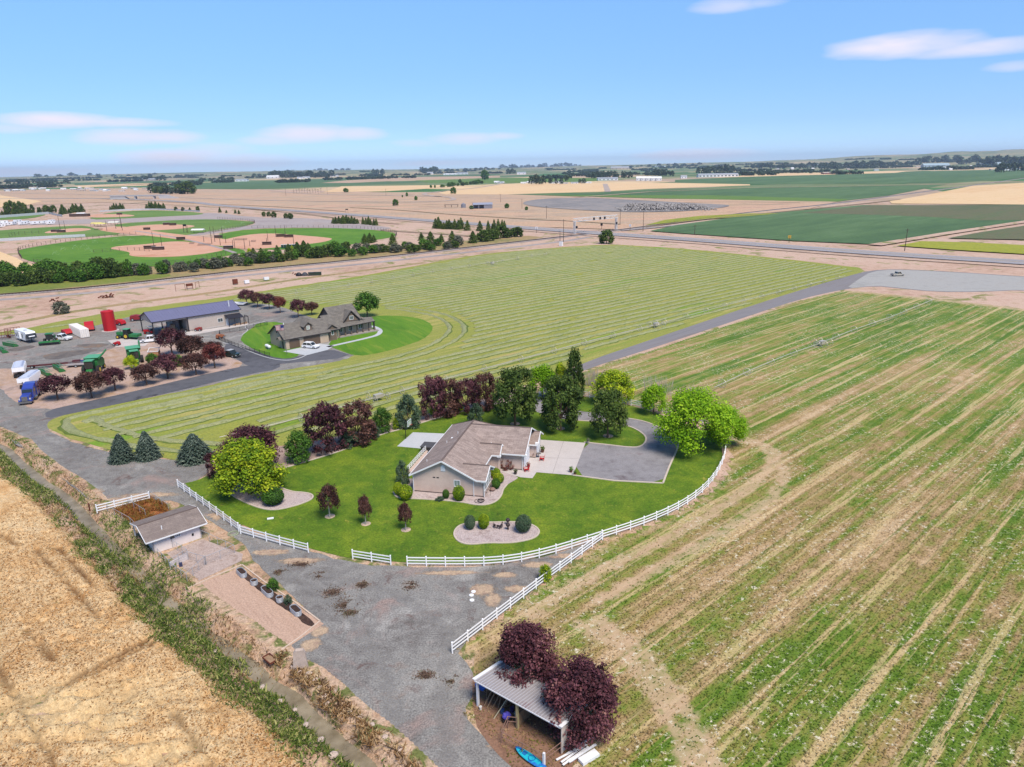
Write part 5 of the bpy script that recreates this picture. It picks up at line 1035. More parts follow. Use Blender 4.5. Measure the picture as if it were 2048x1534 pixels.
# fire ring and arch in the front bed, statues in the island bed
x, y = G(962, 1003); r_ = thing('wire_obelisk', 'round iron plant ring lying in the front gravel bed', 'plant ring', (x, y, .06)); m = MB(); m.ring((0, 0, .12), .5, .05); m.ring((0, 0, .25), .3, .04); m.ring((-.25, 0, .05), .7, .03); m.build('ring', DARK, r_)
x, y = G(974, 992); r_ = thing('iron_trellis', 'wire trellis arch at the front corner of the house', 'trellis', (x, y, .05)); m = MB()
for k in (-.5, 0, .5): m.path([(k, 0, 0), (k*1.1, 0, 1.2), (k*.4, 0, 1.7)], .02, 4)
m.ring((0, 0, .8), .5, .02); m.build('frame', DARK, r_)
x, y = G(985, 982); r_ = thing('stone_planter', 'shallow round stone bowl in the gravel beside the bay room', 'planter', (x, y, .05)); mm = MB(); mm.ball((0, 0, .25), .45, .45, .3, 12, 4, -.8); mm.ring((0, 0, .3), .42, .06); mm.build('bowl', pmat('bowl', S(150, 120, 110), .8), r_)
fig = pmat('dark_bronze', S(62, 50, 50), .6)
for (px, py, lb) in ((989, 1056, 'low dark animal figure at left of the island ornaments'), (997, 1058, 'dark animal figure in the middle of the island bed'), (1003, 1056, 'small dark animal figure right of its pair in the island bed')):
    x, y = G(px, py); r_ = thing('garden_figure', lb, 'garden ornament', (x, y, .05), rnd.uniform(0, 6)); m = MB(); m.ball((0, 0, .42), .34, .15, .16, 8, 5); m.ball((.4, 0, .62), .14, .09, .11, 7, 5); m.tube((.25, 0, .45), (.38, 0, .6), .07, 6); m.tube((-.3, 0, .45), (-.5, 0, .55), .03, 4); m.build('body', fig, r_)
    for a in (-.22, .22):
        for b in (-.1, .1): MB().tube((a, b, 0), (a, b, .38), .035, 5).build('leg', fig, r_)
for (px, py, lb) in ((1016, 1050, 'dark two tier urn at the back of the island bed'), (1016, 1060, 'dark urn in front of the taller one in the island bed')):
    x, y = G(px, py); r_ = thing('garden_urn', lb, 'garden ornament', (x, y, .05)); m = MB(); m.tube((0, 0, 0), (0, 0, .5), .12, 8, .09); m.ball((0, 0, .75), .32, .32, .28, 10, 5, -.9); m.build('urn', fig, r_)
x, y = G(541, 1038); o = MB().box(-.45, .45, -.2, .2, 0, .12).build('flat_stone', WHITE, None, (x, y, .04), .3); tag(o, 'small white flat block lying on the lawn below the tree bed', 'stone')
x, y = G(490, 1063); 
# basketball hoop
x, y = G(812, 878); bh = thing('basketball_hoop', 'basketball hoop on a black pole at the corner of the concrete pad', 'basketball hoop', (x, y, .05), R(-13))
MB().tube((0, 0, 0), (0, 0, 3.6), .07, 8).build('pole', DARK, bh); m = MB(); m.bar((0, 0, 3.5), (.8, 0, 3.3), .06); m.bar((0, 0, 3.0), (.8, 0, 2.9), .06); m.build('arm', DARK, bh)
m = MB()
for a, b in (((.85, -.85, 2.7), (.85, .85, 2.7)), ((.85, -.85, 3.75), (.85, .85, 3.75)), ((.85, -.85, 2.7), (.85, -.85, 3.75)), ((.85, .85, 2.7), (.85, .85, 3.75)), ((.86, -.3, 2.95), (.86, .3, 2.95)), ((.86, -.3, 3.35), (.86, .3, 3.35)), ((.86, -.3, 2.95), (.86, -.3, 3.35)), ((.86, .3, 2.95), (.86, .3, 3.35))): m.bar(a, b, .07)
bk = m.build('backboard', WHITE, bh); MB().box(.845, .855, -.8, .8, 2.74, 3.7).build('backboard_panel', pmat('acrylic', S(170, 200, 170), .1), bk)
m = MB(); m.ring((1.15, 0, 2.9), .24, .025); m.build('hoop', pmat('orange_rim', S(200, 90, 50), .5), bh)

# ---------------------------------------------------------------- white vinyl fences
POST = MB().box(-.065, .065, -.065, .065, 0, 1.38); POST.add([(-.085, -.085, 1.38), (.085, -.085, 1.38), (.085, .085, 1.38), (-.085, .085, 1.38), (0, 0, 1.47)], [(0, 1, 4), (1, 2, 4), (2, 3, 4), (3, 0, 4), (3, 2, 1, 0)])
POSTM = POST.mesh('post', VINYL); RAILM = MB().box(0, 1, -.02, .02, -.075, .075).mesh('rail', VINYL)
def vfence(pts, label, closed_world=None, sp=2.44, name='rail_fence'):
    p = chaikin(GP(pts), 2, False) if len(pts) > 2 else GP(pts)
    seg = [0]
    for a, b in zip(p, p[1:]): seg.append(seg[-1]+hypot(b[0]-a[0], b[1]-a[1]))
    n = max(1, round(seg[-1]/sp)); Q = []
    for i in range(n+1):
        d = seg[-1]*i/n; k = max(j for j in range(len(seg)) if seg[j] <= d+1e-6); k = min(k, len(p)-2); f = (d-seg[k])/(seg[k+1]-seg[k]+1e-9); Q.append((p[k][0]+(p[k+1][0]-p[k][0])*f, p[k][1]+(p[k+1][1]-p[k][1])*f))
    x0, y0 = Q[0]; r_ = thing(name, label, 'fence', (x0, y0, .01))
    for i, (x, y) in enumerate(Q):
        o = obj('post', POSTM, r_, (x-x0, y-y0, 0), rnd.uniform(-.1, .1))
        if i < n:
            x2, y2 = Q[i+1]; a = math.atan2(y2-y, x2-x); L_ = hypot(x2-x, y2-y)
            for z_ in (.38, .78, 1.2):
                q = obj('rail', RAILM, r_, (x-x0, y-y0, z_), a); q.scale = (L_, 1, 1)
    return Q
vfence([(357, 975), (420, 1020), (478, 1063)], 'white three-rail fence running from the road gate to the fence gap by the coiled hose')
vfence([(482, 1068), (548, 1087), (617, 1105)], 'white three-rail fence below the three young purple trees')
vfence([(706, 1118), (782, 1130)], 'shortest white three-rail fence, only two bays long, between two gaps')
vfence([(815, 1132), (900, 1133), (1000, 1132), (1090, 1115), (1215, 1075), (1300, 1047), (1370, 1014), (1420, 974), (1448, 925), (1452, 893), (1443, 872), (1400, 846), (1330, 826), (1270, 812), (1200, 800), (1160, 792)], 'long curved white three-rail fence around the lawn from the front gap to behind the maples')
vfence([(905, 1307), (1000, 1233), (1100, 1157), (1205, 1080)], 'straight diagonal white three-rail fence climbing from the plum trees to the curved fence')
vfence([(195, 1026), (300, 1000)], 'short white three-rail fence at the back of the weedy dog run')
x, y = G(180, 1022); r_ = thing('wooden_gate', 'short leaning wooden rail between rusty post and white fence', 'fence', (x, y, 0), R(5)); MB().box(-.08, .08, -.08, .08, 0, 1.3).build('post', RUST, r_); MB().bar((0, 0, 1.2), (1.5, -.2, .9), .1).build('rail', WOOD, r_)

# ---------------------------------------------------------------- kennel
kx, ky = G(309, 1108); kz = R(42)
K = thing('kennel_building', 'small white kennel building with grey-brown shingle roof beside the ditch', 'shed', (kx, ky, 0), kz)
KW = pmat('kennel_siding', S(226, 214, 210, .85), .8, 0, .06, 1.5)
m = MB(); m.box(0, 6.1, 0, .12, 0, 2.25); m.box(0, 6.1, 3.3, 3.42, 0, 2.3); m.prism([(0, 0), (3.42, 0), (3.42, 3.0), (2.8, 3.2), (0, 2.2)], 'x', 0, .12); m.prism([(0, 0), (3.42, 0), (3.42, 3.0), (2.8, 3.2), (0, 2.2)], 'x', 5.98, 6.1); m.build('wall', KW, K)
roofpart('roof', [[(-.9, -.6, 2.2), (6.9, -.6, 2.2), (6.9, 2.8, 3.35), (-.9, 2.8, 3.35)], [(-.9, 2.8, 3.35), (6.9, 2.8, 3.35), (6.9, 6.5, 2.35), (-.9, 6.5, 2.35)]], SH3, K, .12)
MB().bar((-.9, 2.8, 3.37), (6.9, 2.8, 3.37), .25, .05).build('ridge_cap', cp, K)
rake(K, [(-.9, -.63, 2.13), (6.9, -.63, 2.13)], .06, .16); rake(K, [(-.93, -.6, 2.13), (-.93, 2.8, 3.28), (-.93, 6.5, 2.28)], .06, .16); rake(K, [(6.93, -.6, 2.13), (6.93, 2.8, 3.28), (6.93, 6.5, 2.28)], .06, .16)
for u_ in (-.6, 2.8, 6.5): MB().box(u_-.07, u_+.07, 6.15, 6.29, 0, 2.3).build('porch_post', WHITE, K)
MB().tube((1.6, .9, 2.6), (1.6, .9, 3.2), .07, 8).build('stove_pipe', WHITE, K)
window(K, (3.15, 0, 1.75), 'x', .62, .62, 3, 3, GLASS, WHITE, -1); MB().box(2.2, 2.8, -.05, -.003, 1.35, 2.05).build('window_opening', GLASS, K)
MB().box(4.9, 5.15, -.05, -.003, .75, 1.1).build('pet_door', DARK, K); MB().box(.1, 2.1, -.045, -.004, .05, 1.5).build('run_panel', KW, K); window(K, (0, 1.7, 1.5), 'y', .5, .7, 1, 1, GLASS, WHITE, -1)
MESHM = None
t = TT('chain_link'); v = t.co(); t.fin(S(160, 164, 166), .4, .5)
CL_ = t.material
def pen(label, corners, h, posts_at=2.0, world=False, origin=None, rz=0, wire=True, nm='chain_link_pen', mat=STEEL, rr=.03, mesh_=.32, midrail=True):
    o_ = origin; r_ = thing(nm, label, 'pen' if wire else 'fence', (o_[0], o_[1], 0), rz)
    for a, b in zip(corners, corners[1:]):
        L_ = hypot(b[0]-a[0], b[1]-a[1]); n = max(1, round(L_/posts_at))
        for i in range(n+(1 if b is corners[-1] else 0)):
            f_ = i/n; x = a[0]+(b[0]-a[0])*f_; y = a[1]+(b[1]-a[1])*f_; MB().tube((x, y, 0), (x, y, h+.03), rr, 6).build('post', mat, r_)
        MB().tube((a[0], a[1], h), (b[0], b[1], h), rr*.8, 6).build('top_rail', mat, r_)
        if wire:
            m = MB(); k = int(L_/mesh_); hk = int(h/mesh_)+1; w1 = .006
            for i in range(-hk, k+1):
                for sgn in (1, -1):
                    s0 = i*mesh_; p0 = max(0, s0); p1 = min(L_, s0+h)
                    if p1 <= p0: continue
                    z0 = (p0-s0); z1 = (p1-s0)
                    if sgn < 0: z0, z1 = h-z0, h-z1
                    A = (a[0]+(b[0]-a[0])*p0/L_, a[1]+(b[1]-a[1])*p0/L_, z0); B = (a[0]+(b[0]-a[0])*p1/L_, a[1]+(b[1]-a[1])*p1/L_, z1)
                    m.add([(A[0], A[1], A[2]-w1), (A[0], A[1], A[2]+w1), (B[0], B[1], B[2]+w1), (B[0], B[1], B[2]-w1)], [(0, 1, 2, 3)])
            m.build('wire_mesh', CL_, r_)
        elif midrail: 
            for z_ in (h*.62,): MB().tube((a[0], a[1], z_), (b[0], b[1], z_), rr*.8, 6).build('rail', mat, r_)
    return r_
O_ = (kx, ky)
def KL(px, py):
    g = G(px, py); d = (g[0]-kx, g[1]-ky); return (d[0]*cos(kz)+d[1]*sin(kz), -d[0]*sin(kz)+d[1]*cos(kz))
pen('large chain link yard in front of the kennel building, beside the gravel', [(6.1, 0), KL(470, 1106), KL(412, 1130)], 1.2, 1.8, origin=O_, rz=kz)
pen('near square chain link run with an open top, in front of the white panel', [KL(413, 1129), KL(410, 1131), KL(375, 1164), KL(342, 1142), KL(377, 1120), KL(412, 1130)], 1.25, 1.5, origin=O_, rz=kz)
pen('chain link run against the kennel wall with a pipe frame above', [(.1, -.02), KL(340, 1138), KL(376, 1116), (2.3, -.02)], 1.3, 1.2, origin=O_, rz=kz)
w_ = thing('kennel_partition', 'low white solid panel between the two small dog runs', 'panel', (kx, ky, 0), kz)
a, b = KL(341, 1139), KL(377, 1118); MB().bar((a[0], a[1], .5), (b[0], b[1], .5), .06, .95).build('board', KW, w_)
x, y = G(362, 1133); o = MB().box(-.2, .2, -.15, .15, 0, .5).build('blue_bucket', pmat('navy', S(60, 66, 100), .5), None, (x, y, .03), .5); tag(o, 'small dark blue box standing against the white kennel panel', 'box')
pen('chain link fence along the left of the weedy run', [KL(215, 1024), KL(262, 1050), KL(308, 1098)], 1.2, 2.0, origin=O_, rz=kz, nm='chain_link_fence'); pen('chain link divider across the weedy run', [KL(258, 1012), KL(292, 1034)], 1.2, 2.0, origin=O_, rz=kz, nm='chain_link_fence'); pen('chain link fence along the gravel side of the weedy run', [KL(301, 996), KL(338, 1022)], 1.2, 2.0, origin=O_, rz=kz, nm='chain_link_fence')
kb = thing('garden_edging', 'pale timber edging between kennel yard and tilled garden plot', 'edging', (0, 0, 0))
for a, b in (((370, 1180), (425, 1155)), ((425, 1155), (484, 1130)), ((484, 1130), (530, 1165)), ((530, 1165), (590, 1205)), ((590, 1205), (640, 1243)), ((640, 1243), (600, 1275)), ((600, 1275), (560, 1303))): A, B = G(*a), G(*b); MB().bar(A+(.06,), B+(.06,), .16, .12).build('timber', pmat('edging_timber', S(220, 196, 176), .85), kb)
# troughs
mulch = gmat('dark_mulch', [S(52, 38, 34), S(76, 56, 48), S(96, 74, 64)], .6, 3, 8, .5, .6)
sheet('mulch_strip', [(470, 1138), (480, 1135), (500, 1152), (540, 1180), (585, 1211), (632, 1247), (622, 1256), (600, 1240), (560, 1212), (500, 1168)], .036, mulch, 1, (.5, .12))
def trough(px, py, L_, W_, lb, ang=-48, h=.6):
    x, y = G(px, py); r_ = thing('stock_tank', lb, 'planter trough', (x, y, .04), R(ang)); n = 24; s_ = (L_-W_)/2; P = []
    for i in range(n): a = 2*pi*i/n; P.append(((s_ if cos(a) > 0 else -s_)+cos(a)*W_/2, sin(a)*W_/2))
    m = MB()
    Pi = [(p[0]*(1-.05/(L_/2)), p[1]*(1-.05/(W_/2))) for p in P]
    vs = [(a, b, 0) for a, b in P]+[(a, b, h) for a, b in P]+[(a, b, h) for a, b in Pi]+[(a, b, h-.12) for a, b in Pi]
    m.add(vs, [(k*n+i, k*n+(i+1) % n, (k+1)*n+(i+1) % n, (k+1)*n+i) for k in range(3) for i in range(n)]); m.build('tank_wall', STEEL, r_)
    for z_ in (.18, .38, h-.02):
        m = MB(); m.path([(a*1.012, b*1.012, z_) for a, b in P]+[(P[0][0]*1.012, P[0][1]*1.012, z_)], .018, 4); m.build('rib', STEEL, r_)
    MB().prism(Pi, 'z', h-.2, h-.1).build('soil', mulch, r_)
trough(484, 1150, 1.9, .78, 'long galvanised trough nearest the kennel, uppermost of three long ones'); trough(509, 1169, .85, .8, 'small round galvanised tub, upper of two'); trough(535, 1188, 2.2, .8, 'long galvanised trough beside the round green bush'); trough(560, 1203, .85, .8, 'small round galvanised tub, lower of two'); trough(592, 1226, 1.9, .8, 'long galvanised trough at the lower end of the mulch strip')
x, y = G(540, 1320); r_ = thing('metal_tray', 'rusty rectangular metal tray on the ditch bank', 'tray', (x, y, .05), R(-42)); MB().box(-.75, .75, -.4, .4, .0, .06).build('tray_base', WOOD, r_)
for (a, b) in (((-.75, -.4, .1), (.75, -.4, .1)), ((-.75, .4, .1), (.75, .4, .1)), ((-.75, -.4, .1), (-.75, .4, .1)), ((.75, -.4, .1), (.75, .4, .1))): MB().bar(a, b, .07, .2).build('rim', RUST, r_)
x, y = G(466, 1068); r_ = MB(); r_.ring((0, 0, .04), .72, .035); r_.ring((.04, .03, .08), .64, .03); r_.ring((0, .05, .1), .5, .03); tag(r_.build('garden_hose', pmat('hose', S(176, 186, 150), .5), None, (x, y, .03)), 'pale green garden hose coiled on the gravel at the fence gap', 'hose')
for (px, py, lb) in ((947, 1184, 'round white stepping stone, upper of three by the diagonal fence'), (943, 1191, 'round white stepping stone, middle of three by the diagonal fence'), (944, 1201, 'round white stepping stone, lower of three by the diagonal fence')): tag(MB().tube((0, 0, 0), (0, 0, .06), .28, 12).build('stepping_stone', WHITE, None, G(px, py)+(.03,)), lb, 'stone')

# ---------------------------------------------------------------- open shed
sx_, sy_ = G(956.5, 1412); sz = R(-38)
SD = thing('open_shed', 'open-front shed with ribbed grey metal roof and white end walls under the plum trees', 'shed', (sx_, sy_, 0), sz)
SW_, SDp, zf, zb = 9.3, 3.6, 3.0, 2.35
cor = pmat('ribbed_roof_metal', S(178, 172, 174), .5, .15, .1, 1, 0, .5, S(150, 120, 124), .52, .72); 
def zr(v_): return zf+(zb-zf)*v_/SDp
roof_ = MB().slab([(-.15, -.25, zf+.04), (SW_+.1, -.25, zf+.04), (SW_+.1, SDp+.2, zb), (-.15, SDp+.2, zb)], .06).build('roof', cor, SD)
rm_ = MB().bar((0, -.25, zf+.07), (0, SDp+.2, zb+.03), .09, .06).mesh('roof_rib', pmat('roof_rib', S(204, 200, 204), .5, .15))
for k in range(31): obj('roof_rib', rm_, roof_, (.02+k*.305, 0, 0))
for u_, nm in ((SW_+.1, 'cap'), (-.17, 'cap')): MB().slab([(u_-.18, -.3, zf+.14), (u_+.14, -.3, zf+.14), (u_+.14, SDp+.25, zb+.12), (u_-.18, SDp+.25, zb+.12)], .05).build('roof_flashing', WHITE, SD)
MB().box(-.15, SW_+.1, -.3, -.25, zf-.1, zf+.02).build('front_fascia', WHITE, SD)
MB().prism([(-.05, 0), (SDp, 0), (SDp, zb-.05), (-.05, zf-.05)], 'x', SW_, SW_+.06).build('end_wall', pmat('shed_white', S(226, 214, 206), .7, 0, .08, 1), SD)
MB().box(0, SW_, SDp-.05, SDp, 0, zb-.05).build('back_wall', WOOD, SD); MB().prism([(1.2, 0), (SDp, 0), (SDp, zb-.05), (1.2, zr(1.2)-.05)], 'x', 0, .05).build('end_wall', WOOD, SD)
MB().box(-.1, .1, -.1, .1, 0, zf-.02).build('post', WHITE, SD); MB().box(4.5, 4.72, -.1, .12, 0, zf-.02).build('post', pmat('yellow_timber', S(196, 180, 130), .8), SD)
for k in range(8): MB().box(4.58, 4.63, .15+k*.42, .53+k*.42, .05, 1.5).build('partition_board', WOOD, SD)
MB().bar((4.6, .1, 1.9), (4.6, 2.6, 1.2), .1).build('brace', WOOD, SD)
for z_ in (2.0, 2.6): pass
o = MB(); o.ring((0, 0, .1), .3, .12); tag(o.build('old_tyre', pmat('grey_green_tyre', S(128, 140, 130), .8), None, tuple(SD.matrix_world @ Vector((0, 0, 0))) if False else (sx_+5.9*cos(sz)-2.6*sin(sz), sy_+5.9*sin(sz)+2.6*cos(sz), zr(2.6)+.06)), 'weathered grey-green tyre lying on the shed roof', 'tyre')
def SL(u_, v_): return (sx_+u_*cos(sz)-v_*sin(sz), sy_+u_*sin(sz)+v_*cos(sz))
def SI(px, py):
    g = G(px, py); d = (g[0]-sx_, g[1]-sy_); return (d[0]*cos(sz)+d[1]*sin(sz), -d[0]*sin(sz)+d[1]*cos(sz))
pen('brown pipe corral in front of the right half of the shed', [(4.62, -.1), (3.9, -.5), SI(1003, 1487), SI(1088, 1535), (SW_+.03, -.1)], 1.3, 2.2, origin=(sx_, sy_), rz=sz, wire=False, mat=pmat('pipe_brown', S(150, 116, 104), .7), rr=.04, nm='pipe_corral')
MB_p = MB().box(-.09, .09, -.09, .09, 0, 1.5); tag(MB_p.build('gate_post', WHITE, None, G(1088, 1535)+(.03,), sz), 'white post at the outer corner of the pipe corral', 'post')
# kayak
x, y = G(1062, 1522); kyk = thing('kayak', 'bright turquoise kayak lying against the pipe corral', 'kayak', (x, y, .05), sz+R(-5)); m = MB(); n = 18; rings = []
vs = []; fs = []
for i in range(n+1):
    u_ = -1.75+3.5*i/n; q = max(0.02, (1-(abs(u_)/1.75)**2.3)); wv = .42*q**.6
    for j in range(12):
        a = 2*pi*j/12; vs.append((u_, wv*cos(a), .24+(.2*sin(a) if sin(a) < 0 else .11*sin(a))*q**.4+.10*(abs(u_)/1.75)**3))
for i in range(n):
    for j in range(12): fs.append((i*12+j, i*12+(j+1) % 12, (i+1)*12+(j+1) % 12, (i+1)*12+j))
fs += [tuple(range(12))[::-1], tuple(range(n*12, n*12+12))]
m.add(vs, fs); m.build('hull', pmat('turquoise', S(40, 196, 214), .35, 0, .05, 2, 0, .5, S(50, 120, 210), .5, .6, 1.5), kyk, smooth=True)
m = MB(); m.ring((.1, 0, .36), .3, .03, n=14); m.build('cockpit_rim', pmat('deep_blue', S(30, 90, 180), .4), kyk); MB().box(-.9, -.5, -.2, .2, .33, .37).build('hatch', pmat('hatch_blue', S(40, 120, 190), .4), kyk)
for a in (-1.2, -1.05): MB().box(a, a+.06, -.22, .22, .33, .36).build('strap', DARK, kyk)
# junk in the left bay
for (u_, v_, r_, h_, c, lb) in ((2.4, .6, .2, .4, (60, 90, 150), 'blue bucket in the left bay of the open shed'), (3.0, 1.3, .2, .45, (66, 60, 120), 'dark blue bucket behind the purple cooler in the shed'), (3.6, 1.1, .18, .35, (210, 210, 205), 'white bucket deep in the left bay of the shed'), (.5, -.25, .13, .35, (225, 222, 215), 'white jug by the left post of the shed')):
    c_ = SL(u_, v_); b_ = thing('bucket', lb, 'bucket', (c_[0], c_[1], .04)); MB().tube((0, 0, 0), (0, 0, h_), r_*.85, 12, r_).build('pail', pmat('pail', S(*c), .5), b_); MB().ring((0, 0, h_), r_, .02).build('rim', pmat('pail_rim', S(*c), .5), b_)
c_ = SL(3.3, .1); b_ = thing('garden_cart', 'purple-blue tarp bundle on a small cart in front of the shed junk', 'cart', (c_[0], c_[1], .04), .4); mm = MB(); mm.ball((0, 0, .62), .42, .34, .32, 10, 6, -.8); mm.v = [tuple(q*(1+rnd.uniform(-.12, .12)) for q in p) for p in mm.v]; mm.build('bundle', pmat('purple_tarp', S(92, 84, 190), .6), b_); MB().box(-.45, .45, -.3, .3, .28, .36).build('tray', DARK, b_)
for a in (-.3, .3): MB().tube((-.05, a, .16), (-.05, a*1.2, .16), .16, 10).build('wheel', TYRE, b_)
for k, (u_, v_, u2, v2, h_) in enumerate(((.5, .3, .7, 2.2, 2.0), (.9, .2, 1.1, 2.4, 2.1), (1.3, .5, 1.5, 2.6, 1.9), (1.7, .9, 1.2, 2.7, 2.0), (2.1, 1.2, 2.6, 2.9, 2.2))):
    a, b = SL(u_, v_), SL(u2, v2); o = MB().bar((0, 0, 0), (b[0]-a[0], b[1]-a[1], h_), .08, .14).build('plank', WOOD, None, (a[0], a[1], .06)); tag(o, 'weathered plank leaning inside the left bay of the shed', 'plank', 'planks leaning in the shed')
a, b = SL(2.2, -.4), SL(2.9, 1.5); tag(MB().bar((0, 0, 0), (b[0]-a[0], b[1]-a[1], 2.1), .06, .08).build('pole', pmat('pale_stick', S(200, 190, 160), .8), None, (a[0], a[1], .05)), 'long pale pole leaning out of the left shed bay', 'pole')
c_ = SL(1.6, 2.6); b_ = thing('storage_cabinet', 'grey cabinet standing at the back of the left shed bay', 'cabinet', (c_[0], c_[1], .04), sz); MB().box(-.4, .4, -.3, .3, 0, 1.5).build('case', pmat('case_grey', S(130, 132, 136), .6), b_); MB().box(-.35, .35, -.32, -.303, .8, 1.45).build('door', pmat('case_door', S(110, 112, 116), .6), b_)
c_ = SL(-.9, 1.6); b_ = thing('wheelbarrow', 'blue wheelbarrow at the left end of the open shed', 'wheelbarrow', (c_[0], c_[1], .04), sz); MB().prism([(-.5, .45), (.4, .45), (.6, .8), (-.6, .8)], 'y', -.32, .32).build('tub', pmat('wheelbarrow_blue', S(40, 96, 190), .4), b_); MB().tube((.65, -.05, .2), (.65, .05, .2), .2, 12).build('wheel', TYRE, b_)
for s_ in (-.25, .25): MB().bar((-1.1, s_, .6), (.65, s_*.3, .25), .05).build('handle', WOOD, b_); MB().bar((-.4, s_, .45), (-.5, s_, 0), .05).build('leg', DARK, b_)
for k in range(7):
    c_ = SL(SW_+.5+rnd.uniform(0, 1.3), rnd.uniform(-.3, 1.6)); o = MB().box(-1.5, 1.5, -.09, .09, 0, .05).build('white_board', WHITE, None, (c_[0], c_[1], .05+.055*k), sz+R(78+rnd.uniform(-9, 9))); tag(o, 'white board in the loose pile beside the shed end wall', 'board', 'white boards piled by the shed')
c_ = SL(SW_+2.2, .9); o = MB().box(-.9, .9, -.35, .35, .05, .35).build('feed_crate', WHITE, None, (c_[0], c_[1], .03), sz+R(72)); tag(o, 'scuffed white slatted crate under the right plum tree beside the shed', 'crate')
c_ = SL(SW_+2.6, -1.0); o = MB().box(-1.0, 1.0, -.9, .9, 0, .06).build('paving_slab', pale, None, (c_[0], c_[1], .03), sz); tag(o, 'square pinkish slab on the dirt beyond the shed end wall', 'slab')

# ---------------------------------------------------------------- farm shop
TANM = pmat('tan_ribbed_siding', S(204, 190, 180), .6, 0, .06, 1); NAVY = pmat('slate_blue_roof_metal', S(124, 124, 154), .45, .1, .06, .5); BRT = pmat('dark_brown_trim', S(52, 46, 52), .6)
gx, gy = G(308, 669); ga = 43.0
def P2(ox, oy, ang, u_, v_): a = R(ang); return (ox+u_*cos(a)-v_*sin(a), oy+u_*sin(a)+v_*cos(a))
sox, soy = P2(gx, gy, 42, -1.2, -4.4)
SHP = thing('farm_shop', 'long tan metal farm shop with slate blue roof, open bay at its left end', 'shop', (sox, soy, 0), R(ga)); L_, Dp, ez, rz2 = 27.5, 12.0, 4.7, 7.0
m = MB(); m.box(10.5, L_-.4, .3, .4, 0, ez); m.box(10.5, L_-.4, Dp-.4, Dp-.3, 0, ez)
m.prism([(.3, 0), (Dp-.3, 0), (Dp-.3, ez), (Dp/2, rz2-.1), (.3, ez)], 'x', L_-.5, L_-.4); m.prism([(.3, 0), (Dp-.3, 0), (Dp-.3, ez), (Dp/2, rz2-.1), (.3, ez)], 'x', 10.4, 10.5)
m.prism([(.2, ez-.6), (Dp-.2, ez-.6), (Dp-.2, ez), (Dp/2, rz2-.1), (.2, ez)], 'x', .3, .4); m.box(.3, 10.4, .3, .35, ez-.5, ez); m.box(.3, 10.4, Dp-.35, Dp-.3, ez-.5, ez); m.build('wall', TANM, SHP)
rb = MB().box(-.02, .02, -.03, 0, 0, ez-.06).mesh('siding_rib', TANM)
for k in range(26): obj('siding_rib', rb, SHP, (10.9+k*.62, .3, .02))
roofpart('roof', [[(-.1, -.1, ez), (L_+.1, -.1, ez), (L_+.1, Dp/2, rz2), (-.1, Dp/2, rz2)], [(-.1, Dp/2, rz2), (L_+.1, Dp/2, rz2), (L_+.1, Dp+.1, ez), (-.1, Dp+.1, ez)]], NAVY, SHP, .1)
rbm = MB().bar((0, -.1, ez+.03), (0, Dp/2, rz2+.03), .05, .04).mesh('roof_seam', NAVY)
for k in range(28): obj('roof_seam', rbm, SHP, (.5+k*.98, 0, 0))
MB().bar((-.1, Dp/2, rz2+.03), (L_+.1, Dp/2, rz2+.03), .3, .05).build('ridge_cap', NAVY, SHP)
rake(SHP, [(-.15, -.15, ez-.06), (L_+.15, -.15, ez-.06)], .08, .2, BRT, 'eave_trim'); rake(SHP, [(-.15, -.15, ez-.06), (-.15, Dp/2, rz2-.06), (-.15, Dp+.15, ez-.06)], .08, .2, BRT, 'rake_trim'); rake(SHP, [(L_+.15, -.15, ez-.06), (L_+.15, Dp/2, rz2-.06), (L_+.15, Dp+.15, ez-.06)], .08, .2, BRT, 'rake_trim')
for (a, b) in ((.2, .2), (.2, Dp-.2), (6.2, Dp-.25), (7.6, Dp-.25), (10.45, .2), (10.45, Dp-.2)): MB().box(a-.13, a+.13, b-.13, b+.13, 0, ez-.05).build('post', BRT, SHP)
MB().box(7.6, 10.3, Dp-.5, Dp-.42, 0, ez-.4).build('white_liner', WHITE, SHP); MB().box(9.2, 9.3, 5, Dp-.5, 0, ez-.4).build('bay_partition', pmat('liner_grey', S(150, 140, 140), .7), SHP)
MB().box(10.6, L_-.5, .24, .297, 0, .35).build('foundation', conc, SHP)
window(SHP, (20.6, .3, 2.1), 'x', 1.5, 1.1, 2, 1, GLASS, WHITE, -1)
MB().tube((L_-2.6, 2.6, 5.5), (L_-2.6, 2.6, 7.4), .14, 8).build('stove_pipe', WHITE, SHP); MB().tube((L_-2.6, 2.6, 7.4), (L_-2.6, 2.6, 7.55), .24, 8).build('pipe_cap', WHITE, SHP)
# porch
roofpart('porch_roof', [[(22, -3.0, 2.7), (L_-.4, -3.0, 2.7), (L_-.4, .3, 3.6), (22, .3, 3.6)]], pmat('dark_porch_roof', S(58, 56, 64), .5, .2), SHP, .1)
for a in (22.1, 24, 25.8, 27.0): MB().box(a-.08, a+.08, -3, -2.84, 0, 2.6).build('porch_post', BRT, SHP)
for a in (-2.9, -.2): MB().box(28.4, 28.56, a-.08, a+.08, 0, 2.6).build('porch_post', BRT, SHP)
rake(SHP, [(22, -2.95, 2.62), (28.5, -2.95, 2.62), (28.5, 0, 2.62)], .1, .16, BRT, 'porch_beam')
MB().box(22, 28.6, -3.1, .24, 0, .12).build('porch_slab', conc, SHP); MB().box(22.3, 23.2, .22, .297, .12, 2.2).build('door', WHITE, SHP)
for k in range(6): MB().box(23.6+k*.8, 24.3+k*.8, -2.2, -1.9, .13, .13+.4+.1*(k % 3)).build('stacked_firewood', WOOD, SHP)
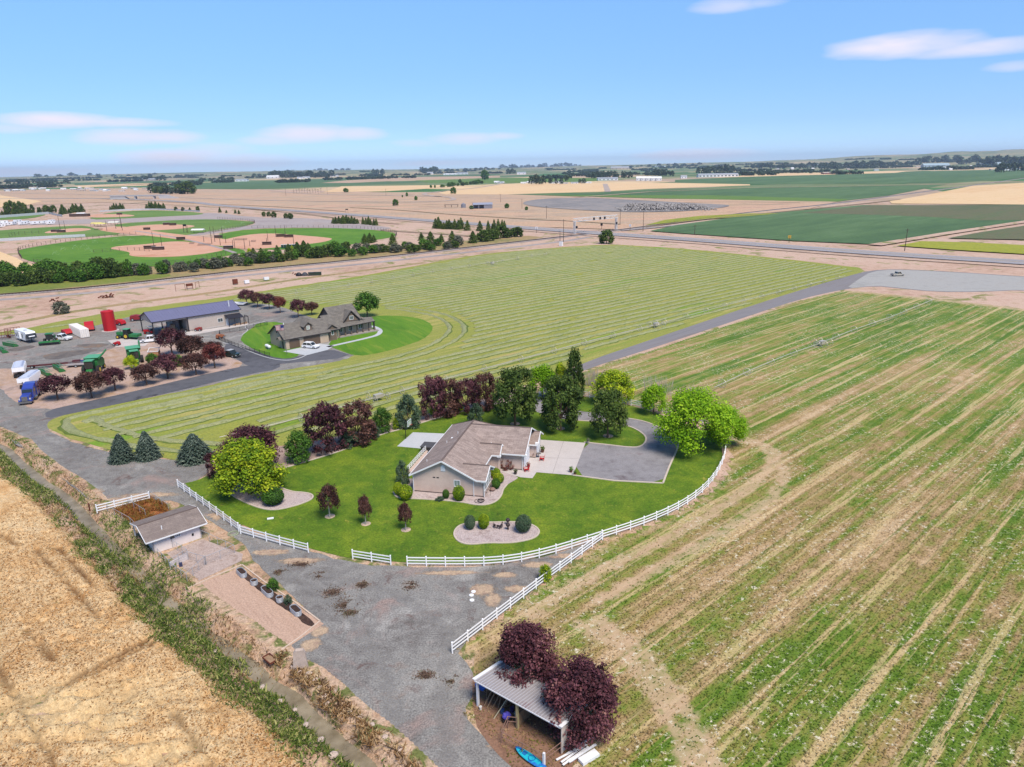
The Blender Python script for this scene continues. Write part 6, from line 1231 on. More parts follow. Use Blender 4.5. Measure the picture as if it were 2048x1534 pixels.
o = MB().box(-1.6, 1.6, -.7, .7, 0, 1.0); c_ = P2(sox, soy, ga, 14, Dp+3); tag(o.build('white_trailer', WHITE, None, (c_[0], c_[1], 4.6), R(ga)) if False else o.build('white_stock_box', WHITE, None, (c_[0], c_[1], .05), R(ga)), 'white box unit behind the shop roof line', 'box')

# ---------------------------------------------------------------- grey roofed farmhouse
fx, fy = G(572, 699.5); FA = 41.0
FH = thing('farmhouse', 'tan farmhouse with steep dark grey roofs, arched garage doors and wraparound porch', 'house', (fx, fy, 0), R(FA))
TAN2 = pmat('tan_stucco', S(206, 184, 160), .9, 0, .06, 1.5, .2); BRN2 = pmat('brown_shake', S(126, 108, 94), .9, 0, .15, 5, .3)
m = MB(); m.prism([(0, 0), (10.2, 0), (10.2, 3.2), (5.1, 6.1), (0, 3.2)], 'x', 0, .2); m.box(.2, 13.2, 0, .2, 0, 3.2); m.box(.2, 13, 10, 10.2, 0, 3.2)
m.box(13.2, 16.4, .9, 1.1, 0, 3.2); m.box(17.8, 30, 4.2, 4.4, 0, 3.4); m.box(16.2, 16.4, 1.1, 6, 0, 3.2); m.box(16.4, 17.8, 2.2, 2.4, 0, 3.2); m.box(29.8, 30, 4.4, 13, 0, 3.4); m.box(13, 30, 12.8, 13, 0, 3.4)
m.build('wall', TAN2, FH)
MB().box(13.6, 16.2, .7, .9, 0, 3.6).add([(13.5, .72, 3.5), (16.3, .72, 3.5), (14.9, .72, 4.5)], [(0, 1, 2)]).build('stone_front', BRN2, FH)
roofpart('roof', [[(-.5, -.5, 3.0), (14, -.5, 3.0), (14, 5.1, 6.3), (-.5, 5.1, 6.3)], [(-.5, 5.1, 6.3), (14, 5.1, 6.3), (14, 10.7, 3.0), (-.5, 10.7, 3.0)],
 [(14, .3, 3.2), (17.4, .3, 3.2), (17.4, 6.2, 6.7), (14, 6.2, 6.7)], [(14, 6.2, 6.7), (17.4, 6.2, 6.7), (17.4, 13, 3.0), (14, 13, 3.0)],
 [(17.2, 1.6, 3.2), (30.4, 2.6, 3.2), (30.4, 4.6, 4.2), (17.2, 4.6, 5.2)],
 [(16.9, 3.6, 4.4), (26.4, 3.6, 4.4), (26.4, 9.0, 8.4), (16.9, 9.0, 8.4)], [(16.9, 9.0, 8.4), (26.4, 9.0, 8.4), (26.4, 14.4, 4.0), (16.9, 14.4, 4.0)],
 [(26.4, 3.6, 4.3), (30.4, 3.6, 3.0), (30.4, 14, 3.0), (26.4, 14, 4.3)],
 [(20.0, 3.2, 4.3), (22.9, 3.2, 7.4), (22.9, 9, 7.4), (20.0, 9, 4.3)], [(22.9, 3.2, 7.4), (25.8, 3.2, 4.3), (25.8, 9, 4.3), (22.9, 9, 7.4)],
 [(3, 10, 5.2), (12, 10, 5.2), (12, 14, 5.2), (3, 14, 5.2)] if False else [(9, 10.2, 3.2), (9, 16.5, 3.2), (12.5, 16.5, 5.4), (12.5, 8, 5.4)], [(12.5, 8, 5.4), (12.5, 16.5, 5.4), (16, 16.5, 3.2), (16, 10, 3.2)],
 [(13.3, .5, 3.6), (14.9, .5, 4.75), (14.9, 3.2, 4.75), (13.3, 1.2, 3.6)], [(14.9, .5, 4.75), (16.5, .5, 3.6), (16.5, 1.2, 3.6), (14.9, 3.2, 4.75)]], SH2, FH, .16)
m = MB(); m.prism([(3.8, 4.2), (14.2, 4.0), (9, 8.2)], 'x', 17.3, 17.4); m.prism([(3.8, 4.2), (14.2, 4.0), (9, 8.2)], 'x', 26.1, 26.2); m.prism([(20.6, 4.2), (25.2, 4.2), (22.9, 6.9)], 'y', 3.5, 3.6); m.build('gable_wall', BRN2, FH)
window(FH, (22.9, 3.5, 5.2), 'x', 1.2, 1.0, 3, 1, GLASS, WHITE, -1); window(FH, (14.9, .7, 2.3), 'x', .6, 1.2, 1, 1, GLASS, WHITE, -1)
rake(FH, [(-.52, -.5, 2.9), (-.52, 5.1, 6.2), (-.52, 10.7, 2.9)], .1, .22, BRT); rake(FH, [(-.5, -.53, 2.9), (14, -.53, 2.9)], .1, .2, BRT); rake(FH, [(16.87, 3.6, 4.3), (16.87, 9, 8.3), (16.87, 14.4, 3.9)], .1, .25, BRT); rake(FH, [(26.43, 3.6, 4.3), (26.43, 9, 8.3), (26.43, 14.4, 3.9)], .1, .25, BRT)
rake(FH, [(20, 3.17, 4.2), (22.9, 3.17, 7.3), (25.8, 3.17, 4.2)], .1, .22, BRT); rake(FH, [(17.2, 1.57, 3.1), (30.4, 2.57, 3.1)], .1, .2, BRT); rake(FH, [(14, .27, 3.1), (17.4, .27, 3.1)], .1, .2, BRT); rake(FH, [(13.96, .3, 3.2), (13.96, 6.2, 6.6)], .08, .2, BRT); rake(FH, [(13.28, .47, 3.52), (14.9, .47, 4.68), (16.52, .47, 3.52)], .1, .16, BRT)
# dormer
m = MB(); m.box(6.6, 9.0, 1.3, 3.4, 3.8, 5.5); m.prism([(6.6, 5.5), (9.0, 5.5), (7.8, 6.5)], 'y', 1.3, 3.6); d = m.build('dormer', BRN2, FH); window(d, (7.8, 1.3, 4.9), 'x', .8, .9, 2, 2, pmat('pale_pane', S(170, 180, 160), .2), WHITE, -1)
roofpart('dormer_roof', [[(6.2, .9, 5.3), (7.8, .9, 6.6), (7.8, 5.6, 6.6), (6.2, 4.2, 5.3)], [(7.8, .9, 6.6), (9.4, .9, 5.3), (9.4, 4.2, 5.3), (7.8, 5.6, 6.6)]], SH2, FH, .1)
gdb = pmat('brown_garage_door', S(112, 92, 76), .6, 0, .1, 4)
def archdoor(a, b, h):
    n = 8; pts = [(a, .02)]+[(b, .02)]+[(b+(a-b)*i/n, h-.45+.45*sin(pi*i/n)) for i in range(n+1)]
    d = MB().prism(pts, 'y', -.03, -.003).build('garage_door', gdb, FH)
    w2 = (b-a)/4
    for i in range(4):
        for j in range(3): MB().box(a+w2*i+.08, a+w2*(i+1)-.08, -.06, -.033, .15+j*.62, .68+j*.62).build('door_panel', gdb, d)
    m = MB(); P = [(a-.08, 0, 0)]+[(x, 0, z) for x, z in [(a-.08, h-.4)]+[(a+(b-a)*i/n, h-.36+.45*sin(pi*i/n)) for i in range(n+1)]+[(b+.08, h-.4)]]+[(b+.08, 0, 0)]
    for p, q in zip(P, P[1:]): m.bar((p[0], -.04, p[2]), (q[0], -.04, q[2]), .08, .14)
    m.build('door_trim', BRN2, FH)
archdoor(1.3, 4.1, 2.7); archdoor(5.6, 10.4, 2.9)
MB().box(-.03, -.003, 1.2, 2.1, 0, 2.1).build('side_door', BRT, FH); window(FH, (0, 5.1, 4.5), 'y', .5, .7, 1, 1, GLASS, BRT, -1)
roofpart('door_hood', [[(-1.3, .8, 2.7), (-1.3, 1.9, 3.5), (0, 1.9, 3.5), (0, .8, 2.7)], [(-1.3, 1.9, 3.5), (-1.3, 3.0, 2.7), (0, 3.0, 2.7), (0, 1.9, 3.5)]], SH2, FH, .1)
MB().box(17.6, 31.2, 1.9, 4.2, 0, .35).build('porch_slab', pmat('porch_stone', S(170, 160, 152), .9, 0, .2, 3), FH)
for k in range(7):
    x = 17.9+k*2.05; c = MB().box(x-.1, x+.1, 2.3+.07*k, 2.5+.07*k, .35, 3.1).build('porch_column', BRT, FH); MB().box(x-.2, x+.2, 2.2+.07*k, 2.6+.07*k, .35, 1.2).build('column_base', BRN2, c)
for k in range(3): MB().box(30.6, 30.8, 4.2+k*2.6, 4.4+k*2.6, .35, 3.1).build('porch_column', BRT, FH)
for k in range(3): window(FH, (19.3+k*3.4, 4.2, 1.9), 'x', 1.2, 1.3, 2, 1, GLASS, WHITE, -1)
# things around it
c_ = P2(fx, fy, FA, -3.2, 4.6); pt = thing('propane_tank', 'white propane tank beside the farmhouse end wall', 'tank', (c_[0], c_[1], .05), R(FA+90)); m = MB(); m.tube((-1.1, 0, .75), (1.1, 0, .75), .45, 12); m.ball((-1.1, 0, .75), .3, .45, .45, 10, 6); m.ball((1.1, 0, .75), .3, .45, .45, 10, 6); m.build('vessel', WHITE, pt)
for s_ in (-.7, .7): MB().box(s_-.1, s_+.1, -.3, .3, 0, .4).build('leg', STEEL, pt)
MB().tube((0, 0, 1.15), (0, 0, 1.35), .18, 8).build('valve_dome', WHITE, pt)
x, y = G(574, 709); fp = thing('flagpole', 'white flagpole with a flag flying in front of the farmhouse garage', 'flagpole', (x, y, .03)); MB().tube((0, 0, 0), (0, 0, 8.6), .07, 8, .04).build('pole', pmat('pole_grey', S(120, 116, 118), .5), fp); MB().tube((0, 0, 8.3), (0, 0, 8.75), .12, 8).build('finial', WHITE, fp)
fl = thing('flag', 'striped red and white flag with blue corner on the farmhouse pole', 'flag', (x, y, .03), R(165))
def wavy(x0, x1, z0, z1, nm, mt, par, off=0):
    m = MB(); n = 10; vs = []
    for i in range(n+1):
        u_ = x0+(x1-x0)*i/n; w_ = .14*sin(u_*3.2)*min(1, u_)
        for dd in (-.012-off, .012+off): vs += [(u_, w_+dd, z0-.12*u_), (u_, w_+dd, z1-.12*u_)]
    fs = []
    for i in range(n):
        a = i*4; fs += [(a, a+4, a+5, a+1), (a+2, a+3, a+7, a+6), (a+1, a+5, a+7, a+3), (a, a+2, a+6, a+4)]
    m.add(vs, fs); return m.build(nm, mt, par)
FR, FW, FB = pmat('flag_red', S(190, 50, 60), .8), pmat('flag_white', S(235, 232, 232), .8), pmat('flag_blue', S(50, 60, 130), .8)
for k in range(13): wavy(.05, 2.4, 8.2-(k+1)*.105, 8.2-k*.105, 'stripe', FR if k % 2 == 0 else FW, fl)
wavy(.05, 1.0, 8.2-7*.105, 8.2, 'canton', FB, fl, .012)
x, y = G(602, 575) if False else G(540, 640)
def ironfence(pts, lb):
    p = GP(pts); x0, y0 = p[0]; r_ = thing('iron_fence', lb, 'fence', (x0, y0, .03)); 
    pk = MB().box(-.012, .012, -.012, .012, .05, 1.2).mesh('picket', DARK)
    for a, b in zip(p, p[1:]):
        L = hypot(b[0]-a[0], b[1]-a[1]); n = max(1, int(L/2.2)); 
        for i in range(n+1): f = i/n; MB().box(-.04, .04, -.04, .04, 0, 1.3).build('post', DARK, r_, (a[0]+(b[0]-a[0])*f-x0, a[1]+(b[1]-a[1])*f-y0, 0))
        for z_ in (.15, 1.1): MB().bar((a[0]-x0, a[1]-y0, z_), (b[0]-x0, b[1]-y0, z_), .035).build('rail', DARK, r_)
        m = MB()
        for i in range(int(L/.22)): f = i*.22/L; xx, yy = a[0]+(b[0]-a[0])*f-x0, a[1]+(b[1]-a[1])*f-y0; m.box(xx-.012, xx+.012, yy-.012, yy+.012, .05, 1.2)
        tag(m.build('pickets', DARK, r_), kind='stuff')
ironfence([(438, 680), (470, 693), (500, 703), (540, 714)], 'black iron picket fence along the curb before the farmhouse side lawn')
ironfence([(438, 680), (440, 668), (480, 662), (535, 650)], 'black iron picket fence between the shop drive and the side lawn')

# ---------------------------------------------------------------- tank, container, vehicles, machinery
WG = pmat('machine_green', S(48, 126, 64), .5, 0, .2, 1.5, 0, .4, S(96, 128, 90), .54, .7, 1.2); WG2 = pmat('pale_machine_green', S(96, 176, 130), .5, 0, .1, 2); WY = pmat('wheel_yellow', S(226, 190, 60), .5); CABG = pmat('cab_glass', S(44, 50, 48), .08, 0, .1, 1, 0, .8); HEAD = pmat('headlamp', S(220, 220, 215), .2); CHR = pmat('chrome', S(190, 190, 195), .15, .9)
x, y = G(221, 661); tk = thing('storage_tank', 'tall bright red cylindrical storage tank on a pale concrete ring', 'tank', (x, y, 0)); MB().tube((0, 0, .1), (0, 0, 6.3), 1.85, 32).build('shell', pmat('tank_red', S(200, 34, 42), .45, 0, .06, .6, 0, .4), tk, smooth=False)
MB().tube((0, 0, 0), (0, 0, .1), 2.5, 28).build('base_pad', conc, tk); mm = MB(); mm.ball((0, 0, 6.3), 1.87, 1.87, .3, 28, 3, 0); mm.build('top', RED, tk)
for z_ in (2.1, 4.2, 6.25): mm = MB(); mm.ring((0, 0, z_), 1.86, .035, n=32, m=4); mm.build('seam_band', RED, tk)
mm = MB()
for s_ in (-.2, .2): mm.bar((s_, -1.95, .2), (s_, -1.95, 6.5), .04)
for k in range(18): mm.bar((-.2, -1.95, .4+k*.33), (.2, -1.95, .4+k*.33), .03)
mm.build('ladder', RED, tk); MB().tube((.6, .3, 6.5), (.6, .3, 6.75), .25, 10).build('hatch', RED, tk)
def at(px, py): return G(px, py)+(.03,)
c = thing('shipping_container', 'white corrugated shipping container between the two red machines', 'container', at(160, 670), R(-45)); CW = pmat('container_white', S(238, 230, 222, .85), .6, 0, .05, 1)
MB().box(-6, 6, -1.2, 1.2, .12, 2.75).build('shell', CW, c)
rb = MB().box(-.08, .08, -.03, .03, .2, 2.65).mesh('corrugation', CW)
for k in range(26):
    for s_ in (-1.215, 1.215): obj('corrugation', rb, c, (-5.7+k*.456, s_, 0))
for s_ in (-.6, .6): MB().box(6.0, 6.04, s_-.56, s_+.56, .2, 2.65).build('door', CW, c)
for s_ in (-.85, -.3, .3, .85): MB().tube((6.07, s_, .2), (6.07, s_, 2.65), .025, 6).build('lock_rod', STEEL, c)
def wheel(parent, x, y, r, w, rim=STEEL, nm='wheel', z=None):
    z = r if z is None else z
    m = MB(); m.tube((x, y-w/2, z), (x, y+w/2, z), r, 18); o = m.build(nm, TYRE, parent); m = MB(); s_ = 1 if y >= 0 else -1
    m.tube((x, y+s_*w/2, z), (x, y+s_*(w/2+.03), z), r*.55, 14); m.build('rim', rim, o); return o
def vehicle(nm, lb, cat, px, py, ang, L, W, H, body, kind, roofc=None):
    v_ = thing(nm, lb, cat, at(px, py), R(ang)); b = body; h0 = .32; bl = H*.56
    if kind == 'suv': low = [(-L/2, h0), (L/2, h0), (L/2, bl*.85), (L/2-.1, bl*.95), (L*.22, bl+.04), (-L/2+.05, bl+.02), (-L/2, bl*.8)]; cab = [(L*.24, bl), (L*.08, H), (-L*.36, H*.98), (-L/2+.12, bl)]
    elif kind == 'pickup': low = [(-L/2, h0+.1), (L/2, h0), (L/2, bl*.9), (L/2-.15, bl), (L*.18, bl+.06), (-L/2, bl+.02)]; cab = [(L*.22, bl), (L*.10, H), (-L*.13, H), (-L*.16, bl)]
    else: low = [(-L/2, h0), (L/2, h0), (L/2, bl*.8), (L/2-.2, bl), (L*.2, bl+.05), (-L/2, bl)]; cab = [(L*.22, bl), (L*.07, H), (-L*.3, H), (-L*.4, bl)]
    MB().prism(low, 'y', -W/2, W/2).build('body', b, v_)
    MB().prism([(p[0], p[1]-.02 if i in (1, 2) else p[1]) for i, p in enumerate(cab)], 'y', -W/2+.1, W/2-.1).build('window_band', CABG, v_)
    r0 = cab[1]; r1 = cab[2]; MB().box(r1[0]-.03, r0[0]+.03, -W/2+.1, W/2-.1, H-.03, H+.04).build('roof', roofc or b, v_)
    for (p, q) in ((cab[0], cab[1]), (cab[3], cab[2])):
        for s_ in (-W/2+.1, W/2-.1): MB().bar((p[0], s_, p[1]), (q[0], s_, q[1]), .07).build('pillar', b, v_)
    MB().box((r0[0]+r1[0])/2-.05, (r0[0]+r1[0])/2+.05, -W/2+.095, W/2-.095, bl, H).build('pillar', b, v_)
    if kind == 'pickup':
        MB().box(-L/2+.08, -L*.18, -W/2+.12, W/2-.12, bl-.02, bl+.03).build('bed', pmat('bed_dark', S(70, 68, 70), .8), v_)
    for x in (-L*.3, L*.32):
        for s_ in (-W/2+.05, W/2-.05): wheel(v_, x, s_, .37, .24)
    for s_ in (-W*.36, W*.36): MB().box(L/2-.02, L/2+.03, s_-.16, s_+.16, bl*.62, bl*.8).build('headlight', HEAD, v_); MB().box(-L/2-.03, -L/2+.02, s_-.14, s_+.14, bl*.62, bl*.85).build('tail_light', RED, v_)
    MB().box(L/2, L/2+.06, -W/2+.05, W/2-.05, h0, h0+.2).build('bumper', CHR, v_)
    for s_ in (-W/2-.09, W/2+.09): MB().box(L*.16, L*.19, s_-.08, s_+.08, bl, bl+.16).build('mirror', DARK, v_)
    return v_
WP = pmat('white_car_paint', S(240, 240, 242, .9), .25, 0, .03, 1, 0, .5); DGR = pmat('dark_green_car_paint', S(36, 50, 44), .25, 0, .05, 1, 0, .5)
vehicle('parked_suv', 'white suv parked on the slab before the farmhouse garage doors', 'car', 622, 696, -20, 4.8, 1.9, 1.65, WP, 'suv')
vehicle('parked_pickup', 'dark green pickup parked beside the reddest plum tree', 'pickup', 462, 713, -28, 5.6, 2.0, 1.85, DGR, 'pickup', pmat('camper_lid', S(190, 192, 196), .5))
vehicle('parked_pickup', 'white pickup parked between the green swather and the container', 'pickup', 125, 680, -10, 5.6, 2.0, 1.85, WP, 'pickup')
vehicle('parked_pickup', 'lone dark topped pickup parked on the paved pad at the end of the lane', 'pickup', 1795, 552, 10, 5.6, 2.0, 1.9, pmat('beige_paint', S(196, 190, 178), .3), 'pickup')
FBT = vehicle('flatbed_pickup', 'white four-door pickup with a grey flatbed, in front of the green tractor', 'pickup', 302, 684, 22, 6.6, 2.1, 1.95, WP, 'pickup')
fb = MB().box(-3.4, -1.2, -1.15, 1.15, 1.0, 1.12).build('flatbed', STEEL, FBT); MB().box(-1.25, -1.15, -1.1, 1.1, 1.12, 1.9).build('headache_rack', STEEL, FBT)
for k in range(4): MB().box(-3.2+k*.5, -2.8+k*.5, -.6+.3*(k % 3), -.2+.3*(k % 3), 1.13, 1.5).build('load_box', pmat('load', S(130, 110, 100), .8), FBT)
# semi and its two hopper trailers
SBL = pmat('truck_blue', S(60, 80, 170), .3, 0, .08, 1, 0, .5); 
tr = thing('semi_truck', 'blue long-nose semi truck facing the road at the left edge of the yard', 'truck', at(62, 800), R(-72))
MB().box(-4.6, 3.4, -.45, .45, .7, .95).build('frame', DARK, tr); MB().prism([(1.2, .9), (3.6, .9), (3.6, 1.8), (1.2, 2.05)], 'y', -.85, .85).build('hood', SBL, tr)
MB().prism([(-1.0, .8), (1.2, .8), (1.2, 2.05), (.95, 2.85), (-1.0, 2.95)], 'y', -1.1, 1.1).build('cab', SBL, tr); MB().box(-2.8, -1.0, -1.2, 1.2, .8, 3.6).build('sleeper', SBL, tr); MB().prism([(-1.0, 2.95), (.8, 2.9), (-1.0, 3.6)], 'y', -1.05, 1.05).build('roof_fairing', SBL, tr)
MB().prism([(1.24, 2.1), (1.28, 2.1), (1.03, 2.75), (.99, 2.75)], 'y', -1.0, 1.0).build('windscreen', CABG, tr)
for s_ in (-1.12, 1.12): MB().box(-.6, .8, s_-.01, s_+.01, 2.0, 2.65).build('side_window', CABG, tr)
MB().box(3.6, 3.68, -.55, .55, .9, 1.8).build('grille', CHR, tr); MB().box(3.65, 3.95, -1.25, 1.25, .4, .85).build('bumper', CHR, tr)
for s_ in (-.95, .95): MB().box(3.3, 3.55, s_-.18, s_+.18, 1.1, 1.4).build('headlight', HEAD, tr); MB().tube((-1.15, s_*1.3, .9), (-1.15, s_*1.3, 4.0), .1, 8).build('exhaust_stack', CHR, tr); MB().prism([(2.1, .55), (3.6, .55), (3.5, 1.15), (2.3, 1.2)], 'y', *(sorted((s_*.9, s_*1.35)))).build('fender', SBL, tr); MB().tube((-.6, s_*1.1, .7), (.9, s_*1.1, .7), .32, 10).build('fuel_tank', CHR, tr)
for x in (2.8,):
    for s_ in (-1.08, 1.08): wheel(tr, x, s_, .5, .3, CHR)
for x in (-3.0, -4.2):
    for s_ in (-.95, .95): wheel(tr, x, s_, .5, .55, CHR)
tarpm = pmat('white_tarp', S(206, 214, 232), .6, 0, .08, 1); tarp2 = pmat('blue_striped_tarp', S(120, 140, 190), .6)
def hopper(lb, px, py, ang, L=7.2):
    h = thing('hopper_trailer', lb, 'trailer', at(px, py), R(ang)); m = MB()
    m.prism([(-L/2, 2.6), (-L/2+.5, 1.5), (-L*.2, .75), (-L*.05, .75), (0, 1.2), (L*.05, .75), (L*.2, .75), (L/2-.5, 1.5), (L/2, 2.6)][::-1], 'y', -1.22, 1.22); m.box(-L/2, L/2, -1.25, 1.25, 1.7, 2.7); m.build('hopper_body', WP, h)
    for k in range(11): 
        for s_ in (-1.27, 1.27): MB().box(-L/2+.2+k*(L-.4)/10-.04, -L/2+.2+k*(L-.4)/10+.04, s_-.025, s_+.025, 1.2, 2.7).build('side_rib', WP, h)
    MB().prism([(-1.2, 2.7), (1.2, 2.7), (.7, 2.92), (-.7, 2.92)], 'x', -L/2+.05, L/2-.05).build('tarp', tarpm, h)
    for k in range(6): MB().bar((-L/2+.9+k*L/7, -1.1, 2.78), (-L/2+.9+k*L/7, 1.1, 2.95), .16, .04).build('tarp_bow', tarp2, h)
    MB().box(-L/2, L/2, -.4, .4, .9, 1.1).build('frame', DARK, h)
    for x in (-L*.38, -L*.2, L*.36):
        for s_ in (-.95, .95): wheel(h, x, s_, .48, .5, CHR)
hopper('front white hopper trailer with blue striped cover, coupled behind the blue truck', 62, 771, -76); hopper('rear white hopper trailer, farthest from the blue truck cab', 42, 750, -60)
# camper
cm_ = thing('travel_trailer', 'black and white fifth-wheel camper parked by the hay field', 'camper', at(54, 682), R(-38)); MB().prism([(-4.8, .7), (2.9, .7), (3.4, 1.5), (5.0, 1.5), (4.9, 2.5), (4.0, 3.3), (-4.8, 3.3)], 'y', -1.25, 1.25).build('body', WP, cm_)
MB().prism([(3.42, 1.48), (5.04, 1.48), (4.94, 2.5), (4.5, 2.9), (3.6, 2.0)], 'y', -1.27, 1.27).build('nose_cap', pmat('nose_black', S(60, 64, 70), .3), cm_); MB().prism([(4.1, 1.9), (5.05, 2.0), (4.93, 2.35), (4.2, 2.3)], 'y', -.8, .8).build('nose_stripe', WP, cm_)
for k, x in enumerate((-3.8, -2.2, -.6, 1.0)): MB().box(x-.35, x+.35, -1.28, -1.255, 1.3, 2.6 if k % 2 else 2.3).build('window', CABG, cm_)
MB().box(-1.0, -.2, -1.6, -1.25, 1.0, 2.9).build('slide_out', WP, cm_); MB().box(.2, .9, -.4, .4, 3.3, 3.5).build('roof_unit', STEEL, cm_)
for x in (-2.2, -1.2):
    for s_ in (-1.1, 1.1): wheel(cm_, x, s_, .38, .25)
MB().bar((4.2, 0, 1.45), (4.2, 0, .1), .15).build('king_pin_leg', DARK, cm_)
# combines
def combine(lb, px, py, ang, front=True):
    c = thing('combine_harvester', lb, 'combine', at(px, py), R(ang))
    MB().prism([(-3.6, 1.2), (1.2, 1.0), (1.4, 3.0), (-3.0, 3.1), (-3.9, 2.3)], 'y', -1.5, 1.5).build('body', WG, c)
    m = MB(); P = [(-2.6, -1.2, 3.1), (.6, -1.2, 3.1), (.6, 1.2, 3.1), (-2.6, 1.2, 3.1)]; Q = [(-3.0, -1.7, 3.9), (1.0, -1.7, 3.9), (1.0, 1.7, 3.9), (-3.0, 1.7, 3.9)]
    m.add(P+Q, [(0, 1, 5, 4), (1, 2, 6, 5), (2, 3, 7, 6), (3, 0, 4, 7), (0, 3, 2, 1)]); m.build('grain_tank', WG, c); MB().slab([(-3.0, -1.7, 3.9), (1.0, -1.7, 3.9), (1.0, 1.7, 3.9), (-3.0, 1.7, 3.9)], .06).build('tank_cover', WG2, c)
    MB().prism([(1.3, 1.6), (2.9, 1.6), (3.0, 3.3), (1.3, 3.5)], 'y', -.95, .95).build('cab', CABG, c); MB().box(1.2, 3.15, -1.05, 1.05, 3.5, 3.68).build('cab_roof', WG2, c)
    MB().prism([(2.2, .9), (4.2, .35), (4.3, .9), (2.4, 1.6)], 'y', -.7, .7).build('feeder_house', WG, c); MB().tube((.6, 1.6, 3.4), (-4.6, 2.0, 4.5), .22, 10).build('unloading_auger', WG, c)
    for s_ in (-1.65, 1.65): wheel(c, 1.6, s_, 1.0, .7, WY); wheel(c, -3.0, s_*.85, .65, .45, WY)
    MB().box(-2.8, .9, -1.53, -1.505, 1.5, 2.5).build('side_panel', pmat('yellow_stripe', S(120, 180, 70), .5), c)
    m = MB(); m.bar((1.3, -1.5, 1.6), (2.9, -1.5, 1.6), .05); m.bar((1.3, -1.5, 2.4), (2.9, -1.5, 2.4), .04)
    for x in (1.3, 2.1, 2.9): m.bar((x, -1.5, 1.6), (x, -1.5, 2.4), .04)
    m.build('handrail', WG, c); return c
combine('green combine harvester with raised auger facing the road between plum trees', 189, 744, -78); combine('second green combine harvester behind the small yellow tree', 270, 724, -58)
def header(lb, px, py, ang, L=6.5, nm='grain_header'):
    h = thing(nm, lb, 'header', at(px, py), R(ang)); MB().prism([(-.6, .1), (.5, .1), (.4, .35), (-.3, .4), (-.45, 1.1), (-.6, 1.1)], 'x', -L/2, L/2).build('trough', WG, h)
    MB().tube((-L/2+.1, 0, .45), (L/2-.1, 0, .45), .2, 10).build('auger', WG2, h)
    for s_ in (-L/2, L/2): MB().prism([(-.65, .05), (.9, .05), (.5, .7), (-.6, 1.2)], 'x', s_-.06, s_+.06).build('end_panel', WG, h)
    rl = MB().tube((-L/2+.2, .35, 1.05), (L/2-.2, .35, 1.05), .06, 6).build('reel', WG, h)
    for k in range(5): a = 2*pi*k/5; MB().bar((-L/2+.2, .35+.5*cos(a), 1.05+.5*sin(a)), (L/2-.2, .35+.5*cos(a), 1.05+.5*sin(a)), .05).build('reel_bat', WG2, rl)
    return h
header('green combine header with reel, next to the open combine', 118, 740, -45, 6); header('narrow pale green header nearest the semi trailers', 91, 749, -42, 6)
header('green pickup header at the very left edge of the yard', 6, 703, -45, 6); header('pale green header tray at the left edge beside the camper', 21, 692, -28, 5.5)
sw = thing('swather', 'green swather with yellow wheels and a wide mower head, left of the white pickup', 'swather', at(104, 686), R(-70)); MB().box(-1.6, .8, -.9, .9, 1.2, 2.2).build('engine_housing', WG, sw); MB().prism([(.2, 1.4), (1.7, 1.4), (1.8, 3.0), (.2, 3.0)], 'y', -.9, .9).build('cab', CABG, sw); MB().box(0, 1.95, -1, 1, 3.0, 3.15).build('cab_roof', WG, sw)
MB().prism([(1.7, .2), (3.0, .2), (2.9, 1.0), (1.9, 1.1)], 'y', -2.7, 2.7).build('mower_head', WG, sw); MB().box(2.95, 3.02, -2.6, 2.6, .2, .75).build('cutter_curtain', DARK, sw)
for s_ in (-1.5, 1.5): wheel(sw, .9, s_, .85, .5, WY); wheel(sw, -1.8, s_*.7, .45, .3, WY)
tc_ = thing('green_tractor', 'green tractor with yellow wheels beyond the flatbed pickup', 'tractor', at(254, 677), R(170)); MB().box(.4, 3.0, -.5, .5, 1.1, 2.0).build('hood', WG, tc_); MB().prism([(-1.2, 1.2), (.5, 1.2), (.4, 2.9), (-1.1, 2.9)], 'y', -.75, .75).build('cab', CABG, tc_); MB().box(-1.25, .6, -.85, .85, 2.9, 3.05).build('cab_roof', WG2, tc_); MB().tube((1.6, .3, 2), (1.6, .3, 2.9), .06, 6).build('exhaust', DARK, tc_)
MB().box(-1.5, 2.6, -.35, .35, .7, 1.1).build('chassis', WG, tc_); MB().box(-4.4, -1.6, -1.1, 1.1, .7, 1.5).build('rear_implement', WG, tc_)
for s_ in (-1.1, 1.1): wheel(tc_, -.7, s_, .95, .5, WY); wheel(tc_, 2.3, s_*.85, .6, .35, WY)
t2 = thing('yellow_green_tractor', 'older tractor with yellow wheels parked inside the shop bay', 'tractor', at(345, 668), R(200)); MB().box(.2, 2.8, -.45, .45, 1.1, 1.9).build('hood', pmat('olive_green', S(120, 116, 60), .6), t2); MB().prism([(-1.2, 1.2), (.3, 1.2), (.2, 2.9), (-1.1, 2.9)], 'y', -.7, .7).build('cab', CABG, t2); MB().box(-1.3, .4, -.8, .8, 2.9, 3.05).build('cab_roof', DARK, t2)
for s_ in (-1.05, 1.05): wheel(t2, -.7, s_, .9, .5, WY); wheel(t2, 2.1, s_*.85, .55, .35, WY)
t3 = thing('red_tractor', 'small red tractor with white canopy at the bay opening', 'tractor', at(300, 667), R(200)); MB().box(.1, 1.7, -.35, .35, .7, 1.3).build('hood', RED, t3); MB().box(-1, .3, -.5, .5, .6, .9).build('platform', RED, t3); MB().box(-1.1, .4, -.6, .6, 2.2, 2.28).build('canopy', WHITE, t3)
for a in (-1, .3):
    for b in (-.5, .5): MB().box(a-.03, a+.03, b-.03, b+.03, .9, 2.2).build('canopy_post', DARK, t3)
for s_ in (-.65, .65): wheel(t3, -.6, s_, .6, .35, RED); wheel(t3, 1.3, s_*.8, .38, .25, RED)
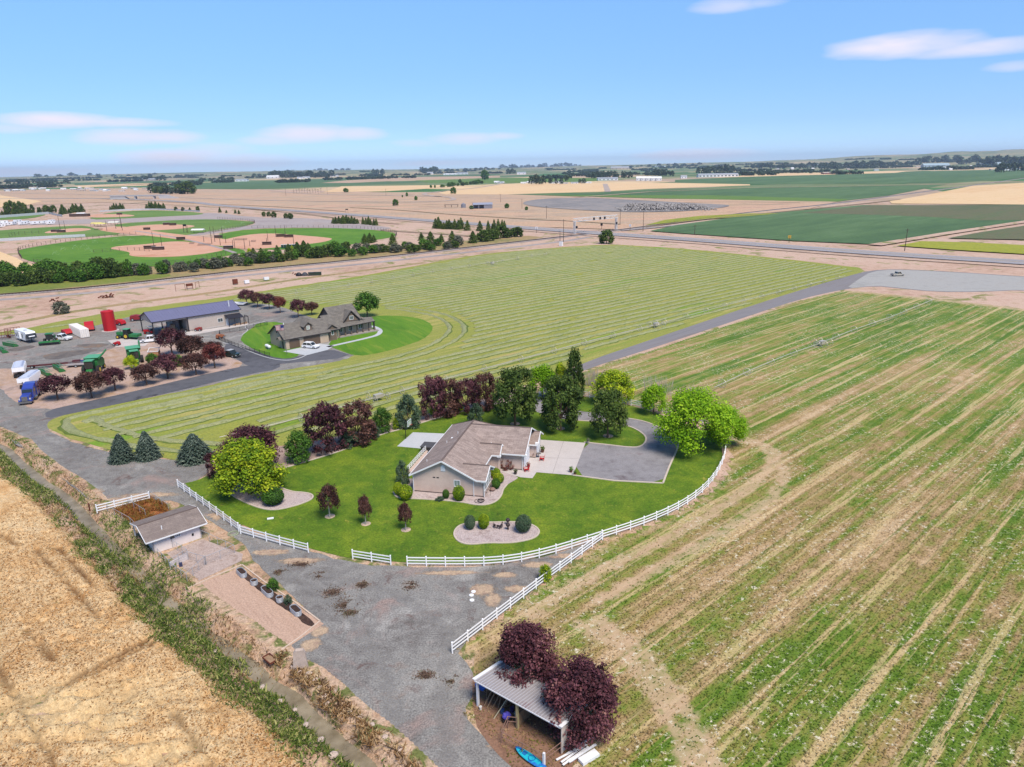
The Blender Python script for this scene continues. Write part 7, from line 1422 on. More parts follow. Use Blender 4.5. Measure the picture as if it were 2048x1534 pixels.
def smallmach(nm, lb, cat, px, py, ang, col, L, W, H, wr=.35):
    o = thing(nm, lb, cat, at(px, py), R(ang)); MB().prism([(-L/2, wr), (L/2, wr), (L*.42, H*.75), (-L*.05, H), (-L*.45, H*.9)], 'y', -W/2, W/2).build('body', col, o)
    for x in (-L*.3, L*.3):
        for s_ in (-W/2, W/2): wheel(o, x, s_, wr, .22)
    MB().bar((L/2, 0, wr+.1), (L/2+1.0, 0, wr), .1).build('drawbar', DARK, o); return o
b1 = smallmach('hay_baler', 'big red baler just behind the white container', 'baler', 180, 660, -60, RED, 5.5, 2.6, 2.7, .6); smallmach('red_mower', 'low red implement between container and white pickup', 'implement', 135, 668, -40, RED, 4.0, 2.2, 1.5, .45)
smallmach('red_baler', 'red baler behind the red storage tank', 'baler', 240, 650, -20, RED, 3.6, 2.0, 1.9, .5); smallmach('rusty_red_seeder', 'dark red seed drill beyond the open shop bay', 'implement', 275, 641, 20, pmat('dark_red', S(150, 44, 50), .6), 4.4, 2.2, 2.0, .5)
smallmach('lawn_mower', 'red riding mower with white wheels at the edge of the concrete slab', 'mower', 234, 691, 175, RED, 1.8, 1.1, 1.2, .35); smallmach('quad_bike', 'red quad bike against the front wall of the shop', 'quad bike', 397, 662, 185, pmat('faded_red', S(150, 60, 56), .6), 2.2, 1.2, 1.2, .35)
smallmach('motorbike', 'dark quad bike outside the shop partition wall', 'quad bike', 368, 664, 20, DARK, 2.0, 1.0, 1.1, .3); smallmach('wagon', 'orange brown wagon by the corner of the iron fence', 'wagon', 441, 677, 60, pmat('orange_brown', S(176, 110, 76), .7), 2.4, 1.2, 1.4, .35)
sheet('equipment_slab', [(215, 681), (250, 677), (300, 684), (290, 692), (232, 694)], .04, conc, 0)
ft = thing('flatbed_trailer', 'long rust red beam trailer on the yard edge beyond the green headers', 'trailer', at(110, 733), R(18)); MB().box(-7, 6, -.25, .25, .5, .85).build('beam', pmat('maroon', S(96, 44, 46), .7), ft); MB().box(4.2, 6, -.6, .6, .5, 1.2).build('toolbox', pmat('maroon2', S(96, 44, 46), .7), ft); MB().box(6.1, 7, -.4, .4, .4, 1.1).build('blue_drum', pmat('dull_blue', S(70, 80, 130), .6), ft)
for x in (-5, 4):
    for s_ in (-.5, .5): wheel(ft, x, s_, .4, .25)
f2 = thing('utility_trailer', 'small grey flat trailer between headers and combine', 'trailer', at(155, 733), R(14)); MB().box(-2.4, 2.4, -1, 1, .55, .68).build('bed', pmat('trailer_boards', S(170, 160, 156), .8), f2); MB().bar((2.4, 0, .6), (3.6, 0, .5), .1).build('drawbar', DARK, f2)
for s_ in (-1.1, 1.1): wheel(f2, 0, s_, .36, .22); MB().bar((-2.4, s_*.9, .95), (2.4, s_*.9, .95), .05).build('side_rail', STEEL, f2)
cr = thing('wooden_crate', 'open wooden crate with a white frame beside the plum trees', 'crate', at(310, 716), R(12)); MB().box(-1.3, 1.3, -1.1, -1.0, 0, 2.0).build('front_board', pmat('plywood', S(190, 140, 100), .8, 0, .12, 2), cr); MB().box(1.2, 1.3, -1.0, 1.1, 0, 2.0).build('side_board', pmat('plywood2', S(180, 126, 90), .8), cr)
for a, b in (((-1.3, -1.1, 2.0), (1.3, -1.1, 2.0)), ((-1.3, 1.1, 2.6), (1.3, 1.1, 2.6)), ((-1.3, -1.1, 2.0), (-1.3, 1.1, 2.6)), ((1.3, -1.1, 2.0), (1.3, 1.1, 2.6))): MB().bar(a, b, .14).build('frame_rail', WHITE, cr)
bt = thing('boat_trailer', 'small white boat on a trailer behind the shop', 'boat', at(480, 611), R(-12)); MB().prism([(-2.6, .5), (2.0, .5), (3.2, 1.2), (-2.6, 1.2)], 'y', -.95, .95).build('hull', WHITE, bt)
for s_ in (-.9, .9): wheel(bt, -.6, s_, .33, .2)
MB().bar((2, 0, .5), (4.2, 0, .45), .1).build('trailer_tongue', DARK, bt)
# rusty plough and disc at far left
for (px, py, an, lb) in ((8, 678, 30, 'dark red folded cultivator at the left edge of the yard'), (28, 673, 40, 'dark folded harrow wing left of the camper')):
    r_ = thing('cultivator', lb, 'implement', at(px, py), R(an)); m = MB()
    for k in range(6): m.bar((-2+.8*k, -1.2, .6), (-2+.8*k, 1.2, 2.6), .09)
    for k in range(4): m.bar((-2, -1.2+.8*k, .6+.66*k), (2, -1.2+.8*k, .6+.66*k), .12)
    m.build('frame', pmat('maroon3', S(110, 50, 48), .8), r_)
    for s_ in (-1.5, 1.5): wheel(r_, s_, 0, .4, .25)
# scrap by the railway
for (px, py, n_, sp, hh, lb) in ((212, 596, 16, 2.6, 1.3, 'tangled heap of rusty red scrap iron on the bare strip'), (112, 610, 9, 1.4, 2.6, 'tilted rusty slatted iron frame beside the grey-green bush'), (590, 590-40, 5, 1.0, 1.0, 'small pile of old boards and metal on the bare strip')):
    r_ = thing('scrap_heap', lb, 'scrap', at(px, py)); 
    for k in range(n_):
        p = (rnd.uniform(-sp, sp), rnd.uniform(-1, 1), rnd.uniform(.1, hh)); q = (p[0]+rnd.uniform(-1.6, 1.6), p[1]+rnd.uniform(-1, 1), max(.05, p[2]+rnd.uniform(-.9, .7))); MB().bar(p, q, .28, .4).build('iron_bar', RUST, r_)
for (px, py, w_, h_, mt, nm, lb) in ((471, 569, 2.0, 2.0, RUST, 'rusty_cabinet', 'upright rusty square cabinet on the bare strip'), (494, 568, 2.0, 1.3, WHITE, 'white_tank', 'low white tank beside the rusty cabinet'), (533, 561, 2.2, 1.2, WHITE, 'white_machine', 'white broken implement on the bare strip by the canal'), (380, 578, 2.6, 1.1, RUST, 'rusty_hopper', 'rusty hopper standing on thin legs')):
    r_ = thing(nm, lb, 'farm junk', at(px, py), R(40)); MB().box(-w_/2, w_/2, -.6, .6, .35 if 'hopper' not in nm else 1.3, h_+.35 if 'hopper' not in nm else 2.3).build('body', mt, r_)
    for a in (-w_/2+.15, w_/2-.15):
        for b in (-.45, .45): MB().box(a-.06, a+.06, b-.06, b+.06, 0, .4 if 'hopper' not in nm else 1.35).build('leg', RUST, r_)
def goal(lb, x0, x1, py, hpx):
    a = G(x0, py); b = G(x1, py-2); h = hpx*depth(*a)/FPX; r_ = thing('pipe_gateway', lb, 'frame', (a[0], a[1], 0)); m = MB()
    MB().tube((0, 0, 0), (0, 0, h), .08, 6).build('post', RUST, r_); MB().tube((b[0]-a[0], b[1]-a[1], 0), (b[0]-a[0], b[1]-a[1], h), .08, 6).build('post', RUST, r_); MB().tube((0, 0, h), (b[0]-a[0], b[1]-a[1], h), .08, 6).build('crossbar', RUST, r_)
goal('thin rusty pipe frame left of the rusty hopper', 352, 371, 583, 14); goal('thin rusty pipe frame right of the rusty hopper', 392, 399, 577, 12)
for k, (px, c, lb) in enumerate(((598, DARK, 'black tarped pile, leftmost of the dark things by the hay field'), (610, pmat('grey_tarp', S(70, 72, 80), .7), 'grey tarped pile with white flap by the hay field'), (624, pmat('dark_green_box', S(52, 60, 50), .7), 'dark green container bin beside the tarped piles'), (636, pmat('dark_green2', S(50, 64, 46), .7), 'small dark green bin at the right of the tarped piles'))):
    r_ = thing('covered_pile' if k < 2 else 'dark_bin', lb, 'pile' if k < 2 else 'bin', at(px, 552-k*.5), R(10)); 
    if k < 2: mm = MB(); mm.ball((0, 0, .1), 1.5, 1.1, 1.6, 12, 5, 0); mm.build('tarp', c, r_)
    else: MB().box(-1.6, 1.6, -1, 1, .1, 1.4).build('bin_body', c, r_); MB().box(-1.7, 1.7, -1.1, 1.1, 1.4, 1.5).build('rim', c, r_)

# ---------------------------------------------------------------- wheel-move irrigation lines
ALU = pmat('aluminium', S(214, 206, 190), .4, .3, .08, 2)
def wl_wheel(r):
    m = MB(); m.ring((0, 0, r), r, .05, 'x', 20, 5); m.tube((-.08, 0, r), (.08, 0, r), .12, 8)
    for k in range(6): a = pi*k/6*2; m.bar((0, 0, r), (0, r*cos(a), r+r*sin(a)), .035)
    return m.mesh('wheel', ALU)
WLW = wl_wheel(.95)
def wheel_line(pts, lb, sp, drives=(), hs=.95, gap=None):
    p = GP(pts); x0, y0 = p[0]; seg = [0]
    for a, b in zip(p, p[1:]): seg.append(seg[-1]+hypot(b[0]-a[0], b[1]-a[1]))
    r_ = thing('wheel_line', lb, 'sprinkler line', (x0, y0, 0)); m = MB()
    for a, b in zip(p, p[1:]): m.tube((a[0]-x0, a[1]-y0, hs), (b[0]-x0, b[1]-y0, hs), .08, 6)
    m.build('pipe', ALU, r_)
    d = sp*.3
    while d < seg[-1]:
        k = max(j for j in range(len(seg)) if seg[j] <= d); k = min(k, len(p)-2); f = (d-seg[k])/(seg[k+1]-seg[k]); x = p[k][0]+(p[k+1][0]-p[k][0])*f; y = p[k][1]+(p[k+1][1]-p[k][1])*f; a = math.atan2(p[k+1][1]-p[k][1], p[k+1][0]-p[k][0])
        obj('wheel', WLW, r_, (x-x0, y-y0, 0), a); d += sp
    for (dx_, dy_) in drives:
        q = G(dx_, dy_); a = math.atan2(p[-1][1]-p[0][1], p[-1][0]-p[0][0]); dr = obj('drive_unit', MB().box(-1.0, 1.0, -.5, .5, .7, 1.5).mesh('drive_unit', ALU), r_, (q[0]-x0, q[1]-y0, 0), a)
        for u_ in (-1.6, 1.6):
            for w_ in (-1.4, 1.4): obj('wheel', WLW, dr, (u_, w_, 0), 0)
        MB().bar((-1.6, -1.4, .95), (-1.6, 1.4, .95), .08).build('axle', ALU, dr); MB().bar((1.6, -1.4, .95), (1.6, 1.4, .95), .08).build('axle', ALU, dr)
wheel_line([(1428, 783), (1500, 748), (1570, 718), (1640, 693), (1700, 668), (1740, 654), (1780, 640), (1866, 604)], 'wheeled sprinkler pipe crossing the striped green and tan field', 12.2, [(1643, 692)])
wheel_line([(440, 884), (576, 851), (776, 797), (947, 750), (1092, 712), (1157, 694), (1312, 655), (1450, 616), (1600, 578), (1690, 556)], 'wheeled sprinkler pipe in the hay field alongside the lane', 12.2, [(1312, 655), (757, 801)])
wheel_line([(576, 592), (700, 574), (850, 549), (985, 528), (1100, 509)], 'distant wheeled sprinkler pipe at the far side of the hay field', 12.2, [(985, 530)])
for (px, py, lb) in ((452, 884, ''),): pass

# ---------------------------------------------------------------- railway and highway
bal = gmat('ballast', [S(150, 140, 138), S(170, 160, 156), S(186, 176, 170)], .05, .5, 3, .25, .3)
RAIL = [(-300, 612), (0, 592), (205, 574.5), (342, 559), (513, 540), (700, 522.5), (905, 500), (1120, 475), (1180, 468.5), (1260, 458), (1315, 451), (1400, 438), (1520, 423), (1657, 409.5), (1810, 389), (1963, 368.6), (2060, 355)]
ribbon('access_road', [(-300, 618), (0, 600), (205, 584), (342, 567), (513, 548), (700, 531), (905, 508), (1120, 484), (1180, 474)], 5.5, .04, bal)
ribbon('railway_bed', RAIL, 5.0, .1, bal, sm=1, h=.35, wl=10)
rw = chaikin(GP(RAIL), 1, False); rt = thing('railway_track', 'single railway track running past the ballpark to the road crossing', 'railway', (0, 0, 0)); 
for off in (-.72, .72):
    q = []
    for i, (x, y) in enumerate(rw):
        a = rw[max(0, i-1)]; b = rw[min(len(rw)-1, i+1)]; d = hypot(b[0]-a[0], b[1]-a[1])+1e-9; q.append((x-(b[1]-a[1])/d*off, y+(b[0]-a[0])/d*off, .62))
    m = MB()
    for a, b in zip(q, q[1:]): m.bar(a, b, .16, .2)
    m.build('rail', pmat('rail_steel', S(84, 66, 60), .6, .5), rt)
m = MB()
for (ax, ay), (bx, by) in zip(rw, rw[1:]):
    L = hypot(bx-ax, by-ay); n = int(L/1.2)
    if ay > 650: break
    for i in range(n): f = i/n; x, y = ax+(bx-ax)*f, ay+(by-ay)*f; nx, ny = -(by-ay)/L, (bx-ax)/L; m.bar((x-nx*1.3, y-ny*1.3, .49), (x+nx*1.3, y+ny*1.3, .49), .3, .12)
tag(m.build('sleepers', pmat('sleeper', S(70, 56, 50), .9), rt), kind='stuff')
hwm = gmat('highway_asphalt', [S(150, 146, 150), S(166, 162, 166), S(158, 154, 156)], .02, .3, 2, .1, .1, st=(-48, .2, 2))
HWY = [(-600, 410), (-200, 400), (200, 396), (380, 404), (450, 413), (572, 421), (700, 430), (850, 441.5), (1000, 453), (1120, 462.5), (1240, 471), (1400, 482), (1600, 497.5), (1800, 512), (2048, 527), (2400, 552)]
ribbon('highway_verge', HWY, 34, .30, gmat('road_shoulder', [S(190, 160, 140), S(205, 176, 156), S(176, 150, 130)], .02, .2, 1, .25, 0), sm=1)
ribbon('highway', HWY, 17, .62, hwm, sm=1, h=.12)
hp = chaikin(GP(HWY), 1, False)
def offp(p, off):
    q = []
    for i, (x, y) in enumerate(p):
        a = p[max(0, i-1)]; b = p[min(len(p)-1, i+1)]; d = hypot(b[0]-a[0], b[1]-a[1])+1e-9; q.append((x-(b[1]-a[1])/d*off, y+(b[0]-a[0])/d*off))
    return q
lm = pmat('road_paint', S(230, 230, 225), .7); ly = pmat('yellow_road_paint', S(226, 190, 80), .7)
for off, mt in ((-6.2, lm), (6.2, lm), (-.25, ly), (.25, ly)): ribbon('road_marking', offp(hp, off), .25, .76, mt, world=True, sm=0)
ribbon('side_road', [(1240, 462), (1300, 457), (1400, 446), (1520, 430), (1640, 419)], 6, .5, bal, sm=1)
# ---------------------------------------------------------------- ballpark
pg_ = gmat('park_grass', [S(84, 118, 44), S(100, 134, 54), S(116, 144, 66), S(130, 146, 84)], .02, .12, 1, .2, 0, st=(10, .3, 1)); pg2 = gmat('park_grass_bright', [S(78, 122, 26), S(94, 138, 32), S(110, 148, 44)], .02, .12, 1, .2, 0)
clay = gmat('infield_clay', [S(214, 160, 130), S(222, 174, 146), S(208, 150, 118)], .02, .12, 1, .1, 0); lotm = gmat('parking_gravel', [S(164, 150, 148), S(180, 168, 164), S(176, 158, 150)], .02, .15, 1, .15, 0)
sheet('parking_lot', [(380, 428), (430, 425), (504, 435), (600, 436), (660, 439), (740, 450), (790, 456), (760, 461), (700, 457), (606, 455), (504, 457), (440, 466), (350, 476), (300, 468), (418, 466), (487, 454), (512, 448), (508, 441), (440, 438), (250, 446), (0, 452), (-60, 448), (120, 440), (256, 436)], .10, lotm, 1)
GR = [(pg2, [(36, 503), (41, 516), (68, 525), (120, 532), (205, 535.5), (350, 532), (400, 522), (470, 509), (500, 504), (450, 490), (400, 483), (350, 476), (273, 470), (171, 479), (85, 491), (43, 499)]),
      (pg2, [(430, 477), (440, 467), (504, 458), (606, 456), (700, 457), (760, 461), (793, 467), (790, 474), (740, 482), (700, 490), (640, 497), (560, 500), (500, 499)]),
      (pg_, [(228, 448), (350, 440), (435, 438.5), (504, 443), (511, 446), (487, 453), (418, 465), (350, 473), (256, 463), (231, 453)]),
      (pg_, [(-80, 466), (0, 461), (51, 457), (137, 452), (171, 451), (205, 462), (256, 467), (171, 475), (85, 478), (0, 480), (-80, 484)]), (pg_, [(171, 440), (200, 428), (256, 422), (325, 420.5), (410, 426), (400, 430), (350, 432), (256, 437)]), (pg_, [(-80, 438), (0, 432), (60, 429), (100, 428), (60, 438), (0, 440), (-80, 446)])]
for i, (mt, p) in enumerate(GR): sheet('ballfield_grass', p, .13+.004*i, mt, 1)
CY = [[(216, 497), (239, 492), (291, 489), (350, 482), (401, 486), (446, 495), (452, 500), (418, 507), (384, 511), (350, 514), (291, 515), (256, 512), (262, 505), (239, 501)],
      [(452, 478), (504, 468), (552, 467), (589, 470), (663, 476), (664, 480), (640, 486), (589, 491), (538, 497), (492, 499), (446, 494), (430, 487)], [(243, 454), (325, 448), (393, 451), (384, 455), (350, 459), (291, 462), (256, 459)],
      [(82, 467), (106, 460), (154, 456), (188, 458), (171, 462), (120, 466)], [(171, 436), (178, 429), (239, 428), (275, 431), (256, 434)], [(190, 457), (250, 452), (300, 462), (400, 474), (470, 480), (500, 492), (440, 494), (380, 482), (300, 472), (210, 464)]]
for i, p in enumerate(CY): sheet('infield', p, .16+.004*i, clay, 2)
ribbon('park_path', [(270, 462), (340, 473), (380, 481), (440, 496), (470, 506)], 3, .2, lotm, sm=1); ribbon('park_path', [(395, 468), (440, 460), (520, 449)], 3, .2, lotm, sm=1)
FENM = pmat('park_fence_brown', S(104, 90, 82), .8)
def parkfence(pts, lb, h, mt=FENM, solid=False, name='park_fence'):
    p = chaikin(GP(pts), 2, False) if len(pts) > 2 else GP(pts); x0, y0 = p[0]; r_ = thing(name, lb, 'fence', (x0, y0, .1)); m = MB(); d0 = 0
    pm = MB().box(-.09, .09, -.09, .09, 0, h).mesh('post', mt)
    for a, b in zip(p, p[1:]):
        if solid: m.bar((a[0]-x0, a[1]-y0, h/2), (b[0]-x0, b[1]-y0, h/2), .12, h)
        else:
            for z_ in (h, h*.5, .1): m.bar((a[0]-x0, a[1]-y0, z_), (b[0]-x0, b[1]-y0, z_), .08)
        L = hypot(b[0]-a[0], b[1]-a[1])
        while d0 < L: obj('post', pm, r_, (a[0]+(b[0]-a[0])*d0/L-x0, a[1]+(b[1]-a[1])*d0/L-y0, 0)); d0 += 5.0 if not solid else 12
        d0 -= L
    m.build('rail' if not solid else 'panel', mt, r_)
parkfence([(452, 510), (350, 533), (205, 537), (120, 533), (68, 526)], 'brown outfield fence of the nearest ballfield, side facing the railway', 2.2)
parkfence([(44, 518), (35, 506), (40, 499), (85, 490), (171, 478), (273, 469)], 'brown outfield fence of the nearest ballfield, curving round its left end', 2.2)
parkfence([(504, 457), (606, 455), (700, 456), (760, 460), (796, 467), (790, 476)], 'long brown outfield fence of the right ballfield', 2.2); parkfence([(435, 438), (504, 442), (513, 446), (487, 454), (418, 466)], 'brown outfield fence of the middle ballfield', 2.2)
parkfence([(19, 474), (40, 470), (85, 468)], 'short brown fence on the left ballfield', 3)
parkfence([(188, 506), (256, 500), (300, 503)], 'fence along the foul line of the nearest ballfield', 2)
wpan = pmat('pale_wall', S(206, 210, 214), .7); parkfence([(-60, 486), (0, 483), (85, 478), (171, 474)], 'long low pale blue-white wall in front of the left ballfield', 2.2, wpan, True, 'pale_wall'); parkfence([(-60, 440), (0, 436), (98, 428.5)], 'pale wall behind the row of parked campers', 3.0, wpan, True, 'pale_wall')
parkfence([(200, 424), (256, 420.5), (325, 419.5), (400, 424)], 'thin white fence behind the farthest ballfield', 1.8, wpan, True, 'pale_wall'); parkfence([(98, 428), (125, 434)], 'short sloping pale wall at the right end of the long pale wall', 2.5, wpan, True, 'pale_wall')
def hut(nm, lb, cat, px, py, w_, d_, h_, wall, roof, ang=0, group=None, gable=False, sg=None, z=.1):
    x, y = G(px, py); r_ = thing(nm, lb, cat, (x, y, z), R(ang), group); MB().box(-w_/2, w_/2, -d_/2, d_/2, 0, h_).build('wall', wall, r_)
    if gable: MB().prism([(-d_/2-.4, h_), (d_/2+.4, h_), (0, h_+d_*.2)], 'x', -w_/2-.4, w_/2+.4).build('roof', roof, r_)
    else: MB().slab([(-w_/2-.4, -d_/2-.4, h_+.3), (w_/2+.4, -d_/2-.4, h_+.3), (w_/2+.4, d_/2+.4, h_+.05), (-w_/2-.4, d_/2+.4, h_+.05)], .15).build('roof', roof, r_)
    return r_
dgw = pmat('dugout_brown', S(92, 72, 64), .8); dgr = pmat('dugout_roof', S(196, 190, 188), .7); dgr2 = pmat('dugout_roof_brown', S(130, 110, 100), .7)
for (px, py, w_, lb) in ((300, 498, 11, 'dugout with pale roof behind the nearest infield'), (317, 500, 11, 'dugout with dark roof in front of its pale twin on the nearest infield'), (111, 464, 10, 'dugout at left of the left ballfield pair'), (123, 465, 10, 'dugout at right of the left ballfield pair'), (239, 429.5, 9, 'dugout on the farthest ballfield'),
  (333, 450, 9, 'left dugout of the middle ballfield'), (346, 451, 9, 'right dugout of the middle ballfield'), (562, 474, 10, 'left dugout of the right ballfield'), (578, 475, 10, 'right dugout of the right ballfield, with brown roof'), (534, 490, 9, 'small dugout near the portable toilets'), (457, 498, 9, 'dugout at the meeting point of the two near ballfields'), (437, 476, 8, 'grey roofed block in the centre of the ballpark'), (294, 460, 8, 'low bleacher hut left of the middle infield'), (362, 480, 9, 'dark dugout beside the park path')):
    hut('dugout', lb, 'dugout', px, py, w_*.62, 2.6, 2.0, dgw, dgr if px % 2 else dgr2, 5)
for (px, py, w_, lb) in ((409, 491, 13, 'long dark bleacher, left of the central plaza'), (482, 480.5, 13, 'long dark bleacher, right of the central plaza'), (197, 460, 11, 'dark bleacher beside the yellow canopies'), (384, 488, 5, 'short dark bleacher by the plaza'), (507, 484, 5, 'small dark sign board on a post by the plaza')):
    x, y = G(px, py); r_ = thing('bleacher', lb, 'bleacher', (x, y, .1)); [MB().box(-w_*.35, w_*.35, k*.7-1, k*.7-.5, .2+k*.4, .35+k*.4).build('bench', dgw, r_) for k in range(3)]
for (px, py, lb, c) in ((195, 452, 'yellow shade canopy beside the left infield', (226, 210, 120)), (203, 453, 'second yellow shade canopy touching the first', (226, 214, 130)), (229, 450, 'white shade canopy left of the middle infield', (236, 232, 220)), (163, 431, 'long white canopy over the far grandstand', (230, 230, 232)), (397, 466, 'small white trailer on the park path', (240, 240, 240))):
    x, y = G(px, py); r_ = thing('shade_canopy', lb, 'canopy', (x, y, .1)); MB().prism([(-3, 2.4), (3, 2.4), (0, 3.4)], 'x', -5, 5).build('canopy_top', pmat('canopy', S(*c), .8), r_)
    for a in (-4.8, 4.8):
        for b in (-2.8, 2.8): MB().box(a-.08, a+.08, b-.08, b+.08, 0, 2.4).build('leg', FENM, r_)
hut('grandstand', 'low dark grandstand behind the farthest ballfield', 'grandstand', 160, 433, 22, 5, 3, dgw, dgr, 3)
ptm = MB().box(-.6, .6, -.6, .6, 0, 2.3).mesh('portable_toilet', pmat('toilet_green', S(30, 70, 66), .6))
for k in range(7):
    x, y = G(565, 497); r_ = obj('portable_toilet', ptm, None, (x+k*1.6, y+k*.3, .1)); tag(r_, 'dark green portable toilet in the row beside the right ballfield', 'portable toilet', 'portable toilets beside the ballfield'); MB().box(-.65, .65, -.65, .65, 2.3, 2.45).build('roof', WHITE, r_)
polem = pmat('pole_brown', S(84, 70, 62), .8)
LP = [(308, 492, 28), (325, 499, 30), (121, 460, 28), (131, 462, 20), (214, 462, 20), (232, 458, 18), (243, 456, 26), (245, 461, 24), (430, 484, 30), (424, 488, 34), (446, 478, 24), (441, 491, 18), (552, 474, 22), (571, 473, 22), (536, 482, 20), (588, 492, 18), (470, 497, 20), (452, 487, 14), (490, 498, 20), (368, 465, 16), (376, 466, 16), (534, 488, 12), (466, 492, 12), (408, 484, 12), (500, 493, 12)]
for k, (px, py, hp_) in enumerate(LP):
    x, y = G(px, py); h = hp_*depth(x, y)/FPX; r_ = thing('light_pole', 'thin dark pole standing among the ballfields', 'pole', (x, y, .1), 0, 'poles around the ballfields'); MB().tube((0, 0, 0), (0, 0, h), .2, 6, .12).build('mast', polem, r_)
for (px, py, hp_, wp, lb) in ((371, 465, 16, 6, 'dark scoreboard on two legs beside the middle infield'), (694, 426, 8, 5, 'dark billboard on two legs near the highway')):
    x, y = G(px, py); s_ = depth(x, y)/FPX; r_ = thing('scoreboard', lb, 'sign', (x, y, .1)); MB().box(-wp*s_*.55, wp*s_*.55, -.1, .1, hp_*s_*.75, hp_*s_).build('board', DARK, r_)
    for a in (-1, 1): MB().box(a*wp*s_*.45-.12, a*wp*s_*.45+.12, -.1, .1, 0, hp_*s_*.75).build('leg', polem, r_)
# sprinkler plumes over the grass: fans of fine drops
drop = TT('spray'); drop.fin(S(235, 245, 235, .9), .3); drop = drop.material
for k, (px, py, lx, hp_) in enumerate(((120, 501, 14, 5), (145, 499, 14, 9), (160, 498, 20, 11), (185, 504, -18, 8), (105, 510, 12, 6), (225, 483, 16, 7), (195, 486, -10, 6), (255, 483, 14, 5), (290, 474, 12, 7), (460, 446, -10, 5), (480, 450, 10, 6), (440, 458, 12, 6))):
    x, y = G(px, py); s_ = depth(x, y)/FPX; V = []
    for i in range(420):
        f = rnd.random(); xx = lx*s_*f; zz = hp_*s_*4*f*(1-f)*.8+rnd.gauss(0, .12+.5*f); yy = rnd.gauss(0, .1+.7*f); r_ = .05
        V += [(xx, yy, max(.1, zz)), (xx+r_, yy, max(.1, zz)+r_), (xx, yy+r_, max(.1, zz)+r_)]
    tag(obj('sprinkler_spray', npmesh('sprinkler_spray', V, np.arange(len(V)).reshape(-1, 3), drop), None, (x, y, .1)), 'white plume of sprinkler water over the ballfield grass', 'spray', None, 'stuff')
# campers parked on the left
for k, (px, py, L) in enumerate(((-6, 449, 9), (6, 448, 10), (14, 452, 8), (27, 450, 9), (46, 450, 9), (52, 448, 8), (73, 449, 11), (90, 448, 8), (101, 449, 8), (104, 446, 7), (2, 455, 7), (36, 446, 8))):
    x, y = G(px, py); r_ = thing('parked_camper', 'white camper in the crowded lot at the left of the ballpark', 'camper', (x, y, .1), R(rnd.choice((70, 80, 20, 100))), 'campers parked beside the ballpark'); MB().prism([(-L/2, .8), (L/2, .8), (L/2-.2, 3.2), (-L/2, 3.4)], 'y', -1.3, 1.3).build('body', WP, r_)
    for a in (-.2, .25): MB().box(L*a-.6, L*a+.6, -1.33, -1.303, 1.7, 2.5).build('window', CABG, r_)
    for s_ in (-1.2, 1.2): wheel(r_, -L*.15, s_, .4, .25)
# ---------------------------------------------------------------- poles, gantry, barn, rubble
def upole(px, py, hp_, lb='tall wooden utility pole beside the highway crossing', arm=True):
    x, y = G(px, py); h = hp_*depth(x, y)/FPX; r_ = thing('utility_pole', lb, 'pole', (x, y, .1), R(20), None); MB().tube((0, 0, 0), (0, 0, h), .22, 8, .14).build('shaft', polem, r_)
    if arm: MB().box(-1.3, 1.3, -.08, .08, h-1.0, h-.8).build('crossarm', polem, r_)
for (px, py, hp_, lb) in ((1127, 484, 44, 'tallest utility pole, left of the railway crossing'), (1120, 482, 20, 'short pole beside the tallest utility pole'), (1093, 438, 26, 'utility pole in the pinkish field behind the highway'), (1044, 418, 20, 'utility pole just right of the grey barn'), (1240, 450, 30, 'utility pole behind the right leg of the signal gantry'), (1286, 463, 40, 'utility pole right of the signal gantry'), (1389, 470, 20, 'thin pole at the corner of the green field'), (1809, 502, 44, 'utility pole standing alone at the right by the yellow weeds'), (1001, 405, 16, 'small distant pole left of the gravel pit'), (572, 392, 14, 'thin far pole near the dead trees'), (655, 389, 14, 'thin far pole left of the round bush'), (772, 392, 14, 'thin far pole in the pinkish land'), (1300, 423, 14, 'pole in front of the rubble pile')): upole(px, py, hp_, lb)
a, b = G(1149, 469), G(1232, 460); L = hypot(b[0]-a[0], b[1]-a[1]); gt = thing('signal_gantry', 'white lattice signal gantry spanning the railway crossing', 'gantry', (a[0], a[1], .1), math.atan2(b[1]-a[1], b[0]-a[0])); H_ = 31*depth(*a)/FPX; GW = pmat('gantry_white', S(230, 228, 226), .6)
m = MB(); n = 16
for s_ in (-.8, .8):
    for z_ in (H_, H_-2.2): m.bar((-1, s_, z_), (L+1, s_, z_), .3)
    for i in range(n): m.bar((-1+(L+2)*i/n, s_, H_ if i % 2 else H_-2.2), (-1+(L+2)*(i+1)/n, s_, H_-2.2 if i % 2 else H_), .2)
m.build('truss', GW, gt)
for u_ in (0, L):
    m = MB(); [m.bar((u_+dx_*.5, dy_, 0), (u_+dx_*.3, dy_*.8, H_-2.2), .28) for dx_ in (-1, 1) for dy_ in (-.8, .8)]
    for k in range(6): z_ = k*(H_-2.2)/6; m.bar((u_-.5, -.8, z_), (u_+.5, .8, z_+2), .14); m.bar((u_+.5, -.8, z_), (u_-.5, .8, z_+2), .14)
    m.build('tower', GW, gt)
for u_ in (L*.42, L*.57, L*.68, 1.0, L-1): MB().box(u_-.7, u_+.7, -1.5, -1.0, (H_-2.2 if 2 < u_ < L-2 else 4.5), (H_-.4 if 2 < u_ < L-2 else 6.0)).build('signal_head', DARK, gt)
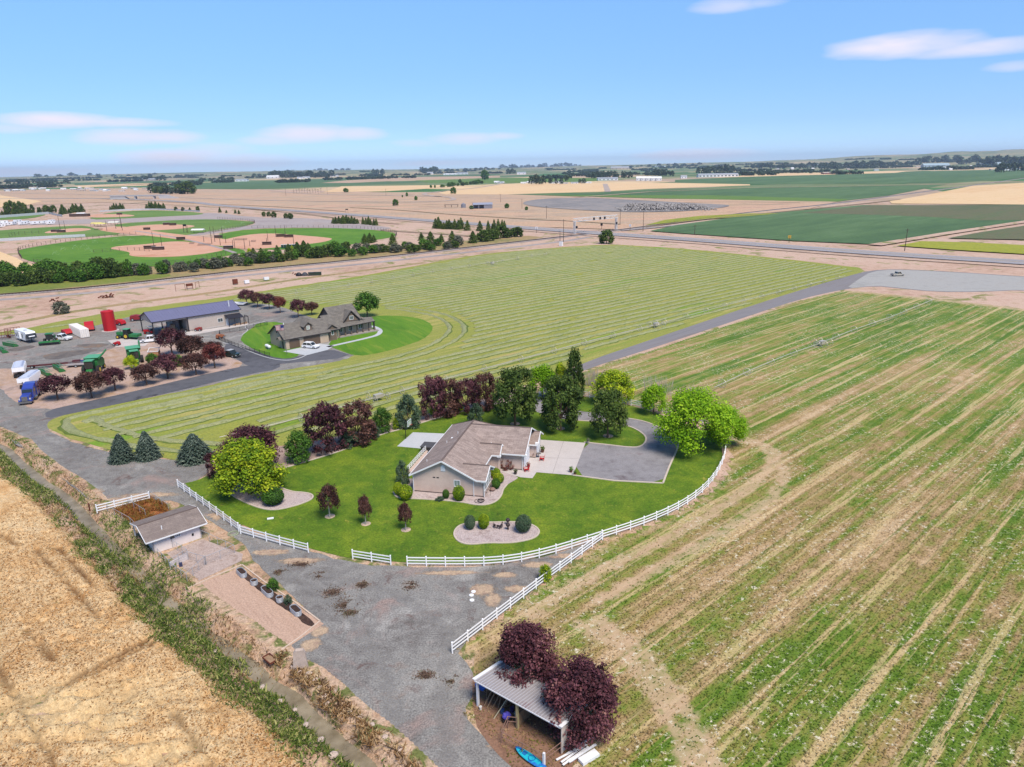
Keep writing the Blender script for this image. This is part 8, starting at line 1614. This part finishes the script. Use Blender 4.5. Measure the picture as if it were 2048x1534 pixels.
for (px, py, lb) in ((1073, 466, 'white crossing sign at the left side of the highway'), (1122, 492, 'white relay cabinet at the foot of the tallest pole'), (1260, 461, 'white crossing gate box right of the gantry'), (1203, 459, 'small dark signal post under the gantry'), (1578, 486, 'small yellow diamond warning sign by the highway')):
    x, y = G(px, py); r_ = thing('crossing_sign' if 'cabinet' not in lb else 'relay_cabinet', lb, 'sign' if 'cabinet' not in lb else 'cabinet', (x, y, .1), R(-30)); c = ly if 'yellow' in lb else (DARK if 'dark' in lb else WHITE)
    if 'cabinet' in lb: MB().box(-1, 1, -.8, .8, 0, 2.4).build('case', c, r_)
    else: MB().tube((0, 0, 0), (0, 0, 4.2), .14, 6).build('post', polem, r_); MB().box(-.9, .9, -.1, .1, 2.8, 4.6).build('sign_board', c, r_)
barnm = pmat('barn_grey', S(150, 150, 160), .5, .2); x, y = G(966, 418); bn = thing('grey_barn', 'grey metal barn with two dark open bays beyond the highway', 'barn', (x, y, .3), R(8)); s_ = depth(x, y)/FPX
W2 = 38*s_; m = MB(); m.box(-W2/2, W2/2, 9, 9.3, 0, 5); m.box(W2*.05, W2/2, 0, .3, 0, 5); m.box(-W2/2, -W2/2+.5, 0, 9, 0, 5); m.prism([(0, 0), (9, 0), (9, 5), (4.5, 7), (0, 5)], 'x', W2/2-.3, W2/2); m.box(-W2*.24, -W2*.2, 0, .3, 0, 5); m.build('wall', barnm, bn)
roofpart('roof', [[(-W2/2-.5, -.5, 4.8), (W2/2+.5, -.5, 4.8), (W2/2+.5, 4.5, 7.1), (-W2/2-.5, 4.5, 7.1)], [(-W2/2-.5, 4.5, 7.1), (W2/2+.5, 4.5, 7.1), (W2/2+.5, 9.5, 4.8), (-W2/2-.5, 9.5, 4.8)]], pmat('barn_roof', S(176, 180, 196), .5, .3), bn, .2)
x, y = G(927, 416); gb = thing('grain_bin', 'small grey grain bin left of the grey barn', 'silo', (x, y, .3)); MB().tube((0, 0, 0), (0, 0, 4.2), 3.0, 18).build('bin_wall', barnm, gb); MB().tube((0, 0, 4.2), (0, 0, 6), 3.1, 18, .3).build('cone_roof', barnm, gb)
x, y = G(944, 417); hut('white_shed', 'small white shed between grain bin and grey barn', 'shed', 943, 417, 4, 4, 3.2, WHITE, WHITE, 5)
x, y = G(903, 415); r_ = thing('pole_shelter', 'low dark open shelter left of the grain bin', 'shelter', (x, y, .3)); MB().box(-9, 9, -3, 3, 3, 3.3).build('roof', dgw, r_); [MB().box(a-.15, a+.15, b-.15, b+.15, 0, 3).build('post', polem, r_) for a in (-8, 0, 8) for b in (-2.5, 2.5)]
V = []; Fc = []; m = MB(); ca, cb_ = G(1238, 420), G(1420, 418)
for i in range(2600):
    f = rnd.random(); t_ = rnd.gauss(0, .33); x = ca[0]+(cb_[0]-ca[0])*f; y = ca[1]+(cb_[1]-ca[1])*f+t_*38; hh = max(0, 7*(1-abs(t_)*1.4)*(1-.3*f)*min(1, f*8+.1)*min(1, (1-f)*6+.2)); r_ = rnd.uniform(.5, 1.6); z_ = .5+hh*rnd.uniform(.6, 1)
    p = [(x+r_*cos(a+i), y+r_*sin(a+i), z_+rnd.uniform(-.4, .4)) for a in (0, 1.6, 3.1, 4.7)]+[(x, y, z_+r_*.8)]; m.add(p, [(0, 1, 4), (1, 2, 4), (2, 3, 4), (3, 0, 4)])
tag(m.build('rubble_pile', pmat('broken_concrete', S(176, 170, 166), .9, 0, .45, .6, 0, .3, S(100, 94, 92), .5, .56, .5)), 'long grey heap of broken concrete beyond the highway', 'rubble', kind='stuff')
# overpass
x, y = G(295, 398); ov = thing('overpass', 'pale concrete highway overpass in the left distance', 'bridge', (x, y, 0), R(3)); s_ = depth(x, y)/FPX; W3 = 70*s_; cc = pmat('bridge_concrete', S(196, 196, 198), .8)
MB().box(-W3, W3*.6, -5, 5, 5.5, 7.2).build('deck', cc, ov); MB().box(-W3, W3*.6, -5.3, -5, 6.8, 8.2).build('parapet', cc, ov); MB().prism([(W3*.36, 0), (W3*.36, 5.5), (W3*.6, 7.2), (W3*.95, .2)], 'y', -5.2, -4.6).build('wing_wall', cc, ov)
for a in (-.32, .2): MB().box(W3*a-1, W3*a+1, -4, 4, 0, 5.5).build('pier', cc, ov)
MB().prism([(-W3, 0), (-W3, 5.5), (-W3*.62, 5.5), (-W3*.5, 0)], 'y', -4.5, 4.5).build('abutment', cc, ov)

# ---------------------------------------------------------------- middle distance and far trees
n_t = 0
def far(key, px, py, wpx, hpx, lb, grp, nm='tree', cat='tree'):
    x, y = G(px, py); z = .2; zc = depth(x, y); cm, tm = PRO[key]; r_ = thing(nm, lb, cat, (x, y, z), rnd.uniform(0, 6.28), grp); wd = wpx*zc/FPX; h = hpx*zc/FPX; r_.scale = (wd, wd, h); obj('crown', cm, r_); obj('trunk', tm, r_); return r_
def band(keys, x0, y0, x1, y1, n, w, h, lb, grp, jy=1.5, nm='tree', jx=.5, cat='tree'):
    for i in range(n):
        f = (i+rnd.uniform(.5-jx, .5+jx))/n; k = rnd.choice(keys); s_ = rnd.uniform(.72, 1.3); p_ = ('at its left end', 'left of its middle', 'right of its middle', 'at its right end')[min(3, int(f*4))]; l2 = ('taller ' if s_ > 1.1 else 'smaller ' if s_ < .85 else '')+lb; l3 = l2+', '+p_; far(k, x0+(x1-x0)*f, y0+(y1-y0)*f+rnd.uniform(-jy, jy), w*s_, h*s_, l3 if len(l3.split()) <= 16 else l2, grp, nm, cat)
# shrub belt by the railway
band(['bushd', 'bushd', 'bush'], -20, 574, 245, 553, 34, 28, 25, 'dark shrub in the front row of the dense trackside belt', 'dense shrubs beside the railway', 4, 'trackside_shrub', cat='shrub')
band(['bushd', 'bush'], -20, 562, 235, 545, 15, 32, 30, 'dark shrub in the back row of the dense trackside belt', 'dense shrubs beside the railway', 3, 'trackside_shrub', cat='shrub')
band(['greybush', 'bush', 'greybush'], 245, 552, 380, 540, 8, 22, 20, 'loose greyish shrub between dense belt and hedge', 'loose greyish trackside shrubs', 4, 'trackside_shrub', cat='shrub')
far('bushd', 222, 556, 30, 40, 'tallest dark tree in the trackside belt, left', None); far('bush', 258, 552, 22, 34, 'taller narrow tree in the trackside belt', None); far('greybush', 334, 546, 22, 28, 'grey tree rising from the trackside shrubs', None)
band(['greybush', 'greybush', 'bush'], 380, 541, 560, 521, 24, 22, 18, 'grey-leaved shrub along the ballfield edge of the railway', 'grey shrubs along the ballfield', 4, 'grey_shrub', cat='shrub')
band(['bush', 'bushd', 'bush'], 520, 526, 700, 505, 18, 24, 21, 'green shrub in the hedge between ballfield and railway', 'green trackside shrubs', 4, 'green_shrub', cat='shrub')
band(['bush', 'greybush', 'bushd'], 700, 511, 925, 492, 22, 22, 16, 'green shrub in the ragged row leading toward the crossing', 'ragged shrubs toward the crossing', 5, 'green_shrub', cat='shrub')
band(['bushd', 'bushd'], 960, 484, 1045, 470, 7, 26, 22, 'thick green shrub at the end of the row nearest the crossing', 'thick shrubs near the crossing', 2, 'green_shrub', cat='shrub')
far('limebush', 500, 516, 14, 20, 'bright yellow young tree beside the ballfield hedge, left one', None); far('limebush', 585, 507, 12, 16, 'bright yellow young tree near the portable toilets', None); far('bush', 680, 513, 34, 22, 'pale green rounded bush in the hedge', None, 'green_shrub', 'shrub')
for (px, py, hp_) in ((508, 516, 20), (523, 514, 18), (556, 513, 22), (578, 510, 22), (596, 508, 24), (609, 505, 24), (618, 506, 20)): far('farspruce', px, py, hp_*.9, hp_, 'dark young conifer behind the ballfield hedge', 'conifers behind the ballfield hedge', 'conifer', 'conifer')
for (px, py, hp_) in ((730, 488, 20), (740, 486, 20), (748, 484, 14), (786, 490, 22), (843, 481, 16), (862, 489, 26), (883, 484, 16), (905, 486, 24), (946, 486, 24), (956, 480, 14)): far('farspruce', px, py, hp_*.85, hp_, 'dark conifer rising from the ragged shrub row, '+('at its left end' if px < 760 else 'in its middle' if px < 870 else 'at its right end'), 'conifers in the ragged shrub row', 'conifer', 'conifer')
band(['farspruce'], 664, 447, 718, 448, 10, 11, 14, 'dark conifer in the tight clump at the parking lot edge', 'tight conifer clump by the parking lot', .5, 'conifer', .2, 'conifer'); band(['farspruce'], 724, 449, 756, 451, 6, 8, 14, 'conifer in the short row right of the tight clump', 'short conifer row', .8, 'conifer', .2, 'conifer')
band(['farspruce'], 868, 457, 925, 459, 10, 13, 18, 'conifer in the even row left of the crossing', 'even conifer row', .5, 'conifer', .2, 'conifer'); far('farspruce', 935, 461, 15, 20, 'broad conifer at the end of the even row', None, 'conifer', 'conifer'); far('farspruce', 960, 462, 15, 20, 'broad lone conifer between two conifer rows', None, 'conifer', 'conifer'); band(['farspruce'], 975, 461, 1012, 461, 6, 10, 19, 'conifer in the last tight group before the crossing', 'last conifer group', .8, 'conifer', .3, 'conifer')
for (px, py, w_, h_) in ((528, 433, 10, 10), (538, 433, 10, 10), (548, 435, 12, 12), (572, 437, 10, 11), (581, 438, 14, 12), (440, 425, 7, 11), (453, 426, 5, 6), (471, 427, 6, 8), (478, 428, 6, 8), (366, 422, 8, 8), (380, 422, 7, 7), (396, 423, 9, 11), (352, 421, 8, 8)): far('farspruce' if w_ < 8 else 'bushd', px, py, w_, h_, 'small dark tree along the parking lot road, '+('left of the bend' if px < 420 else 'in the middle' if px < 500 else 'at the right end'), 'small trees along the parking lot road')
band(['farspruce'], 292, 419, 330, 419, 8, 9, 13, 'conifer in the dark clump beneath the overpass', 'conifers beneath the overpass', .6, 'conifer', .3, 'conifer'); band(['farspruce'], 218, 421, 250, 419, 7, 7, 11, 'conifer in the short row behind the far ballfield', 'conifers behind the far ballfield', .6, 'conifer', .3, 'conifer'); band(['farspruce'], 120, 429, 168, 423, 9, 10, 14, 'conifer in the row above the grandstand', 'conifers above the grandstand', 1, 'conifer', .3, 'conifer')
band(['bushd', 'farspruce'], -10, 431, 110, 426, 15, 11, 13, 'dark tree behind the campers lot', 'dark trees behind the campers', 1.5)
for (px, py, h_) in ((16, 429, 26), (24, 429, 30), (33, 429, 26), (43, 428, 27), (51, 428, 24), (66, 427, 19), (78, 426, 12), (126, 424, 16)): far('purcol' if False else 'bushd', px, py, h_*.5, h_, 'tall dark tree behind the campers, '+('at the far left' if px < 30 else 'beside the gap' if px < 60 else 'at the right end'), 'tall dark trees behind the campers')
for (px, py, w_, h_, lb) in ((358, 387, 22, 20, 'left half of the big dark tree pair beyond the overpass'), (375, 388, 40, 26, 'biggest dark round tree beyond the overpass'), (372, 378, 22, 16, 'dark tree behind the biggest round tree')): far('bushd', px, py, w_, h_, lb, None)
band(['far2', 'bushd'], 300, 387, 348, 388, 8, 18, 15, 'dark tree in the grove left of the biggest round tree', 'grove beyond the overpass', 1)
for (px, py, w_, h_) in ((692, 385, 12, 9), (907, 388, 14, 14), (791, 412, 14, 14), (814, 393, 6, 8), (832, 401, 8, 9), (805, 395, 4, 5), (943, 419, 10, 8), (1014, 417, 12, 10), (1053, 421, 8, 8), (970, 360, 18, 21), (862, 376, 6, 6), (870, 376, 5, 6), (885, 375, 12, 6), (897, 371, 5, 6), (920, 366, 8, 8)): far('bush', px, py, w_, h_, 'lone '+('round bush' if w_ >= h_ else 'upright small tree')+' in the open pinkish land, '+('left' if px < 800 else 'centre' if px < 900 else 'right')+' part', 'lone bushes in the open land')
band(['bush', 'bushd'], 897, 374, 965, 367, 12, 10, 8, 'tree in the windbreak leading to the round tree', 'windbreak in the distance', .8)
# bare dead grove
for k in range(11):
    px = 588+k*5.4; x, y = G(px, 387+rnd.uniform(-1, 1)); s_ = depth(x, y)/FPX; r_ = thing('dead_tree', 'bare grey dead tree in the distant grove', 'dead tree', (x, y, .2), 0, 'dead trees in the distant grove'); m = MB(); h = 11*s_; m.tube((0, 0, 0), (0, 0, h*.8), .4, 5, .15)
    for j in range(9): a = rnd.uniform(0, 6.28); z0 = h*rnd.uniform(.35, .8); m.tube((0, 0, z0), (cos(a)*h*.3, sin(a)*h*.3, z0+h*rnd.uniform(.1, .3)), .2, 3, .05)
    m.build('branches', pmat('dead_bark', S(130, 116, 108), .9), r_)
# far tree belts: trees one can tell apart
BANDS = [(0, 372, 120, 366, 11, 12, 9, 'tree near the houses at the far left'), (60, 358, 200, 356, 9, 14, 10, 'hazy tree at the far left'), (75, 373, 140, 368, 9, 10, 8, 'tree in the dark left farmstead clump'), (200, 358, 320, 354, 10, 10, 7, 'hazy tree in the left distance'), (270, 362, 330, 362, 6, 12, 9, 'tree around the far left farmhouse'), (400, 363, 470, 363, 8, 10, 8, 'tree beside the far white farmhouse'),
 (500, 356, 560, 354, 6, 12, 8, 'tree left of the dark far grove'), (540, 356, 665, 355, 26, 15, 12, 'tree in the dark far grove left of centre'), (560, 348, 700, 344, 14, 12, 7, 'hazy tree above the dark far grove'), (745, 350, 768, 349, 5, 9, 10, 'tree in the small clump left of centre'), (838, 347, 876, 347, 7, 12, 11, 'tree in the clump at centre distance'), (870, 346, 1000, 341, 15, 11, 7, 'hazy tree right of the centre clump'),
 (1015, 348, 1034, 347, 4, 9, 10, 'tree of the small pair at centre right'), (1060, 368, 1086, 368, 5, 12, 16, 'tall tree along the grain field edge'), (1092, 368, 1135, 368, 5, 12, 15, 'broad tree along the grain field edge'), (1155, 367, 1170, 367, 2, 13, 12, 'tree at the end of the grain field edge'), (1000, 340, 1160, 336, 20, 13, 9, 'hazy tree in the right of centre belt'), (1185, 357, 1260, 356, 12, 12, 11, 'tree behind the long white barns'),
 (1255, 339, 1400, 335, 14, 12, 8, 'hazy tree beyond the white barns'), (1310, 353, 1350, 352, 7, 12, 12, 'tree right of the white barns'), (1395, 349, 1470, 345, 13, 12, 14, 'tree in the dark clump above the long white shed'), (1500, 338, 1640, 337, 24, 12, 10, 'tree in the left part of the right-hand belt'), (1640, 339, 1830, 333, 34, 13, 12, 'tree in the middle of the right-hand belt'), (1830, 332, 1960, 330, 16, 16, 16, 'tree in the darkest part of the right-hand belt'), (1960, 334, 2060, 332, 14, 18, 18, 'large green tree at the right edge of the far belt'), (1990, 345, 2060, 342, 8, 18, 16, 'nearest tree at the right edge of the far belt'),
 (1535, 348, 1720, 344, 9, 9, 6, 'small tree among the far right farm buildings')]
for (x0, y0, x1, y1, n, w_, h_, lb) in BANDS: band(['far1', 'far2', 'far3', 'far2'], x0, y0, x1, y1, n, w_, h_, lb, 'trees: '+lb, 1.0)
# beyond that the belts read as one mass
def belt(name, segs, label):
    Vs, Fs, Sh = [], [], []; k0 = 0; C, Rr = crown_pts('low', 3); V0, F0, sh0, _, _ = cards(C, Rr, 60, .17, .5, 3)
    for (az0, az1, d0, d1, n, h) in segs:
        for i in range(n):
            a = R(az0+(az1-az0)*rnd.random()); d = d0+(d1-d0)*rnd.random(); x, y = d*sin(a), d*cos(a); s_ = h*rnd.uniform(.7, 1.4); z = .2 if d < 5200 else float(hillz(np.array(math.degrees(a)), np.array(d)))
            Vs.append(V0*np.array([s_*rnd.uniform(1.2, 2.6), s_*1.3, s_])+np.array([x, y, z-.5])); Fs.append(F0+k0); Sh.append(sh0); k0 += len(V0)
    tag(obj(name, npmesh(name, np.concatenate(Vs), np.concatenate(Fs), F_FAR, {'shade': ('FACE', np.concatenate(Sh))})), label, 'trees', kind='stuff')
sg = []
for k in range(95):
    a0 = rnd.uniform(-42, 42); d0 = rnd.uniform(2800, 9000); sg.append((a0, a0+rnd.uniform(1.2, 6)*3000/d0, d0, d0+rnd.uniform(20, 160), int(rnd.uniform(16, 50)), 13))
for k in range(30): a0 = rnd.uniform(5, 42); d0 = rnd.uniform(3500, 8500); sg.append((a0, a0+rnd.uniform(.8, 3), d0, d0+80, int(rnd.uniform(14, 34)), 12))
belt('distant_tree_belt', sg, 'hazy belts of trees merging along the horizon')
# ---------------------------------------------------------------- far buildings
fw = pmat('far_white', S(236, 236, 236, .85), .6); fr_ = pmat('far_grey_roof', S(176, 180, 186), .5); fb_ = pmat('far_blue_roof', S(176, 196, 206), .5); ft_ = pmat('far_tan', S(206, 192, 178), .7)
fwin = pmat('far_window', S(84, 92, 100), .3)
def farb(px, py, wp, hp_, wall, roof, lb, grp=None, ang=0, dp=.5):
    x, y = G(px, py); s_ = depth(x, y)/FPX; W_ = wp*s_; H_ = hp_*s_*.62; D_ = max(8, min(W_*dp, 30)); r_ = thing('far_building', lb, 'building', (x, y, .2), R(ang), grp); MB().box(-W_/2, W_/2, 0, D_, 0, H_).build('wall', wall, r_); rh = hp_*s_*.38
    MB().prism([(-.6, H_), (D_+.6, H_), (D_/2, H_+rh)], 'x', -W_/2-.6, W_/2+.6).build('roof', roof, r_)
    if wp > 9:
        for k in range(max(2, int(wp/7))): u_ = -W_/2+W_*(k+.5)/max(2, int(wp/7)); MB().box(u_-W_*.02-.5, u_+W_*.02+.5, -.15, -.02, H_*.25, H_*.75).build('window', fwin, r_)
farb(1216, 361, 40, 6, fw, fr_, 'long white barn in front of the dark trees, left of the round-topped sheds')
for k in range(5): farb(1278+k*10, 361.5, 10, 8, fw, fw, 'white round-topped storage shed in the joined row', 'joined row of white storage sheds')
farb(1437, 354, 80, 7, fw, fr_, 'very long white shed below the dark right clump'); farb(1368, 357, 12, 6, fw, fr_, 'white shed left of the very long white shed'); farb(1873, 336, 52, 9, fb_, fb_, 'large pale blue warehouse at the right before the dark belt'); farb(1980, 334, 46, 9, fb_, fb_, 'second pale blue warehouse nearer the right edge'); farb(2018, 341, 20, 7, fw, fr_, 'white roofed barn at the far right edge')
farb(1630, 335, 28, 6, fw, fr_, 'white building at the left of the right-hand belt'); farb(1695, 334, 24, 4, fw, fw, 'low white building in the middle of the right-hand belt'); farb(1735, 330, 18, 4, fw, ft_, 'small pale building behind the right-hand belt'); farb(1545, 350, 14, 5, ft_, fr_, 'tan farmhouse at the edge of the far green field'); farb(1668, 348, 40, 4, pmat('far_rust', S(150, 90, 80), .8), ft_, 'long low reddish building among the far right farms')
farb(545, 357, 24, 6, fw, fw, 'white farmhouse in front of the dark far grove'); farb(600, 358, 12, 4, fw, fr_, 'small white shed below the dark far grove'); farb(612, 357, 14, 4, fw, fr_, 'white shed beside the small white shed under the grove'); farb(668, 354, 16, 4, fw, fr_, 'white building at the right end of the dark far grove'); farb(482, 363, 24, 5, fw, fr_, 'pale long shed in the left distance'); farb(433, 363, 14, 4, fw, fw, 'small white farmhouse in the left distance'); farb(296, 362, 26, 5, ft_, fr_, 'pale farmhouse among trees in the far left')
farb(860, 349, 12, 5, fw, fr_, 'white farmhouse below the clump at centre distance'); farb(900, 350, 26, 3, fw, fw, 'low long white building right of the centre clump'); farb(925, 349, 22, 4, fw, fr_, 'white row building near the centre distance'); farb(1043, 349, 18, 5, fw, fr_, 'white farmhouse by the small tree pair'); farb(1135, 340, 20, 4, fw, fr_, 'pale building in the far belt right of centre'); farb(1240, 340, 36, 7, ft_, fr_, 'large tan farm complex beyond the white barns'); farb(1320, 338, 22, 6, fw, fb_, 'pale complex right of the tan farm complex')
CBK = 0
for k in range(34): farb(rnd.uniform(5, 300), rnd.uniform(378, 383), rnd.uniform(5, 14), rnd.uniform(2.5, 4.5), rnd.choice((fw, ft_, fw)), rnd.choice((fr_, ft_, fw)), 'small pale building or vehicle in the yards at the far left', 'pale yards at the far left', rnd.uniform(-20, 20))
for k in range(26): farb(rnd.uniform(1500, 2040), rnd.uniform(333, 344), rnd.uniform(4, 9), rnd.uniform(2.5, 4), rnd.choice((fw, ft_)), rnd.choice((fr_, ft_, fw)), 'small pale farm building scattered before the right-hand belt', 'scattered farm buildings at the far right', rnd.uniform(-20, 20))
for k in range(12): farb(rnd.uniform(985, 1200), rnd.uniform(366, 368), rnd.uniform(8, 20), rnd.uniform(2.5, 4), fw, rnd.choice((fr_, fw)), 'low white building behind the far grain field', 'low white buildings behind the grain field', 0)
# ---------------------------------------------------------------- air
hz = MB().box(-21000, 21000, -1600, 21500, -2.4, 270).mesh('haze', None); t = bpy.data.materials.new('haze_air'); t.use_nodes = True; nt = t.node_tree; nt.nodes.clear(); pv = nt.nodes.new('ShaderNodeVolumePrincipled'); ou = nt.nodes.new('ShaderNodeOutputMaterial')
pv.inputs['Color'].default_value = (.66, .80, 1.0, 1); pv.inputs['Density'].default_value = HAZE; pv.inputs['Anisotropy'].default_value = .2; nt.links.new(pv.outputs[0], ou.inputs['Volume']); hz.materials.append(t)
if HAZE > 0: ho = obj('haze', hz); tag(ho, 'thin pale haze softening the distance', 'haze', kind='stuff')
